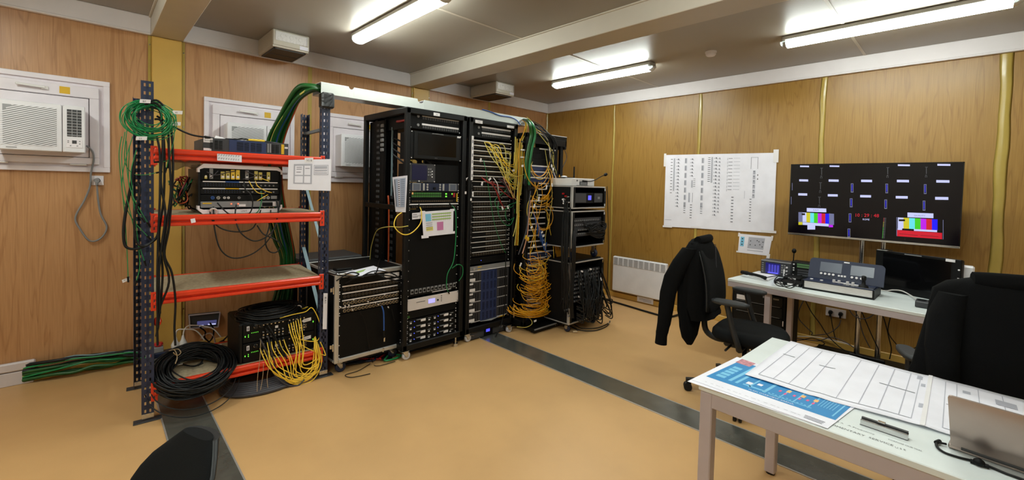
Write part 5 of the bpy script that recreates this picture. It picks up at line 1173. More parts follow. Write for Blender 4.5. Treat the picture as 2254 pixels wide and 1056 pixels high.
for i, (m, pp) in enumerate(((RED, [(1060, 390), (1075, 402), (1100, 408), (1130, 416)]), (RED, [(1062, 392), (1082, 405), (1095, 425), (1104, 448), (1114, 462)]), (RED, [(1080, 400), (1092, 420), (1100, 442), (1110, 458)]), (SALM, [(1108, 391), (1118, 402), (1128, 425), (1145, 443)]),
        (SALM, [(1108, 391), (1114, 405), (1125, 425), (1150, 452), (1158, 430), (1157, 415)]), (WCAB, [(1086, 391), (1095, 405), (1098, 425), (1105, 436)]), (RED, [(1100, 395), (1120, 412), (1128, 430), (1134, 436)]), (RUBG, [(1096, 393), (1115, 410), (1122, 430), (1130, 440)]), (RED, [(1082, 398), (1105, 420), (1125, 436), (1131, 437)]), (RUBG, [(1070, 396), (1088, 412), (1102, 432), (1118, 436)]), (RUBG, [(1098, 392), (1110, 400), (1120, 430), (1132, 436)]))):
    cable('patch_lead', [at(x, y, y=ay-.01-.06*math.sin(math.pi*min(1, k/(len(pp)-1)+.1))) for k, (x, y) in enumerate(pp)], .0048, m, {RED: 'dull red lead arching from the middle of the second rack', SALM: 'salmon lead arching from the middle of the second rack', WCAB: 'white lead arching from the middle of the second rack'}.get(m, 'dark grey lead arching from the middle of the second rack'), group=GR2, n=6)
for i, pp in enumerate(([(1130, 390), (1112, 420), (1090, 440), (1098, 460), (1125, 456), (1138, 440)], [(1140, 445), (1120, 452), (1112, 470), (1118, 485), (1130, 478), (1133, 460)], [(1097, 445), (1097, 470), (1110, 492), (1124, 494), (1134, 470)])):
    cable('green_lead', [at(x, y, y=ay-.03-.02*(k % 2)) for k, (x, y) in enumerate(pp)], .0036, [GREEN, MATS['green fibre'], GREEN][i], 'green lead hanging in loops at the right of the second rack', group='green leads looping on the second rack')
cable('thin_grey_green_lead', [at(1064, 352, y=ay-.02), at(1070, 378, y=ay-.05), at(1078, 430, y=ay-.05), at(1088, 490, y=ay-.05), at(1104, 540, y=ay-.05), at(1113, 556, y=ay-.05)], .0028, MATS['green fibre'], 'thin green lead running diagonally down the second rack from a white flag')
for i, (x, y, a) in enumerate(((1058, 352, .3), (1078, 394, .9), (1061, 404, .2), (1130, 375, 1.4), (1143, 405, 1.1), (1106, 458, -.5), (1118, 456, -.4), (1155, 403, 1.3), (1142, 392, 0))):
    p = at(x, y, y=ay-.09); u = V((math.sin(a), 0, math.cos(a)*-1 if False else math.cos(a))); v = V((math.cos(a), 0, -math.sin(a))); b = MB(LABEL); b.slab([p-u*.018-v*.01, p+u*.018-v*.01, p+u*.018+v*.01, p-u*.018+v*.01], (0, -1, 0), .001); b.build('cable_flag', label='white paper flag on a lead in front of the second rack', cat='label', group='white flags on the leads of the second rack')
# vertical bundles between rack 2 and 3 coming from the trunking
random.seed(17); GV = 'green and yellow cables falling from the trunking end between racks two and three'
for i in range(9):
    j = random.uniform(-1, 1); m = [GREEND, GREEN, GREEND, GREEND, GREEND, GREEND, GREEND, GREEND, RUB][i]
    pp = [(1150, 262), (1167+4*j, 270), (1173+6*j, 295), (1167+6*j, 325), (1162+6*j, 355), (1161+5*j, 380), (1160+6*j, 402+10*j)]
    cable('falling_cable', [at(x, y, y=-1.12 if k == 0 else -1.60-.03*abs(j)-.02*(i % 2)) for k, (x, y) in enumerate(pp)], .011, m, 'green cable falling from the trunking end between the second and third rack', group=GV, ends=(1,), endr=1.2, endl=.05)
for i in range(11):
    j = random.uniform(-1, 1); m = [YEL2, YEL2, YEL, AMB, YEL2, YEL2][i % 6]; ll = random.choice((430, 470, 520, 540))
    pp = [(1148, 264), (1158+2*j, 272), (1155+3*j, 292), (1147+3*j, 312), (1146+5*j, 340), (1146+6*j, 380), (1142+5*j, 430)]
    if ll > 440: pp += [(1141+5*j, 470)]
    if ll > 480: pp += [(1139+9*j, 500), (1136+13*j, ll)]
    cable('falling_lead', [at(x, y, y=-1.12 if k == 0 else -1.52-.03*abs(j)) for k, (x, y) in enumerate(pp)], .0048, m, 'yellow lead falling from the trunking end between the second and third rack', group=GV, n=5, sm=4)
for z in (312, 330, 346):
    b = MB(LABEL if z > 320 else TAPE); p = at(1150, z, y=-1.53); b.lathe(p+V((0, 0, -.008)), [(.036, 0), (.036, .014)], 14); b.build('cable_tie', label='%s tie round the yellow bundle between racks two and three' % ('white' if z > 320 else 'black'), cat='cable tie', group='ties round the yellow bundle')
# ---- rack 3
r3 = (-2.085, -1.50, -1.60, -.85)
R3 = rack_frame('third tall black rack buried in orange yellow fibre leads', *r3, .05, 2.10, [])
by = -1.565; d0, d1 = -2.03, -1.56
b = MB(BLK2); b.box(-2.04, -1.53, -1.70, -1.28, .02, .052, .004); b.box(-2.06, -1.52, -1.73, -1.70, .018, .06, .004); b.m(GREYP); b.box(-2.05, -1.70, -1.735, -1.73, .045, .058); b.m(CHROME)
for k in range(4): b.cyl((-1.72+k*.035, -1.738, .035), (-1.72+k*.035, -1.729, .035), .007, 8)
for x in (-2.0, -1.6):
    for y in (-1.66, -1.3): b.m(RUB); b.cyl((x, y, 0), (x, y, .02), .02, 10)
b.build('base_plinth', R3)
b = MB(BLK); b.box(-2.03, -1.47, -1.62, -1.15, 2.06, 2.098, .004); b.box(-2.03, -1.47, -1.62, -1.60, 1.99, 2.06, .004); b.box(-1.50, -1.47, -1.62, -1.15, 1.96, 2.07, .01); b.build('top_lid', R3)
b = MB(LABEL); b.box(-1.78, -1.475, -1.622, -1.60, 2.098, 2.103); b.box(-2.03, -1.8, -1.6, -1.3, 2.098, 2.101); b.build('white_tape', R3)
def z3(py): return at(1188, py, y=by).z
GP = 'dark panels behind the fibre leads of the third rack'
zA = z3(325); zB = z3(700); NP = 30; random.seed(14)
for i in range(NP):
    z1_ = zA-(zA-zB)*i/NP; z0_ = zA-(zA-zB)*(i+1)/NP; blue = i > 17 or i in (3, 4, 5)
    e = rackdev('fibre_tray', 'dark fibre panel %sin the third rack, %s' % ('with a blue face ' if blue else '', nth(i, 30)), z0_, z1_, d0, d1, by, BLK2, group=GP, screws=False, depth=.18)
    b = MB(ALUW)
    b.m(LABEL)
    if i not in (1, 2): b.box(d0+.02 if blue or i > 8 else d0+.16, d1-.03-.05*random.random(), by-.008, by, z1_-.018, z1_-.005)
    if blue: b.m(NAVY3); b.box(d0+.01, d1-.03, by-.003, by, z0_+.003, z1_-.016)
    b.build('label_strip', e)
b = MB(WHEEL); GA = 'orange yellow fibre leads swirling over the third rack'
random.seed(44)
def swirl(cx_, cy_, rx, ry, n, a0, a1, m=None, jit=6):
    for i in range(n):
        k = 9; jx = random.uniform(-jit, jit); jy = random.uniform(-jit, jit); s_ = random.uniform(.72, 1.12); t0 = a0+random.uniform(-.5, .5); t1 = a1+random.uniform(-.6, .6); dep = random.uniform(.03, .12)
        pts = []
        for q in range(k):
            f = q/(k-1); a = t0+(t1-t0)*f
            pts.append(at(cx_+jx+math.cos(a)*rx*s_, cy_+jy+math.sin(a)*ry*s_, y=by-.012-dep*math.sin(math.pi*f)**.6))
        cable('fibre_lead', pts, .0026+.001*random.random(), m or random.choice((AMB, AMB, AMB, YEL, AMB)), 'orange yellow fibre lead swirling in front of the third rack', group=GA, n=5, sm=4)
for i in range(78):
    f = random.random(); swirl(1176+random.uniform(-10, 12), 566+f*112, random.uniform(22, 44)*(.75+.35*f), random.uniform(10, 26), 1, random.choice((-1.0, -.6, -1.6, -.2)), random.choice((2.8, 2.3, 3.3, 1.8)), jit=6)
swirl(1168, 676, 46, 18, 14, -.9, 2.9)
swirl(1160, 650, 50, 40, 6, -.3, 1.7)
swirl(1185, 345, 30, 62, 6, .25, 2.9, jit=4)
swirl(1190, 400, 34, 52, 8, -.4, 1.6, jit=5)
swirl(1195, 480, 24, 32, 7, -1.4, 2.0, jit=5)
random.seed(45)
for i in range(8):
    x0_ = random.choice((1162, 1170, 1176, 1190, 1205, 1212)); j = random.uniform(-5, 5); ys = random.choice((330, 400, 430)); ye_ = random.choice((520, 560, 600, 660)); n = 6
    pts = [at(x0_+j+8*math.sin(q*1.1+i), ys+(ye_-ys)*q/n, y=by-.03-.05*math.sin(math.pi*q/n)-.02*(i % 3)) for q in range(n+1)]
    cable('fibre_lead', pts, .003, random.choice((AMB, YEL, YEL2, AMB)), 'yellow fibre lead dropping vertically in front of the third rack', group='fibre leads dropping down the third rack', n=5, sm=4)
for i in range(10):
    pts = [at(1235-i*.6, 372+2*i, y=by-.02), at(1236-i, 400+i, y=by-.04), at(1232-i, 420, y=by-.05), at(1215, 428+i, y=by-.06), at(1196, 430+i, y=by-.04)]
    cable('fibre_lead', pts, .003, AMB, 'orange yellow fibre lead curving round the right edge of the third rack', group='fibre leads at the right edge of the third rack', n=5, sm=4)
for i in range(9):
    pts = [at(1213+i, 500, y=by-.03), at(1220+i*1.2, 540, y=by-.06), at(1226+i, 568, y=by-.07), at(1218-i, 580, y=by-.07), at(1206, 566-i, y=by-.05)]
    cable('fibre_lead', pts, .003, AMB, 'orange yellow fibre lead hooking back at the right side of the third rack', group='fibre leads hooking back on the third rack', n=5, sm=4)
random.seed(46)
for i in range(15):
    sx = random.uniform(1178, 1205); m = [RUB, RUB, RUB, RUB, YEL2, RUB, RUB, WCAB][i % 8]
    pts = [at(1160+random.uniform(-4, 6), 262, y=-1.2), at(sx, 285+random.uniform(-5, 8), y=by-.05), at(sx+25, 315+random.uniform(-10, 10), y=by-.06), at(1212+random.uniform(-5, 12), 350+random.uniform(-10, 20), y=by-.05), at(1216+random.uniform(-8, 14), 395+random.uniform(-10, 20), y=by-.04), at(1212+random.uniform(-10, 10), 440+random.uniform(-10, 30), y=by-.02)]
    cable('dark_lead', pts, .0045, m, {RUB: 'black lead sweeping from the trunking over the upper part of the third rack', BLU: 'blue lead sweeping over the upper part of the third rack', WCAB: 'white lead sweeping over the upper part of the third rack'}.get(m, 'pale yellow lead sweeping over the upper part of the third rack'), group='leads sweeping over the third rack', n=5, sm=5)
cable('looped_cable', [at(1228, 320, y=by), at(1242, 330, y=by), at(1247, 348, y=by), at(1238, 370, y=by), at(1232, 395, y=by)], .004, RUBG, 'thin black cable looping out against the wood wall beside the third rack')
for i, (x, y, w, a) in enumerate(((1203, 412, 14, .2), (1215, 407, 12, -.3), (1186, 437, 14, .2), (1176, 453, 12, .2), (1214, 365, 9, 0), (1218, 372, 9, 0), (1170, 500, 10, 1.1), (1196, 519, 10, 1.3), (1193, 511, 10, 1.2), (1198, 538, 12, 1.4), (1175, 540, 9, 1.5), (1146, 582, 12, .5), (1178, 706, 12, 1.5), (1150, 365, 9, 1.4))):
    p = at(x, y, y=by-.14); u = V((math.sin(a), 0, math.cos(a))); v = V((math.cos(a), 0, -math.sin(a))); b = MB(LABEL); q = w*.0016; b.slab([p-u*q-v*.010, p+u*q-v*.010, p+u*q+v*.010, p-u*q+v*.010], (0, -1, 0), .001); b.build('cable_flag', label='white paper flag on a lead in front of the third rack', cat='label', group='white flags on the leads of the third rack')
p = at(1232, 528, y=by-.15); b = MB(PAPG); b.slab([p+V((-.045, 0, .055)), p+V((-.02, 0, .065)), p+V((.05, 0, -.03)), p+V((.025, 0, -.05))], (0, -1, 0), .001); b.build('hanging_tag', label='large pale grey tag hanging tilted right of the third rack', cat='label')
b = MB(YSTK); p = at(1157, 522, y=by-.12); b.sph(p, .026, 8, (1, .4, .9)); b.sph(p+V((.035, 0, -.02)), .02, 8, (1, .4, 1.2)); b.build('yellow_tag', label='crumpled yellow tag among the leads of the third rack', cat='label')
for i in range(8): cable('blue_lead', [at(1175+i*4, 470+9*i, y=by-.05), at(1180+i*3, 490+9*i, y=by-.08), at(1178+i*4, 505+9*i, y=by-.05)], .006, BLU, 'short blue lead among the yellow ones of the third rack', group='blue leads in the third rack')
cable('grey_bundle', [at(1168, 420, y=by-.09), at(1163, 460, y=by-.11), at(1160, 500, y=by-.12), at(1150, 535, y=by-.12), at(1141, 560, y=by-.1)], .007, RUBG, 'grey cable running down left of the third rack')
cable('salmon_cable', [at(1168, 440, y=by-.10), at(1164, 480, y=by-.12), at(1160, 520, y=by-.12), at(1150, 558, y=by-.12)], .006, SALM, 'salmon cable running down left of the third rack')
cable('yellow_lead', [at(1140, 690, y=by-.03), at(1165, 700, y=by-.06), at(1171, 712, y=by-.08), at(1158, 720, y=by-.08), at(1138, 719, y=by-.08)], .004, YEL2, 'pale yellow lead looping below the third rack towards the castor')
# ================================================================== RACK 4: stacked flight cases
gx0, gx1, gf, gb = -1.755, -1.16, -1.945, -1.44
def fcase(lab, z0, z1, top=True):
    e = thing('flight_case', lab, 'flight case', ((gx0+gx1)/2, gf, z0), 'stacked flight cases in the corner')
    b = MB(BLK2); t = .01
    b.box(gx0+.004, gx0+.014, gf+.03, gb, z0+.004, z1-.004); b.box(gx1-.014, gx1-.004, gf+.03, gb, z0+.004, z1-.004); b.box(gx0+.01, gx1-.01, gf+.02, gb, z0+.002, z0+.014); b.box(gx0+.01, gx1-.01, gf+.02, gb, z1-.014, z1-.002); b.box(gx0+.014, gx1-.014, gb-.01, gb, z0+.01, z1-.01); b.build('case_shell', e)
    b = MB(ALU)
    b.box(gx0, gx0+.018, gf, gf+.03, z0, z1, .003); b.box(gx0+.018, gx1, gf, gf+.02, z0, z0+.014, .003); b.box(gx0+.018, gx1, gf, gf+.02, z1-.014, z1, .003)
    b.box(gx0, gx0+.012, gf+.03, gb, z0, z0+.012, .002); b.box(gx0, gx0+.012, gf+.03, gb, z1-.012, z1, .002); b.box(gx1-.012, gx1, gf+.02, gb, z1-.012, z1, .002)
    b.build('edge_extrusions', e)
    b = MB(BLK); b.box(gx1-.022, gx1+.012, gf-.006, gf+.05, z0+.015, z1-.015, .012); b.build('rubber_edge', e); b = MB(BLK); b.box(gx0+.018, gx0+.05, gf-.003, gf+.03, z0+.015, z1-.015, .006); b.build('rubber_edge', e)
    b = MB(CHROME)
    for z in (z0+.02, z1-.05): b.box(gx1-.03, gx1-.012, gf-.010, gf-.004, z, z+.03, .002)
    b.build('corner_fitting', e)
    return e
def z4(py): return at(1258, py, y=gf).z
fcase('topmost of the stacked corner cases, holding a power unit with blue display', z4(460), z4(409))
fcase('second of the stacked flight cases in the corner, its front crossed by black cable', z4(547), z4(465))
fcase('lowest and tallest of the stacked corner cases, behind hanging black cables', z4(722)+.04, z4(579))
h0, h1, hy = gx0+.05, gx1-.03, gf+.03
e = rackdev('power_supply', 'black power unit with a small blue display in the topmost corner case', z4(448), z4(424), h0, h1, hy-.012, BLK2, cat='power supply', screws=False)
za, zb2 = z4(448), z4(424)
b = MB(DARKG); b.box(h0+.01, h0+.20, hy-.022, hy-.012, za+.008, zb2-.006, .003); b.box(h0+.35, h1-.01, hy-.022, hy-.012, za+.008, zb2-.006, .003); b.m(GREYP); b.box(h0+.41, h0+.45, hy-.0235, hy-.022, za+.045, za+.07); b.build('front_covers', e)
b = MB(LCD); b.box(h0+.245, h0+.30, hy-.015, hy-.012, za+.035, zb2-.03, .003); b.build('display', e)
for i, (a_, c_) in enumerate(((489, 485), (500, 494), (512, 505), (520, 514))):
    e = rackdev('patch_bay', 'grey edged patch panel in the second corner case, %s' % nth(i, 4), z4(a_+3), z4(c_-4), h0, h1, hy-.005, DGRY, group='patch panels in the second corner case', screws=False)
    b = MB(GREYP)
    for k in range(14): b.cyl((h0+.03+k*.033, hy-.011, z4((a_+c_)/2)), (h0+.03+k*.033, hy-.004, z4((a_+c_)/2)), .008, 8)
    b.build('jack_row', e)
zA, zB = z4(600), z4(672)
for i in range(8):
    z1_ = zA-(zA-zB)*i/8; z0_ = zA-(zA-zB)*(i+1)/8+.008
    e = rackdev('patch_bay', 'dark grey patch panel in the lowest corner case, %s' % nth(i, 8), z0_, z1_, h0, h1, hy-.005, DGRY, group='patch panels in the lowest corner case', screws=False)
    b = MB(GREYP)
    for k in range(14): b.cyl((h0+.03+k*.033, hy-.011, (z0_+z1_)/2), (h0+.03+k*.033, hy-.004, (z0_+z1_)/2), .009, 8)
    b.build('jack_row', e)
# case C carries the upper ones on rubber blocks
b = MB(RUB)
za, zb2 = z4(579), z4(547)
e = thing('castor_board', 'black board with castors between the second and the lowest corner case', 'castor board', ((gx0+gx1)/2, gf+.2, za), None)
b = MB(BLK2); b.box(gx0+.02, gx1-.02, gf+.02, gb-.02, za+.0005, za+.012, .002); b.build('board', e)
for x in (gx0+.07, gx1-.09):
    for y in (gf+.07, gb-.07):
        b = MB(NAVY2); b.lathe((x-.012, y, za+.012+.045), [(.030, 0), (.045, .004), (.045, .022), (.03, .026)], 16, (1, 0, 0)); b.m(CHROME); b.box(x-.03, x+.03, y-.028, y+.028, zb2-.006, zb2-.0005); b.box(x-.022, x-.018, y-.02, y+.02, za+.055, zb2-.004); b.box(x+.018, x+.022, y-.02, y+.02, za+.055, zb2-.004); b.cyl((x-.024, y, za+.057), (x+.024, y, za+.057), .006, 8); b.build('castor_wheel', e)
zl = z4(722)+.04
e = thing('castor_board', 'blue castors and board under the lowest corner case', 'castor board', ((gx0+gx1)/2, gf+.2, 0))
b = MB(BLK2); b.box(gx0+.01, gx1-.01, gf+.01, gb-.01, zl-.014, zl-.0005, .002); b.build('board', e)
for x in (gx0+.05, gx1-.09):
    for y in (gf+.06, gb-.07):
        r = min(.045, (zl-.02)/2); b = MB(NAVY2); b.lathe((x-.012, y, r), [(r*.7, 0), (r, .004), (r, .022), (r*.7, .026)], 16, (1, 0, 0)); b.m(CHROME); b.cyl((x-.024, y, r), (x+.024, y, r), .006, 8); b.box(x-.022, x-.018, y-.018, y+.018, r, zl-.012); b.box(x+.018, x+.022, y-.018, y+.018, r, zl-.012); b.build('castor_wheel', e)
# side sockets and connectors on the left of the corner cases
random.seed(12)
for i in range(26):
    x, y = random.uniform(1241, 1254), random.choice((random.uniform(420, 450), random.uniform(640, 700))); p = at(x, y, x=gx0-.01)
    b = MB(random.choice((LABEL, REDP, LABEL, CHROME, RUB) if y < 500 else (LABEL, GREYP, RUB, GREYP))); b.cyl(p, p+V((-.025, 0, 0)), .009, 8); b.build('side_connector', label='small connector plugged into the left side of the corner cases', cat='connector', group='connectors on the left side of the corner cases')
for i in range(18):
    x = random.uniform(1238, 1256); m = RUB
    cable('side_cable', [at(x, 440+random.uniform(-10, 60), x=gx0-.04), at(x-3+random.uniform(-3, 3), 560, x=gx0-.055), at(x+random.uniform(-4, 4), 620, x=gx0-.05), at(x+random.uniform(-5, 5), 680+random.uniform(-20, 15), x=gx0-.04)], .006, m, ('black' if m is RUB else 'blue' if m is BLU else 'pale yellow')+' cable hanging down the left side of the corner cases', group='cables on the left side of the corner cases', n=5, sm=4)
# on top: beige box with gooseneck microphone, antenna
zt4 = z4(409)
e = thing('beige_recorder', 'beige grey box on top of the corner flight cases', 'electronic box', (-1.55, -1.78, zt4))
b = MB(ALUW); b.box(gx0+.03, gx0+.44, -1.90, -1.62, zt4+.0005, zt4+.083, .004); b.build('body', e)
b = MB(DGRY); b.box(gx0+.17, gx0+.31, -1.9025, -1.90, zt4+.014, zt4+.05); b.box(gx0+.12, gx0+.135, -1.9025, -1.90, zt4+.05, zt4+.066); b.m(GREYP); b.box(gx0+.185, gx0+.295, -1.904, -1.902, zt4+.018, zt4+.044); b.m(LABEL); b.box(gx0+.16, gx0+.22, -1.903, -1.90, zt4+.064, zt4+.076); b.m(INKD); b.box(gx0+.12, gx0+.32, -1.9028, -1.90, zt4+.006, zt4+.010); b.build('front_details', e)
b = MB(LABEL); b.sph((gx0+.08, -1.76, zt4+.095), .035, 8, (1.3, .8, .4)); b.m(BLK2); b.box(gx0+.02, gx0+.16, -1.82, -1.70, zt4+.084, zt4+.092, .002); b.build('small_device', label='little white and black gadget on top of the beige box', cat='gadget')
e = thing('gooseneck_microphone', 'gooseneck microphone leaning right from the beige box on the corner cases', 'microphone', at(1290, 398, y=-1.91))
g = [at(1283, 398, y=-1.915), at(1298, 399, y=-1.92), at(1310, 396, y=-1.92), at(1322, 389, y=-1.92), at(1331, 385, y=-1.92)]
b = MB(BLK); b.tube(g, .0045, 8); b.cyl(g[0], at(1292, 399, y=-1.916), .009, 10); b.build('gooseneck', e)
b = MB(BLK2); d = (g[-1]-g[-2]).normalized(); b.lathe(g[-1], [(.006, -.01), (.015, 0), (.019, .02), (.016, .038), (.006, .046)], 12, d); b.build('microphone_head', e)
b = MB(BLK); q = at(1263, 400, y=-1.66); b.cyl((q.x, -1.66, zt4+.083), (q.x, -1.66, zt4+.22), .0085, 10); b.build('antenna', label='short black stick antenna standing behind the beige box', cat='antenna')
# hanging black cable mass in front of lowest case
random.seed(23)
for i in range(70):
    sx = random.uniform(1270, 1326); sy = random.uniform(590, 650); bx = sx+random.uniform(-8, 30)*((sx-1262)/60); bx = min(1348, max(1285, bx)); by_ = random.uniform(665, 712)
    pts = [at(sx, sy, y=hy-.01), at(sx+1, sy+6, y=gf-.05), at((sx+bx)/2+random.uniform(-4, 6), (sy+by_)/2, y=gf-.09), at(bx, by_-10, y=gf-.11), at(bx-3, by_, y=gf-.10), at(bx-16, by_-8+random.uniform(-5, 5), y=gf-.07)]
    pts = [V((p.x, p.y, max(.008, p.z))) for p in pts]
    cable('black_snake_cable', pts, .0062, RUB, 'black cable drooping in front of the lowest corner case', group='black cables drooping over the lowest corner case', n=5, sm=4)
for i in range(16):
    pts = [at(1290+random.uniform(-10, 20), 490+random.uniform(-8, 14), y=hy-.02), at(1300+random.uniform(-6, 14), 500+random.uniform(-8, 10), y=gf-.03), at(1322+random.uniform(-6, 10), 488+random.uniform(-4, 24), y=gf-.045), at(1333+random.uniform(-4, 4), 510+random.uniform(-20, 8), y=gf-.03), at(1320, 520+random.uniform(-8, 4), y=gf-.02), at(1290, 512, y=hy-.02)]
    cable('black_patch_cable', pts, .004, RUB, 'black cable curled across the front of the second corner case', group='black cables on the second corner case', n=5, sm=4)
for i in range(16):
    x = 1262+random.uniform(0, 8); cable('vertical_cable', [at(1262+random.uniform(0, 12), 500, y=hy-.02), at(x-2, 540, y=gf-.03), at(x-4, 600, y=gf-.035), at(x-8, 650, y=gf-.05), at(x-6, 700, y=gf-.05)], .005, RUB, 'black cable running down the left front of the corner cases', group='black cables down the left front of the corner cases', n=5, sm=4)
for i, (x, y, a) in enumerate(((1281, 597, 1.2), (1300, 592, 1.3), (1323, 614, .5), (1279, 625, 1.5), (1289, 625, 1.5), (1275, 653, 1.2), (1285, 697, .3))):
    p = at(x, y, y=gf-.07); u = V((math.sin(a), 0, math.cos(a)*-1)); v = V((math.cos(a), 0, math.sin(a))); b = MB(LABEL); b.slab([p-u*.02-v*.008, p+u*.02-v*.008, p+u*.02+v*.008, p-u*.02+v*.008], (0, -1, 0), .001); b.build('cable_flag', label='white tag on the black cables of the lowest corner case', cat='label', group='white tags on the corner case cables')
for i, pp in enumerate(([(1252, 716), (1275, 726), (1310, 727), (1335, 718), (1342, 708)], [(1262, 712), (1280, 722), (1315, 721), (1338, 712)])):
    cable('floor_cable', [at(x, y, z=.008+.006*i) for x, y in pp], .0055, RUB, 'black cable with a metal end looped on the floor before the corner cases', group='cables on the floor before the corner cases', ends=(1,), endm=CHROME)
b = MB(RUBG); b.tube([at(1268, 722, z=.01), at(1272, 726, z=.01), at(1266, 729, z=.01)], .003, 5); b.m(TWINE); p = at(1261, 730, z=.012); b.cyl(p, p+V((.035, -.03, 0)), .012, 10); b.build('small_connector', label='small coppery connector alone on the floor before the corner cases', cat='connector')
cable('wall_cable', [at(1336, 410, x=-1.1), at(1338, 470, x=-1.0), at(1339, 560, x=-.9), at(1336, 640, x=-.85)], .004, RUB, 'thin dark cable hanging along the right of the corner cases')
for i in range(6): cable('floor_cable', [(-3.3+.1*i, -1.3, .012), (-2.9, -1.38+.03*i, .014), (-2.5, -1.36+.02*i, .014), (-2.0, -1.40+.02*i, .014), (-1.6, -1.5, .012)], .009, [RUB, NAVY2, RUB, RUB, NAVY2, RUB][i], 'dark cable running on the floor beneath the racks', group='cables on the floor beneath the racks')
# ================================================================== RIGHT WALL PAPERS
xo = V((-.002, 0, 0))
cb = [at(1466, 341, x=-.012), at(1710, 336, x=-.012), at(1703, 513, x=-.012), at(1461, 498, x=-.012)]
def mk(e):
    random.seed(3); b = MB(INK)
    def R(u0, v0, u1, v1, m, o=1.0): b.m(m); q_rect(b, cb, u0, v0, u1, v1, xo*o)
    for k in range(12): R(.055, .06+k*.042, .075, .067+k*.042, INKD)
    R(.085, .05, .10, .50, PAPG)
    def col(u, n, v0, dv, w=.035):
        for k in range(n):
            R(u, v0+k*dv, u+w*.3, v0+.012+k*dv, PAPG); R(u+w*.42, v0-.006+k*dv, u+w*.75, v0+.014+k*dv, INK, 1.1); R(u+w*.6, v0+.010+k*dv, u+w, v0+.018+k*dv, PAPG)
    col(.115, 15, .06, .046); col(.255, 6, .06, .045); col(.48, 17, .05, .047); col(.52, 16, .055, .047, .02)
    for u in (.20, .365):
        for k in range(7): R(u, .05+k*.10, u+.022, .12+k*.10, PAPG); R(u+.006, .055+k*.10, u+.010, .115+k*.10, INK, 1.2)
        for k in range(4): R(u, .70+k*.03, u+.02, .708+k*.03, INK)
    for k in range(13): R(.425, .045+k*.026, .447, .051+k*.026, INKD)
    R(.455, .04, .47, .38, PAPG)
    for k in range(5): R(.29, .33+k*.025, .31, .335+k*.025, INKD)
    R(.27, .35, .285, .45, PAPG); R(.245, .52, .262, .65, PAPG); R(.285, .52, .288, .65, INK)
    for k in range(6): R(.265, .68+k*.035, .285, .69+k*.035, INK)
    for k in range(10):
        R(.61, .06+k*.045, .645, .066+k*.045, INK); R(.655, .058+k*.045, .71, .062+k*.045, PAPG); R(.60, .055+k*.045, .604, .085+k*.045, PAPG)
    for k in range(9): R(.645, .56+k*.04, .665, .572+k*.04, INK); R(.80, .58+k*.035, .815, .59+k*.035, INK)
    R(.80, .05, .803, .20, INK); R(.855, .05, .858, .20, INK); R(.80, .05, .858, .056, PAPG)
    for k in range(6): R(.82, .22+k*.06, .84, .27+k*.06, PAPG); R(.825, .225+k*.06, .832, .24+k*.06, INK, 1.2)
    R(.855, .27, .862, .285, INKD); R(.855, .32, .862, .335, INKD); R(.755, .48, .758, .58, PAPG); R(.01, .90, .08, .905, PAPG)
    b.build('printed_diagram', e)
    b = MB(LABEL)
    for (u, v, w, h) in ((-.02, -.02, .025, .18), (-.01, .985, .10, .025), (.975, -.04, .04, .16), (.90, .97, .12, .03), (.28, .975, .10, .02)): q_rect(b, cb, u, v, u+w, v+h, xo*1.6)
    b.build('tape', e)
paper_on('wall_diagram', cb, (1, 0, 0), 'large white wiring diagram taped to the wood wall above the radiator', 'wall paper', mk)
cw = [at(1628, 514, x=-.005), at(1700, 521, x=-.005), at(1692, 563, x=-.005), at(1624, 555, x=-.005)]
def mk(e):
    b = MB(PLB); q_rect(b, cw, .05, .15, .17, .65, xo); b.m(PAPG); q_rect(b, cw, .30, .12, .80, .72, xo); q_rect(b, cw, .30, .80, .80, .84, xo); b.m(INKD)
    for (u, v) in ((.36, .3), (.36, .5), (.52, .5), (.62, .3), (.66, .45), (.74, .3), (.74, .55), (.56, .25)): q_rect(b, cw, u, v, u+.03, v+.05, xo*1.3)
    for k in range(3): q_rect(b, cw, .09, .22+.15*k, .13, .28+.15*k, xo*1.3)
    b.build('printed_map', e)
    b = MB(LABEL)
    for (u, v, w, h) in ((-.04, -.05, .06, .2), (-.05, .92, .1, .08), (.94, .9, .1, .25), (.97, -.05, .06, .25)): q_rect(b, cw, u, v, u+w, v+h, xo*1.6)
    b.build('tape', e)
paper_on('wall_sheet', cw, (1, 0, 0), 'small taped sheet with a grey map, below the large wall diagram', 'wall paper', mk)
# ================================================================== TELEVISION
tx = -.352
TVy0, TVy1, TVz0, TVz1 = -3.560, -4.758, 1.132, 1.822
e = thing('television', 'large wall screen showing white bars, colour bars and a red clock', 'television', (-.33, -4.16, 1.13))
b = MB(BLK); b.box(tx+.006, tx+.045, TVy1, TVy0, TVz0, TVz1, .006); b.box(tx+.045, tx+.085, TVy1+.2, TVy0-.2, TVz0+.08, TVz0+.45, .01); b.build('rear_housing', e)
b = MB(BLKG); w = .009
b.box(tx-.002, tx+.008, TVy1, TVy0, TVz1-w, TVz1, .002); b.box(tx-.002, tx+.008, TVy1, TVy1+w, TVz0, TVz1, .002); b.box(tx-.002, tx+.008, TVy0-w, TVy0, TVz0, TVz1, .002); b.m(CHROME); b.box(tx-.005, tx+.008, TVy1, TVy0, TVz0-.006, TVz0+.014, .004); b.build('bezel', e)
S = MB(mat('dark screen', (3, 2, 4), .12, emit=(9, 5, 10), estr=.6, spec=.3)); S.box(tx, tx+.007, TVy1+.006, TVy0-.006, TVz0+.01, TVz1-.006)
def sq(x0, y0, x1, y1, m, o=.0008, d=0):   # crop coordinates -> screen plane
    S.m(m); f = lambda a, c: at(1720+a*.20833, 340+c*.20833, x=tx-o)
    S.add([f(x0, y0), f(x1, y0+d), f(x1, y1+d), f(x0, y1)], [(0, 1, 2, 3)])
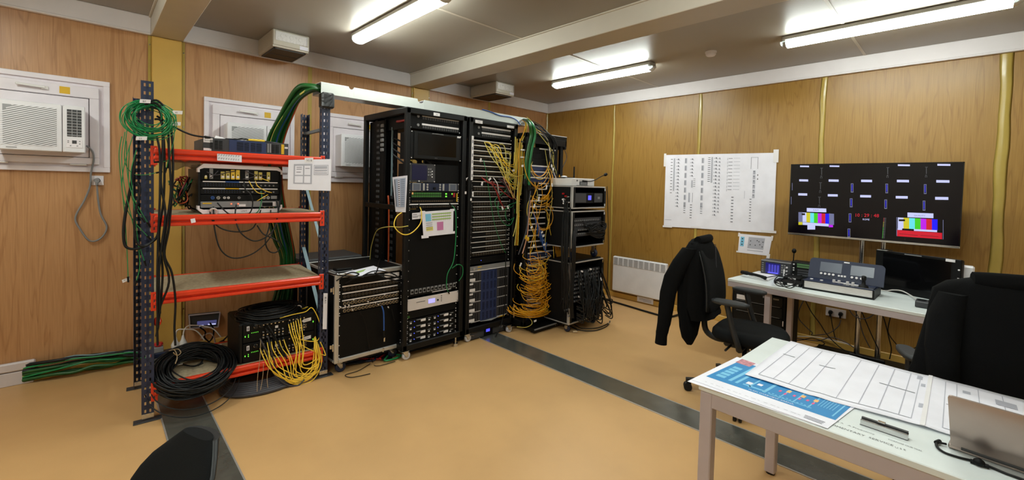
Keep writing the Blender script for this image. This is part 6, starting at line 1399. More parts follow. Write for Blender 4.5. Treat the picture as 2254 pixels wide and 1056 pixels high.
for (x0, y0, x1, y1) in ((197, 116, 292, 132), (509, 114, 612, 130), (1230, 103, 1358, 121), (1648, 98, 1786, 118), (188, 261, 283, 283), (499, 262, 605, 286), (842, 265, 958, 290), (1220, 266, 1348, 292), (1636, 269, 1776, 296), (178, 408, 273, 432), (490, 418, 595, 442), (832, 427, 947, 452), (1208, 437, 1335, 464), (1624, 447, 1764, 477)): sq(x0, y0, x1, y1, TVW, d=2)
for (x, y, h) in ((747, 305, 95), (737, 463, 93), (725, 622, 94), (713, 782, 92), (1113, 308, 100), (1102, 475, 98), (1519, 313, 103), (1507, 487, 104)):
    sq(x-14, y, x+14, y+h, TVGR, .0008); sq(x-9, y+6, x+9, y+h-8, BLKG, .0014); sq(x-3, y+12, x+3, y+h-16, TVB, .002)
for (x, y) in ((425, 140), (413, 293), (402, 446), (1124, 134), (1532, 130)):
    sq(x-14, y, x+14, y+7, TVD); sq(x-4, y, x+4, y+75, TVD); sq(x-14, y+95, x-8, y+112, TVD); sq(x+2, y+95, x+8, y+112, TVD); sq(x-12, y+84, x+6, y+92, TVD)
sq(112, 300, 117, 378, TVGR); sq(101, 446, 106, 525, TVGR)
sq(268, 564, 474, 604, TVW, d=6); sq(1332, 612, 1606, 662, TVW, d=10)
sq(180, 608, 224, 712, TVGR); sq(180, 712, 222, 742, TVY); sq(502, 622, 556, 740, TVGR, d=4); sq(502, 740, 545, 768, TVM)
cb_ = (TVW, TVY, TVC, TVG, TVM, TVR, TVB)
for k in range(7): sq(224+k*40, 612+k*2, 264+k*40, 712+k*3, cb_[k], .0014, 1)
sq(224, 714, 500, 742, TVW, .0016, 18); sq(275, 746, 357, 792, TVW); sq(214, 620, 250, 640, BLKG, .002)
sq(1216, 662, 1222, 860, TVGR); sq(1706, 690, 1712, 895, TVGR)
for k in range(7): sq(1230+k*60, 664+k*3, 1290+k*60, 778+k*3, cb_[k], .0014, 3)
sq(1228, 778, 1276, 796, TVW); sq(1400, 782, 1645, 806, TVW, .001, 14); sq(1222, 796, 1698, 862, TVR, .0018, 32); sq(1240, 684, 1306, 704, BLKG, .002)
sq(1245, 832, 1440, 838, mat('dark red', (110, 0, 20), .4, emit=(120, 0, 20), estr=.6), .0024, 20); sq(1470, 852, 1660, 858, MATS['dark red'], .0024, 12)
for k in range(20):
    y = 668+k*11; sq(1078-k*.8, y, 1108-k*.8, y+7, [TVR, TVY, TVG][0 if k < 4 else (1 if k < 9 else 2)] if False else MATS['screen dim'], .0012); sq(1080-k*.8, y+1, 1086-k*.8, y+6, TVR if k < 4 else TVG if k > 8 else TVY, .002)
def st(body, x0, y0, x1, h, m, dy=0):
    f = lambda a, c: at(1720+a*.20833, 340+c*.20833, x=tx-.0022); o = f(x0, y0); q = f(x1, y0+dy); S.m(m); S.text(body, o, q-o, V((0, 0, 1)), (f(x0, y0-h)-o).length, (q-o).length)
st('10 : 29 : 48', 772, 655, 1030, 34, TVR, 8); st('ROME', 857, 693, 930, 18, TVW, 3)
st('EAST', 335, 592, 395, 14, TVGR, 2); st('QUALITY', 1400, 650, 1520, 14, TVGR, 4)
S.build('screen', e)
e = thing('television_stand', 'floor stand with two shiny vertical poles carrying the wall screen', 'stand', (-.30, -4.2, 0))
for y in (-4.125, -4.275):
    b = MB(CHROME); b.cyl((-.20, y, .012), (-.20, y, 1.62), .022, 14); b.build('pole', e)
b = MB(BLK); b.box(-.48, -.03, -4.62, -3.80, 0, .012, .003); b.box(-.225, -.175, -4.33, -4.07, .012, .05, .006); b.build('base_plate', e)
b = MB(BLK); b.box(-.265, -.222, -4.45, -3.95, 1.28, 1.52, .003); b.build('mounting_bracket', e)
# ================================================================== EQUIPMENT DESK
DX = V((-.095, -.9955, 0)); DY = V((.9955, -.095, 0)); DO = V((-1.135, -3.285, 0))
MD = Matrix(((DX.x, DY.x, 0, DO.x), (DX.y, DY.y, 0, DO.y), (0, 0, 1, 0), (0, 0, 0, 1)))
DL, DD, DH = 1.62, .66, .74
e = thing('equipment_desk', 'white topped desk along the right wall carrying the control equipment', 'desk', DO)
b = MB(TABLE, MD); b.box(0, DL, 0, DD, DH-.026, DH, .004); b.build('desk_top', e)
b = MB(LEGM, MD); b.box(.0, DL, .006, .03, DH-.072, DH-.026, .002); b.box(.03, DL-.03, DD-.04, DD-.015, DH-.07, DH-.026, .002); b.box(.03, .055, .03, DD-.04, DH-.07, DH-.026); b.box(DL-.055, DL-.03, .03, DD-.04, DH-.07, DH-.026); b.build('apron_frame', e)
for x in (.30, DL-.10):
    for y in (.05, DD-.09):
        b = MB(LEGM, MD); b.box(x, x+.045, y, y+.045, 0, DH-.07, .003); b.build('leg', e)
TP = DH+.0005
# --- handset, pad, leads
e = thing('handset', 'black handset lying on the white notepad at the left end of the desk', 'handset', at(1660, 606, z=TP))
b = MB(BLK2); g = [at(1634, 599, z=TP+.032), at(1645, 601, z=TP+.04), at(1660, 604, z=TP+.04), at(1675, 608, z=TP+.035), at(1685, 612, z=TP+.028)]
b.tube(g, [.019, .019, .015, .013, .013, .015, .017], 10, 4); b.build('body', e)
b = MB(LABEL); q = [at(1648, 607, z=TP), at(1668, 600, z=TP), at(1712, 609, z=TP), at(1690, 619, z=TP)]; b.slab(q, (0, 0, 1), .012); b.build('notepad', label='white notepad on the desk under the black handset', cat='notepad')
cable('handset_lead', [at(1684, 611, z=TP+.02), at(1700, 608, z=TP+.02), at(1715, 606, z=TP+.02), at(1730, 612, z=TP+.01)], .004, BLK, 'black lead between handset and scope on the desk')
# --- scope
def unit(name, lab, cat, px0, px1, x, z0, z1, dep, m, tilt=0.0):
    a = at(px0, 600, x=x); c = at(px1, 600, x=x); e = thing(name, lab, cat, (x, (a.y+c.y)/2, z0)); b = MB(m); b.box(x, x+dep, c.y, a.y, z0, z1, .006); b.build('body', e); return e, a.y, c.y
e, ya, yb_ = unit('waveform_scope', 'grey bench scope with a blue screen of violet bars on the desk', 'oscilloscope', 1674, 1740, -.66, TP, TP+.142, .16, DGRY)
x = -.66; wy = ya-yb_
b = MB(SCRB); b.box(x-.002, x, ya-wy*.17, ya-wy*.66, TP+.022, TP+.122); b.m(SCRV)
for k in range(4): b.box(x-.003, x-.001, ya-wy*(.27+.095*k), ya-wy*(.335+.095*k), TP+.036, TP+.108)
b.m(LCD); b.box(x-.003, x-.001, ya-wy*.25, ya-wy*.6, TP+.024, TP+.034); b.build('screen', e)
b = MB(GREYP)
for k in range(5): b.box(x-.003, x, ya-wy*.04, ya-wy*.10, TP+.03+k*.02, TP+.038+k*.02)
for k in range(4):
    for j in range(2): b.box(x-.004, x, ya-wy*(.70+.08*j), ya-wy*(.75+.08*j), TP+.04+k*.022, TP+.052+k*.022)
b.m(LABEL)
for k in range(3): b.cyl((x-.010, ya-wy*.88, TP+.03+k*.034), (x, ya-wy*.88, TP+.03+k*.034), .008, 10)
b.build('buttons', e)
b = MB(GREYP); b.box(x-.004, x+.01, ya-.0, yb_, TP+.134, TP+.143, .002); b.build('top_trim', e)
e, ya, yb_ = unit('intercom_unit', 'black desktop intercom with a dim green display, behind the blue console', 'intercom', 1741, 1800, -.60, TP+.0, TP+.155, .14, BLK)
x = -.60; wy = ya-yb_
b = MB(mat('dim green display', (70, 96, 66), .35, emit=(80, 120, 70), estr=.25)); b.box(x-.002, x, ya-wy*.22, yb_+.02, TP+.105, TP+.12); b.box(x-.002, x, ya-wy*.22, yb_+.02, TP+.125, TP+.142); b.build('display', e)
b = MB(LABEL)
for q in (.035, .075, .095, .13): b.cyl((x-.006, ya-wy*.1, TP+q), (x, ya-wy*.1, TP+q), .007, 8)
b.m(DGRY)
for k in range(3): b.box(x-.005, x, ya-wy*.25, yb_+.02, TP+.03+k*.022, TP+.045+k*.022)
b.build('buttons', e)
e = thing('desk_microphone', 'small black gooseneck microphone rising behind the scope and intercom', 'microphone', (-.55, at(1746, 570, x=-.55).y, TP+.155))
q = at(1745, 575, x=-.55); h_ = at(1748, 552, x=-.55); b = MB(BLK); b.tube([V((q.x, q.y, TP+.156)), V((q.x, q.y-.004, q.z)), h_-V((0, 0, .01))], .005, 8); b.build('stem', e)
b = MB(BLK2); b.sph(h_, .020, 12, (1, 1, 1.15)); b.build('foam_head', e)
# --- blue console
MC = Matrix.Translation((-1.05, -3.852, TP)) @ Matrix.Rotation(math.radians(-91.5), 4, 'Z')   # local x runs right along the desk, y towards the wall
cw_ = .47
e = thing('control_console', 'dark blue control console with two grey screens, knobs and a joystick on the desk', 'control console', (-1.05, -4.08, TP))
b = MB(ALUW, MC); b.box(.012, cw_-.012, .002, .28, .012, .070, .003)
for k in range(4): b.box(.012, cw_-.012, -.001, .004, .018+k*.013, .026+k*.013, .001)
b.build('base_body', e)
b = MB(BLK, MC); b.box(0, .012, -.004, .30, 0, .078, .003); b.box(cw_-.012, cw_, -.004, .30, 0, .078, .003); b.box(0, cw_, .0, .28, 0, .012); b.build('side_cheeks', e)
b = MB(NAVY2, MC); b.box(0, cw_, -.004, .20, .070, .078, .002); b.build('control_surface', e)
b = MB(CHROME, MC)
b.box(cw_-.20, cw_-.01, .012, .075, .0782, .0795)
b.m(LABEL); b.box(.20, .36, .07, .09, .0782, .084, .001)
for q in (.04, .11): b.box(q, q+.02, .05, .065, .078, .086, .001)
for q in (.20, .235, .29, .325): b.cyl((q, .075, .078), (q, .075, .10), .010, 12)
b.build('surface_controls', e)
b = MB(BLK, MC); b.lathe((cw_-.075, .05, .0785), [(.032, 0), (.03, .012), (.014, .02), (.011, .05), (.016, .062), (.015, .085), (.006, .09)], 16); b.build('joystick', e)
# upright blue screen panel leaning back
def pn(u, v, o=0.0):   # point on the panel: u across, v up
    return MC @ V((u, .17+v*.35-o*.93, .079+v*.93+o*.35))
PHh = .175
b = MB(NAVY2); r = .03
poly = [pn(-.004, 0), pn(cw_+.03, 0)]
for k in range(5): a = math.pi/2*k/4; poly.append(pn(cw_+.03-r+math.cos(a)*r, PHh-r+math.sin(a)*r))
for k in range(5): a = math.pi/2+math.pi/2*k/4; poly.append(pn(-.004+r+math.cos(a)*r, PHh-r+math.sin(a)*r))
b.slab(poly, (MC.to_3x3() @ V((0, .93, -.35))).normalized(), .022); b.build('screen_panel', e)
for u in (.075, .285):
    b = MB(SCRG); b.slab([pn(u, .062, .001), pn(u+.15, .062, .001), pn(u+.15, .146, .001), pn(u, .146, .001)], (MC.to_3x3() @ V((0, -.93, .35))), .0015); b.build('screen', e)
b = MB(LABEL)
for u in (.09, .118, .146, .174, .30, .33, .36): b.cyl(pn(u, .043, 0), pn(u, .043, .012), .009, 12)
for u in (.212, .232, .252): b.slab([pn(u-.007, .036, .001), pn(u+.007, .036, .001), pn(u+.007, .050, .001), pn(u-.007, .050, .001)], (MC.to_3x3() @ V((0, -.93, .35))), .004)
b.slab([pn(.235, .157, .001), pn(.272, .157, .001), pn(.272, .167, .001), pn(.235, .167, .001)], (MC.to_3x3() @ V((0, -.93, .35))), .002)
b.build('knobs_and_buttons', e)
# --- black units and curled leads left of the console
b = MB(BLK2); q = at(1706, 622, z=TP); b.box(-1.02, -.86, -3.84, -3.63, TP, TP+.028, .004); b.m(LABEL); b.box(-1.0215, -1.02, -3.70, -3.655, TP+.006, TP+.020); b.box(-1.0215, -1.02, -3.775, -3.735, TP+.006, TP+.020); b.m(CHROME); b.cyl((-1.022, -3.81, TP+.014), (-1.018, -3.81, TP+.014), .008, 10)
b.build('converter_box', label='flat black box with white marks on the desk left of the blue console', cat='electronic box')
for i, pp in enumerate(([(1712, 608), (1704, 618), (1712, 628), (1735, 630), (1750, 622), (1742, 612), (1725, 612), (1716, 620), (1728, 628)], [(1725, 600), (1735, 612), (1750, 608), (1765, 606)], [(1705, 615), (1715, 624), (1738, 634), (1756, 625)], [(1720, 596), (1730, 606), (1745, 602), (1758, 612), (1772, 612)])):
    cable('curled_lead', [at(x, y, z=TP+.036+.004*((k+i) % 2)) for k, (x, y) in enumerate(pp)], .004, BLK, 'black lead curled on the flat black box left of the blue console', group='leads curled left of the console')
b = MB(BLK2); b.box(-.86, -.74, -3.80, -3.66, TP, TP+.05, .008); b.m(LABEL); b.box(-.8615, -.86, -3.76, -3.70, TP+.03, TP+.042); b.build('black_adapter', label='black adapter with a white label between intercom and blue console', cat='power adapter')
b = MB(LABEL); q = at(1727, 597, x=-.68); b.box(-.70, -.69, q.y-.006, q.y+.006, TP, q.z+.02, .001); b.build('white_plug', label='small upright white plug in front of the bench scope', cat='plug')
# --- rack monitor on the desk
mx_ = V((-.189, -.505, 0)).normalized(); my_ = V((-mx_.y, mx_.x, 0)); mo = V((-.535, -4.262, TP))
MM = Matrix(((mx_.x, my_.x, 0, mo.x), (mx_.y, my_.y, 0, mo.y), (0, 0, 1, mo.z), (0, 0, 0, 1))); mw = .545
e = thing('rack_monitor', 'black rack monitor standing on the desk right of the blue console, screen off', 'monitor', mo+mx_*.27)
b = MB(BLK, MM); b.box(.02, mw-.02, .02, .10, .0, .325, .006); b.build('housing', e)
b = MB(BLK2, MM); b.box(0, mw, .0, .022, 0.0, .335, .004); b.build('front_bezel', e)
b = MB(BLKG, MM); b.box(.055, mw-.055, -.003, .001, .055, .318, .001); b.build('screen', e)
b = MB(LABEL, MM); b.box(mw-.09, mw-.035, -.004, .0, .312, .332, .002); b.m(GREYP); b.box(.20, .31, -.003, .0, .323, .329); b.m(LABEL); b.cyl((mw-.012, -.004, .26), (mw-.012, 0, .26), .006, 8); b.box(mw-.018, mw-.008, -.004, 0, .17, .20); b.build('label_stickers', e)
b = MB(BLK, MM); b.bar((.04, -.006, .345), (.12, -.006, .345), .006, .006); b.m(ALU); b.box(.01, .08, -.004, .018, .333, .338); b.build('top_edge_clip', e)
q0 = at(2116, 590, x=-.62); q1 = at(2146, 590, x=-.62); b = MB(ACW); b.box(-.62, -.54, q1.y, q0.y, TP, at(2130, 586, x=-.62).z, .01); b.build('white_box', label='white box standing behind the right edge of the rack monitor', cat='box')
# power socket box
e = thing('socket_block', 'dark grey two-way socket block on the right end of the desk', 'power strip', (-1.01, -4.61, TP))
b = MB(DGRY); b.box(-1.075, -.945, -4.675, -4.55, TP, TP+.045, .006); b.build('body', e)
for y in (-4.583, -4.642):
    b = MB(BLK2); b.lathe((-1.01, y, TP+.0455), [(.026, 0), (.026, .003), (.019, .003), (.018, .0005)], 16); b.build('socket', e)
cable('grey_lead', [at(1935, 637, z=TP+.01), at(1950, 640, z=TP+.01), at(1965, 638, z=TP+.03), at(1985, 640, z=TP+.03), at(2005, 650, z=TP+.015), at(2020, 660, z=TP+.02)], .0045, WCAB, 'pale grey lead from the blue console to the dark socket block')
cable('black_lead', [at(1935, 620, z=TP+.02), at(1945, 630, z=TP+.02), at(1950, 638, z=TP+.008), at(1962, 634, z=TP+.02), at(1975, 628, z=TP+.03)], .005, BLK, 'black lead behind the right end of the blue console')
cable('black_lead', [at(2060, 665, z=TP+.02), at(2075, 668, z=TP+.01), at(2090, 676, z=TP+.01)], .005, BLK, 'black lead leaving the dark socket block to the right')
# --- under the desk
e = thing('rack_case', 'black equipment case with a small white label, under the desk', 'rack case', (-.4, -3.38, 0))
b = MB(BLK2); b.box(-.58, -.12, -3.63, -3.14, .0, .545, .008); b.build('body', e)
b = MB(BLK); 
for z in (.02, .12, .225, .33, .435): b.box(-.594, -.58, -3.60, -3.17, z, z+.095, .002)
b.build('front_panels', e)
b = MB(GREYP)
for z in (.118, .222, .328, .432): b.box(-.597, -.594, -3.58, -3.19, z, z+.004)
b.m(LABEL); q0 = at(1622, 645, x=-.597); q1 = at(1647, 656, x=-.597); b.box(-.598, -.595, q1.y, q0.y, .445, .49); b.box(-.598, -.595, -3.615, -3.607, .26, .31); b.m(GREYP); b.box(-.598, -.595, -3.48, -3.43, .50, .52); b.box(-.598, -.595, -3.57, -3.52, .50, .515); b.build('front_marks', e)
random.seed(77); GU = 'dark cables hanging and lying under the equipment desk'
ul = [([(1772, 655), (1760, 680), (1758, 700), (1775, 720), (1788, 732), (1786, 737), (1800, 737), (1825, 733), (1845, 718), (1851, 704)], -.3), ([(1770, 655), (1785, 685), (1805, 712), (1822, 738), (1850, 765), (1870, 775)], -.35), ([(1828, 690), (1832, 715), (1838, 742), (1842, 748)], -.05),
      ([(1866, 672), (1875, 690), (1890, 700), (1910, 700), (1925, 690)], -.4), ([(1895, 682), (1905, 705), (1920, 740), (1932, 765), (1934, 780)], -.3), ([(1942, 690), (1950, 715), (1957, 745), (1962, 768), (1958, 790)], -.35), ([(1730, 740), (1760, 745), (1800, 750), (1830, 742), (1860, 752), (1880, 765)], -.15),
      ([(1735, 760), (1765, 748), (1790, 744), (1815, 756), (1790, 764), (1760, 760)], -.2), ([(1925, 685), (1945, 675), (1960, 690), (1955, 730), (1975, 760), (1985, 775)], -.35), ([(1880, 680), (1890, 700), (1900, 735), (1915, 765)], -.3), ([(2055, 742), (2035, 750), (2020, 762), (2000, 772)], -.5)]
for i, (pp, x) in enumerate(ul): cable('hanging_lead', [V((lambda p: (p.x, p.y, max(.01, p.z)))(at(px, py, x=x))) for px, py in pp], .0042, BLK if i % 3 else MATS['dark grey cable'], 'dark lead hanging under the equipment desk', group=GU)
for i in range(16):
    y = -3.75-.06*i*random.random()-.03*i; cable('floor_lead', [(-.25-.2*random.random(), y, .012), (-.4-.3*random.random(), y-.15, .02), (-.3-.3*random.random(), y-.3, .014), (-.5-.3*random.random(), y-.45, .016)], .006, [BLK, RUB, RUBG, BLK][i % 4], 'dark cable on the floor under the equipment desk', group='floor cables under the equipment desk')
cable('pale_lead', [at(1728, 738, x=-.02), at(1760, 740, x=-.03), at(1800, 742, x=-.03), at(1850, 752, x=-.05), at(1885, 765, x=-.10)], .005, WCAB, 'pale cable along the foot of the wall under the desk')
b = MB(GREEND); b.tube([(-.42, -4.2, .02), (-.46, -4.28, .05), (-.44, -4.36, .03)], .010, 8); b.build('green_plug', label='dark green plug on the floor between the poles of the screen stand', cat='plug')
for y, x, lab in ((-4.0, -.3, 'black power brick on the floor left of the screen stand poles'), (-4.42, -.5, 'black power brick on the floor right of the screen stand poles')):
    b = MB(BLK2); b.box(x-.05, x+.05, y-.08, y+.08, .012, .052, .008); b.build('power_brick', label=lab, cat='power adapter')
# plugs in the double socket
c = at(1840, 688, x=0)
for s_, lab in ((.041, 'black plug in the left half of the double wall socket'), (-.041, 'black plug in the right half of the double wall socket')):
    b = MB(BLK); p = V((-.012, c.y+s_, c.z)); b.cyl(p, p+V((-.03, 0, -.004)), .020, 12, .016); b.cyl(p+V((-.024, 0, 0)), p+V((-.026, 0, -.04)), .008, 8); b.build('plug', label=lab, cat='plug')
# ================================================================== CHAIRS
def office_chair(lab, cx, cy, face, sh=.48, arms=True, bh=1.12, bw=.44, group='black office chairs', rnd=False, base=54, br=.325, ah=0.0, ay=0.0):
    """face: direction the sitter looks (world x, y)"""
    rz = math.atan2(face[1], face[0])-math.pi/2
    e = thing('office_chair', lab, 'office chair', (cx, cy, 0), group, rz); M = W[e]
    for k in range(5):
        a = math.radians(k*72+base); d = V((math.cos(a), math.sin(a), 0)); b = MB(PLAST, M); t = V((-d.y, d.x, 0))
        A_ = d*.03+V((0, 0, .10)); B_ = d*(br+.015)+V((0, 0, .078))
        b.loft([[A_+t*.026+V((0, 0, .022)), A_-t*.026+V((0, 0, .022)), A_-t*.026-V((0, 0, .022)), A_+t*.026-V((0, 0, .022))], [B_+t*.017+V((0, 0, .014)), B_-t*.017+V((0, 0, .014)), B_-t*.017-V((0, 0, .014)), B_+t*.017-V((0, 0, .014))]], smooth=False); b.build('base_leg', e)
        b = MB(PLAST, M); b.cyl(d*br+V((0, 0, .045)), d*br+V((0, 0, .075)), .010, 8); o = d*br
        b.m(RUB)
        for s_ in (-1, 1): b.cyl(o+t*(s_*.008)+V((0, 0, .030)), o+t*(s_*.026)+V((0, 0, .030)), .030, 16)
        b.m(PLAST); b.box(o.x-.020, o.x+.020, o.y-.020, o.y+.020, .042, .060, .006); b.build('castor', e)
    b = MB(PLAST, M); b.cyl((0, 0, .08), (0, 0, .19), .034, 16); b.m(GREYP); b.cyl((0, 0, .19), (0, 0, sh-.10), .022, 14); b.m(BLK); b.cyl((0, 0, .185), (0, 0, .20), .036, 14); b.build('gas_column', e)
    b = MB(PLAST, M); b.box(-.10, .10, -.14, .14, sh-.115, sh-.06, .012); b.m(CHROME); b.cyl((.10, .05, sh-.085), (.135, .05, sh-.085), .006, 8); b.m(PLAST); b.bar((.08, .0, sh-.09), (.20, .03, sh-.12), .03, .008); b.cyl((.12, -.08, sh-.09), (.26, -.08, sh-.09), .008, 8)
    b.build('tilt_mechanism', e)
    # seat
    b = MB(SEATM, M); rings = []
    for (z, s_) in ((sh-.055, .80), (sh-.045, .93), (sh-.02, 1.0), (sh+.012, .99), (sh+.03, .93), (sh+.036, .80), (sh+.034, .45)):
        ring = []
        for k in range(28):
            a = 2*math.pi*k/28; cs, sn = math.cos(a), math.sin(a); x = abs(cs)**.55*math.copysign(1, cs)*.245*s_; y = abs(sn)**.55*math.copysign(1, sn)*.24*s_+.02
            zz = z-(.028*max(0, (y-.12)/.14)**2)-(.010 if abs(x) < .12 and z > sh+.02 and s_ < .9 else 0)
            ring.append(V((x, y, zz)))
        rings.append(ring)
    b.loft(rings); b.build('seat', e)
    # back support bar
    b = MB(PLAST, M); b.tube([(0, -.10, sh-.09), (0, -.22, sh-.10), (0, -.30, sh-.05), (0, -.315, sh+.10), (0, -.335, sh+.30)], .022, 10, 5); b.build('back_support', e)
    # backrest
    b = MB(SEATM, M); z0, z1 = sh+.10, bh; rings = []; n = 13
    for i in range(n):
        f = i/(n-1); z = z0+(z1-z0)*f; hw = bw/2*min(1, (1-abs(2*f-1)**5)**.5+.18) if not rnd else bw/2*max(.16, (1-abs(2*f-1)**2.6))**.5; hw *= (1-.12*f)
        y0 = -.255-.085*f-.03*math.sin(math.pi*f)*-1; ring = []
        for k in range(24):
            a = 2*math.pi*k/24; x = abs(math.cos(a))**.8*math.copysign(1, math.cos(a))*hw; t = math.sin(a)*.032*(.5+.5*math.sin(math.pi*min(1, max(0, f*.96+.02)))); ring.append(V((x, y0+t+.035*(abs(x)/(bw/2))**2, z)))
        rings.append(ring)
    b.loft(rings); b.build('backrest', e)
    b = MB(PLAST, M); rings = []
    for i in range(n):
        f = i/(n-1); z = z0+(z1-z0)*f-.004; hw = bw/2*min(1, (1-abs(2*f-1)**5)**.5+.18) if not rnd else bw/2*max(.16, (1-abs(2*f-1)**2.6))**.5; hw = hw*(1-.12*f)+.006
        y0 = -.266-.085*f+.03*math.sin(math.pi*f); ring = []
        for k in range(24):
            a = 2*math.pi*k/24; x = abs(math.cos(a))**.8*math.copysign(1, math.cos(a))*hw; t = math.sin(a)*.022; ring.append(V((x, y0+t+.035*(abs(x)/(bw/2))**2, z)))
        rings.append(ring)
    b.loft(rings); b.build('back_shell', e)
    if arms:
        for s_ in (-1, 1):
            b = MB(PLAST, M); x = s_*.265; b.tube([(s_*.10, 0, sh-.085), (s_*.22, 0, sh-.08), (x, .0, sh-.03), (x, .005+ay/2, sh+.08), (x, .01+ay, sh+.19+ah)], .020, 8, 5); k = b.build('armrest', e)
            b = MB(ARM, M); rings = []
            for (z, q) in ((sh+.188+ah, .85), (sh+.196+ah, 1), (sh+.212+ah, 1), (sh+.220+ah, .8)): rings.append([V((x+math.copysign(abs(math.cos(a))**.8, math.cos(a))*.043*q, .03+ay+math.copysign(abs(math.sin(a))**.7, math.sin(a))*.125*q, z)) for a in [2*math.pi*j/20 for j in range(20)]])
            b.loft(rings); b.build('arm_pad', k)
    return e
def ring_(M, cx, cy, z, hx, hy, n=28, fold=.0, ph=0.0, pw=.85, tz=None, nf=5):
    out = []
    for k in range(n):
        a = 2*math.pi*k/n; f = 1+fold*math.sin(nf*a+ph)+fold*.6*math.sin((nf*2+1)*a+ph*2.3)+(fold*.5*math.sin(9*a+z*15)+fold*.35*math.sin(4*a-z*21) if fold else 0)
        x = math.copysign(abs(math.cos(a))**pw, math.cos(a))*hx*f; y = math.copysign(abs(math.sin(a))**pw, math.sin(a))*hy*f
        out.append(M @ V((cx+x, cy+y, z+(tz(x, y) if tz else 0))))
    return out
CH1 = office_chair('black office chair near the radiator, a zip jacket over its back', -1.84, -3.69, (.08, -1.0), sh=.50, bh=1.13, base=7, br=.40, ah=.05, ay=-.09)
M = W[CH1]
e = thing('jacket', 'black zip jacket hung over the chair near the radiator', 'jacket', M @ V((0, -.32, .5)), 'black jackets hung on chairs')
b = MB(CLOTH); rr = []
for (z, cx_, cy_, hx, hy, fo) in ((.56, -.02, -.31, .245, .085, .05), (.66, .02, -.33, .240, .080, .05), (.80, .01, -.335, .245, .082, .04), (.94, .0, -.345, .25, .080, .03), (1.04, 0, -.352, .245, .078, .03), (1.10, 0, -.356, .225, .070, .04), (1.135, 0, -.36, .185, .060, .05), (1.158, 0, -.362, .13, .048, .04), (1.166, 0, -.362, .05, .02, 0)):
    rr.append(ring_(M, cx_, cy_, z, hx, hy, fold=fo, ph=z*4))
b.loft(rr); b.build('body', e)
b = MB(CLOTH); rr = []          # back panel and hem hanging behind
for (z, cx_, cy_, hx, hy, fo) in ((.36, .17, -.36, .03, .02, .1), (.42, .15, -.37, .09, .045, .1), (.50, .11, -.385, .14, .055, .08), (.62, .07, -.40, .19, .06, .07), (.78, .05, -.405, .21, .06, .06), (.95, .03, -.40, .215, .055, .05), (1.08, .02, -.39, .20, .05, .03), (1.14, .02, -.375, .16, .04, .02)):
    rr.append(ring_(M, cx_, cy_, z, hx, hy, fold=fo, ph=z*6))
b.loft(rr); b.build('back_panel', e)
for s_, nm in ((1, 0), (-1, 1)):
    b = MB(CLOTH); rr = []
    P_ = [(s_*.20, -.37, 1.10, .055), (s_*.245, -.42, 1.0, .068), (s_*.262, -.47, .88, .068), (s_*.268, -.50, .75, .062), (s_*.27, -.515, .62, .056), (s_*.268, -.53, .50, .050), (s_*.265, -.54, .43, .045)]
    for i, (x, y, z, r) in enumerate(P_): rr.append(ring_(M, x, y, z, r*.75, r, n=16, fold=.06, ph=i*1.7, pw=1, nf=3))
    b.loft(rr); k = b.build('sleeve', e)
    b = MB(CLOTH); rr = [ring_(M, s_*.265, -.541, .435, .036, .047, n=16, pw=1), ring_(M, s_*.263, -.545, .40, .035, .044, n=16, pw=1), ring_(M, s_*.262, -.548, .335, .036, .046, n=16, pw=1)]; b.loft(rr); b.build('cuff', k)
b = MB(CLOTH); rr = []
for i in range(11):
    f = i/10; a = -1.2+2.4*f; c = V((math.sin(a)*.15, -.352+.035*math.cos(a), 1.15+.012*math.cos(a))); rr.append([M @ (c+V((0, math.cos(q)*.028, math.sin(q)*.034))) for q in [2*math.pi*j/10 for j in range(10)]])
b.loft(rr); b.build('collar', e)
b = MB(RUBG); b.tube([M @ V((-.06, -.268, 1.12)), M @ V((-.055, -.262, 1.05)), M @ V((-.05, -.250, .9)), M @ V((-.045, -.247, .75))], .003, 5); b.build('zip', e)
CH2 = office_chair('black office chair draped with a big dark coat, between foreground table and desk', -2.04, -4.85, (.95, .30), sh=.47, bh=1.13, bw=.48)
M = W[CH2]
e = thing('coat', 'big black coat draped over the chair behind the white table', 'jacket', M @ V((0, -.32, .3)), 'black jackets hung on chairs')
b = MB(CLOTH); rr = []
for (z, cx_, cy_, hx, hy, fo) in ((.18, -.06, -.36, .42, .12, .07), (.30, -.06, -.36, .41, .12, .07), (.45, -.05, -.36, .39, .12, .06), (.60, -.04, -.36, .35, .115, .05), (.75, -.02, -.355, .32, .11, .05), (.90, -.01, -.352, .30, .10, .04), (1.04, 0, -.35, .285, .09, .04), (1.11, 0, -.35, .265, .08, .05), (1.15, 0, -.35, .225, .065, .04), (1.175, 0, -.35, .15, .045, .02), (1.18, 0, -.35, .05, .02, 0)):
    rr.append(ring_(M, cx_, cy_, z, hx, hy, n=40, fold=fo, ph=z*5, pw=.75))
b.loft(rr); b.build('body', e)
for s_ in (1, -1):
    b = MB(CLOTH); rr = []
    P_ = [(s_*.22, -.38, 1.10, .06), (s_*.26, -.41, 1.0, .07), (s_*.27, -.43, .85, .07), (s_*.26, -.44, .70, .062), (s_*.25, -.45, .55, .055), (s_*.24, -.45, .42, .05)]
    for i, (x, y, z, r) in enumerate(P_): rr.append(ring_(M, x, y, z, r*.85, r, n=16, fold=.06, ph=i*1.7, pw=1, nf=3))
    b.loft(rr); b.build('sleeve', e)
b = MB(CLOTH); rr = []
for i in range(11):
    f = i/10; a = -1.25+2.5*f; c = V((math.sin(a)*.17, -.36-.04*math.cos(a), 1.165+.012*math.cos(a))); rr.append([M @ (c+V((0, math.cos(q)*.03, math.sin(q)*.036))) for q in [2*math.pi*j/10 for j in range(10)]])
b.loft(rr); b.build('collar', e)
CH3 = office_chair('black office chair before the shelving, only the rounded top of its back showing', -5.46, -3.49, (-.93, -.36), sh=.42, bh=.862, bw=.33, arms=False, rnd=True)
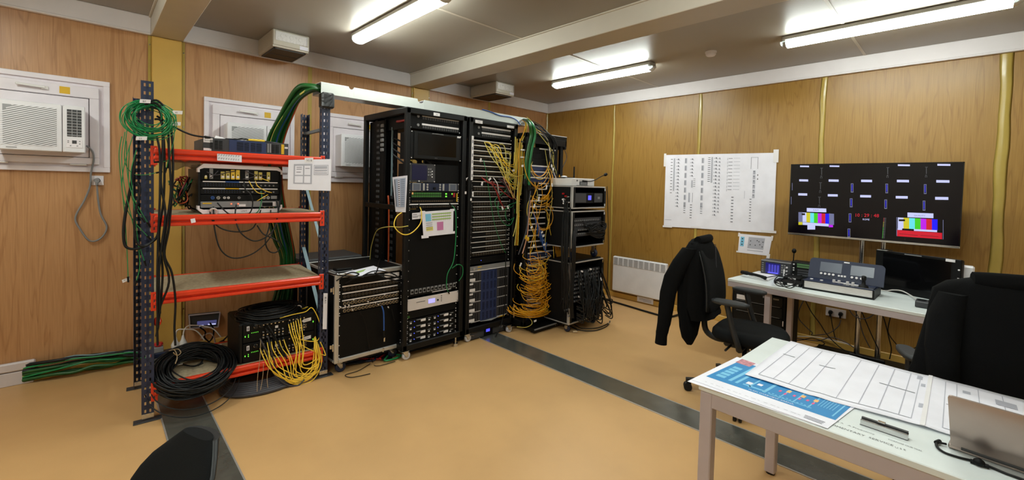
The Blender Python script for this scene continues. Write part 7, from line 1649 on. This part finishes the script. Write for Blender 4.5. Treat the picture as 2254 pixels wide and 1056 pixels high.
# ================================================================== FOREGROUND TABLE
TX = V((-.03, -.99955, 0)); TY = V((.99955, -.03, 0)); TO = V((-3.530, -4.030, 0))
MT = Matrix(((TX.x, TY.x, 0, TO.x), (TX.y, TY.y, 0, TO.y), (0, 0, 1, 0), (0, 0, 0, 1)))
TL, TD = 1.62, .90
e = thing('work_table', 'white topped table in the right foreground with grey square legs', 'table', TO)
b = MB(TABLE, MT); b.box(0, TL, 0, TD, .716, .74, .003); b.build('table_top', e)
b = MB(LEGM, MT); z0 = .655
b.box(.012, TL-.012, .008, .033, z0, .716, .002); b.box(.012, TL-.012, TD-.033, TD-.008, z0, .716, .002); b.box(.008, .033, .033, TD-.033, z0, .716, .002); b.box(TL-.033, TL-.008, .033, TD-.033, z0, .716, .002); b.build('apron_frame', e)
for x in (.006, TL-.056):
    for y in (.006, TD-.056):
        b = MB(LEGM, MT); b.box(x, x+.05, y, y+.05, .01, .714, .004); b.m(BLK); b.cyl((x+.025, y+.025, 0), (x+.025, y+.025, .012), .022, 10); b.build('leg', e)
T0 = .7405
def flat(pts, z, t=.0012, m=PAPER):
    b = MB(m); b.slab([V((p[0], p[1], z)) for p in pts], (0, 0, 1), t); return b
b = flat([(-3.545, -3.990), (-3.12, -4.035), (-3.14, -4.47), (-3.535, -4.45)], T0); b.build('white_sheet', label='plain white sheet peeping out under the blue poster at the table corner', cat='paper')
e = thing('printed_poster', 'white sheet with a bright blue printed plan at the table corner', 'poster', (-3.3, -4.25, T0+.002))
b = flat([(-3.520, -3.995), (-3.10, -4.035), (-3.17, -4.53), (-3.538, -4.475)], T0+.002); b.build('sheet', e)
pc = [V((-3.440, -4.025, T0+.0036)), V((-3.452, -4.482, T0+.0036)), V((-3.21, -4.512, T0+.0036)), V((-3.14, -4.062, T0+.0036))]   # u along the table edge, v away
b = MB(PBLUE); q_rect(b, pc, 0, 0, 1, 1, V()); zo = V((0, 0, .0003))
b.m(PLB)
for k in range(5): q_rect(b, pc, .04, .14+k*.12, .12, .23+k*.12, zo)
q_rect(b, pc, .16, .12, .19, .95, zo); q_rect(b, pc, .22, .12, .245, .9, zo); q_rect(b, pc, .28, .15, .46, .19, zo); q_rect(b, pc, .33, .12, .345, .9, zo); q_rect(b, pc, .45, .12, .475, .9, zo)
q_rect(b, pc, .58, .1, .59, .9, zo); q_rect(b, pc, .68, .1, .69, .9, zo); q_rect(b, pc, .50, .12, .82, .14, zo); q_rect(b, pc, .79, .1, .80, .9, zo); q_rect(b, pc, .96, .1, .97, .9, zo)
for k in range(6): q_rect(b, pc, .83+k*.02, .3, .835+k*.02, .62, zo)
for k in range(12): q_rect(b, pc, .49+k*.027, .15+.02*(k % 2), .505+k*.027, .175+.02*(k % 2), zo)
b.m(PAPER)
q_rect(b, pc, .285, .22, .33, .32, zo); q_rect(b, pc, .36, .3, .40, .38, zo); q_rect(b, pc, .26, .55, .29, .62, zo)
b.text('PLAN OVERVIEW ARENA', quadpt(pc, .36, .035)+zo, pc[1]-pc[0], (1, 0, 0), .010, .16)
b.m(PPINK)
for u in (.53, .64, .74): q_rect(b, pc, u, .33, u+.018, .40, zo*2); q_rect(b, pc, u+.05, .28, u+.065, .36, zo*2)
b.m(PORA)
for u in (.575, .685, .78): q_rect(b, pc, u, .40, u+.03, .50, zo*2)
b.m(PROSE); q_rect(b, pc, -.01, .88, .13, 1.1, zo)
b.m(INK)
s0 = [V((-3.497, -4.03, T0+.0038)), V((-3.512, -4.44, T0+.0038)), V((-3.500, -4.44, T0+.0038)), V((-3.485, -4.03, T0+.0038))]
for k in range(16): q_rect(b, s0, .03+k*.055, .2, .03+k*.055+.02+.022*((k*7) % 3)/2, .32, V())
s1 = [V((-3.520, -4.40, T0+.0038)), V((-3.525, -4.46, T0+.0038)), V((-3.49, -4.47, T0+.0038)), V((-3.485, -4.40, T0+.0038))]
b.m(INKD)
for k in range(3): q_rect(b, s1, 0, .1+.3*k, .9, .2+.3*k, V())
b.build('blue_print', e)
e = thing('floor_plan_sheet', 'large white floor plan spread over the table, with a grid of rooms', 'plan', (-2.95, -4.6, T0+.005))
zp = T0+.0045
b = MB(PAPER)
# gently waved large sheet
pl = [V((-3.302, -4.135, zp)), V((-3.262, -5.28, zp)), V((-2.70, -5.26, zp)), V((-2.640, -4.150, zp))]
NU, NV = 44, 16; vs = []; fs = []
def plp(u, v, o=0.0):
    p = quadpt(pl, u, v); w = .0018*(1+math.sin(u*19+v*3))+.0035*max(0, 1-abs(u-.235)/.03)+.0035*max(0, 1-abs(u-.50)/.03)+.003*(1+math.sin(u*8+2))*max(0, .25-v)*2
    p.x += -.008*math.sin(u*9)*(1-v) if v < .5 else 0; return p+V((0, 0, w+o))
for j in range(NV+1):
    for i in range(NU+1): vs.append(plp(i/NU, j/NV))
for j in range(NV):
    for i in range(NU): k = j*(NU+1)+i; fs.append((k, k+1, k+NU+2, k+NU+1))
b.add(vs, fs, True); ob = b.build('sheet', e); sd = ob.modifiers.new('t', 'SOLIDIFY'); sd.thickness = .0006; sd.offset = -1
b = MB(PAPG)
def pline(u0, v0, u1, v1, w=.0022, m=INK, n=10):
    b.m(m)
    for k in range(n):
        a, c = k/n, (k+1)/n; A_ = plp(u0+(u1-u0)*a, v0+(v1-v0)*a, .0012); C_ = plp(u0+(u1-u0)*c, v0+(v1-v0)*c, .0012); d = (C_-A_); nn = V((-d.y, d.x, 0)).normalized()*w; b.add([A_-nn, C_-nn, C_+nn, A_+nn], [(0, 1, 2, 3)])
for (u0, u1) in ((.035, .465), (.535, .97)):
    pline(u0, .07, u1, .07, .0016, INK, 20); pline(u0, .95, u1, .95, .0010, PAPG, 20); pline(u0, .07, u0, .95, .0012, PAPG); pline(u1, .07, u1, .95, .0012, PAPG)
for u in (.085, .135, .185, .275, .335, .385, .435, .565, .62, .68, .74, .80, .86): pline(u, .07, u, .95, .0012, PAPG)
for (u0, u1, v) in ((.03, .075, .62), (.165, .22, .6), (.36, .46, .55), (.54, .60, .5), (.66, .75, .6)): pline(u0, v, u1, v, .003, INK, 5)
b.m(PAPG)
for (u, v, w, h) in ((.455, .86, .016, .08), (.470, .72, .012, .06), (.475, .3, .012, .07), (.58, .8, .02, .05), (.66, .74, .05, .1), (.75, .6, .06, .18), (.85, .5, .08, .2)):
    A_ = plp(u, v, .0013); b.add([A_, plp(u+w, v, .0013), plp(u+w, v+h, .0013), plp(u, v+h, .0013)], [(0, 1, 2, 3)])
b.build('printed_grid', e)
b = MB(LABEL)
for u in (.492,):
    b.loft([[plp(u-.006, .0, .0016), plp(u+.006, .0, .0016), plp(u+.006, .0, .0024), plp(u-.006, .0, .0024)]]+[[plp(u-.006, v, .0016), plp(u+.006, v, .0016), plp(u+.006, v, .0024), plp(u-.006, v, .0024)] for v in [k/12 for k in range(1, 13)]], smooth=False)
b.build('tape_seam', e)
# writing on the table top
e = thing('table_writing', 'grey handwriting on the white table top, in front of the metal clip rail', 'handwriting', (-3.47, -4.57, T0))
b = MB(mat('faded marker', (110, 110, 112), .6))
def wr(body, a, c, h):
    a = at(*a, z=T0); c = at(*c, z=T0); d = (c-a).normalized(); u = V((-d.y, d.x, 0)); u = u if u.x > 0 else -u; b.text(body, a+V((0, 0, .0003)), d, u, h, (c-a).length)
wr('IMMENTARY  SERVICE', (1826, 934), (1966, 982), .012); wr('U S E', (1970, 985), (1994, 992), .010); wr('IN A   A Frequency', (1835, 926), (1925, 957), .009); wr('CORPOSE OUR WAL', (1954, 967), (2030, 994), .009)
b.build('lettering', e)
# metal rail / eraser
mrx = V((-.05, -.9987, 0)); mry = V((.9987, -.05, 0)); mo = at(1893, 934, z=T0)
MR = Matrix(((mrx.x, mry.x, 0, mo.x), (mrx.y, mry.y, 0, mo.y), (0, 0, 1, T0), (0, 0, 0, 1)))
e = thing('paper_clip_rail', 'shiny metal clip rail lying on the table beside the floor plan', 'clip', mo)
b = MB(CHROME, MR); b.box(0, .125, 0, .022, .0, .020, .002); b.build('rail_body', e)
b = MB(MATS['dark grey recess'], MR); b.box(.001, .124, .012, .022, .020, .0245, .001); b.m(CHROME); b.box(.045, .065, .010, .024, .0245, .028, .002); b.build('spring_top', e)
b = MB(DARKG, MR); b.box(-.0008, .125, -.0006, 0, 0, .002); b.build('lower_edge', e)
# laptop
lx = V((-.10, -.995, 0)); ly = V((.995, -.10, 0)); lo = V((-3.385, -4.762, T0))
ML = Matrix(((lx.x, ly.x, 0, lo.x), (lx.y, ly.y, 0, lo.y), (0, 0, 1, lo.z), (0, 0, 0, 1))); lw = .325
e = thing('laptop', 'open aluminium laptop seen from behind at the right edge of the table', 'laptop', lo)
b = MB(LAPT, ML); b.box(0, lw, .012, .235, .002, .016, .003); b.m(BLK2); b.box(.02, lw-.02, .03, .12, .0155, .0168); b.m(DARKG); b.box(.11, lw-.11, .13, .21, .0155, .0165); b.build('base', e)
la = math.radians(19); b = MB(LAPT); th = .006; H = .186
def lp(u, v, o): return ML @ V((u, .010-math.sin(la)*v+math.cos(la)*o, .014+math.cos(la)*v+math.sin(la)*o))
poly = []
for (cu, cv, a0) in ((lw-.008, .002, -90), (lw-.008, H-.008, 0), (.008, H-.008, 90), (.008, .002, 180)):
    for k in range(4): a = math.radians(a0+30*k); poly.append(lp(cu+math.cos(a)*.008*(1 if cv > .01 else .2), cv+math.sin(a)*.008*(1 if cv > .01 else .2), 0))
b.slab(poly, ML.to_3x3() @ V((0, math.cos(la), math.sin(la))), th); b.build('lid', e)
b = MB(BLKG); b.slab([lp(.012, .012, th+.0003), lp(lw-.012, .012, th+.0003), lp(lw-.012, H-.012, th+.0003), lp(.012, H-.012, th+.0003)], ML.to_3x3() @ V((0, math.cos(la), math.sin(la))), .0006); b.build('screen', e)
b = MB(DARKG, ML); b.cyl((.03, .012, .015), (lw-.03, .012, .015), .006, 10); b.build('hinge', e)
e = thing('laptop_cable', 'black charging cable with a round toggle in front of the laptop', 'cable', at(2100, 1000, z=T0))
g = [at(2083, 977, z=T0+.008), at(2064, 974, z=T0+.008), at(2062, 982, z=T0+.006), at(2078, 995, z=T0+.004), at(2110, 1006, z=T0+.004), at(2150, 1016, z=T0+.005), at(2180, 1027, z=T0+.005), at(2215, 1042, z=T0+.004), at(2254, 1056, z=T0+.004), at(2300, 1075, z=T0+.004)]
b = MB(BLK); b.tube(g, .0036, 8, 6); b.build('cord', e)
b = MB(BLK2); p = at(2064, 975, z=T0+.008); b.cyl(p+V((.0, .004, 0)), p+V((.022, -.004, 0)), .006, 8); b.build('plug', e)
b = MB(BLK2); p = at(2155, 1017, z=T0+.011); b.sph(p, .0125, 12, (1, 1.1, .9)); b.cyl(p+V((0, .018, -.004)), p+V((0, -.020, -.004)), .0065, 10); b.build('ferrite_toggle', e)
# ================================================================== WORLD AND COLOUR
w = bpy.data.worlds.new('world'); C.world = w; w.use_nodes = True
w.node_tree.nodes['Background'].inputs['Color'].default_value = (.05, .05, .055, 1); w.node_tree.nodes['Background'].inputs['Strength'].default_value = 0.3
C.view_settings.view_transform = 'Standard'; C.view_settings.look = 'None'; C.view_settings.gamma = 1.0
C.view_settings.exposure = 0.0; C.view_settings.use_curve_mapping = False
C.cycles.max_bounces = 7; C.cycles.diffuse_bounces = 6; C.cycles.glossy_bounces = 3; C.cycles.transparent_max_bounces = 8
C.cycles.sample_clamp_indirect = 6.0; C.cycles.use_denoising = True
C.cycles.caustics_reflective = False; C.cycles.caustics_refractive = False
C.cycles.use_adaptive_sampling = True; C.cycles.adaptive_threshold = 0.05
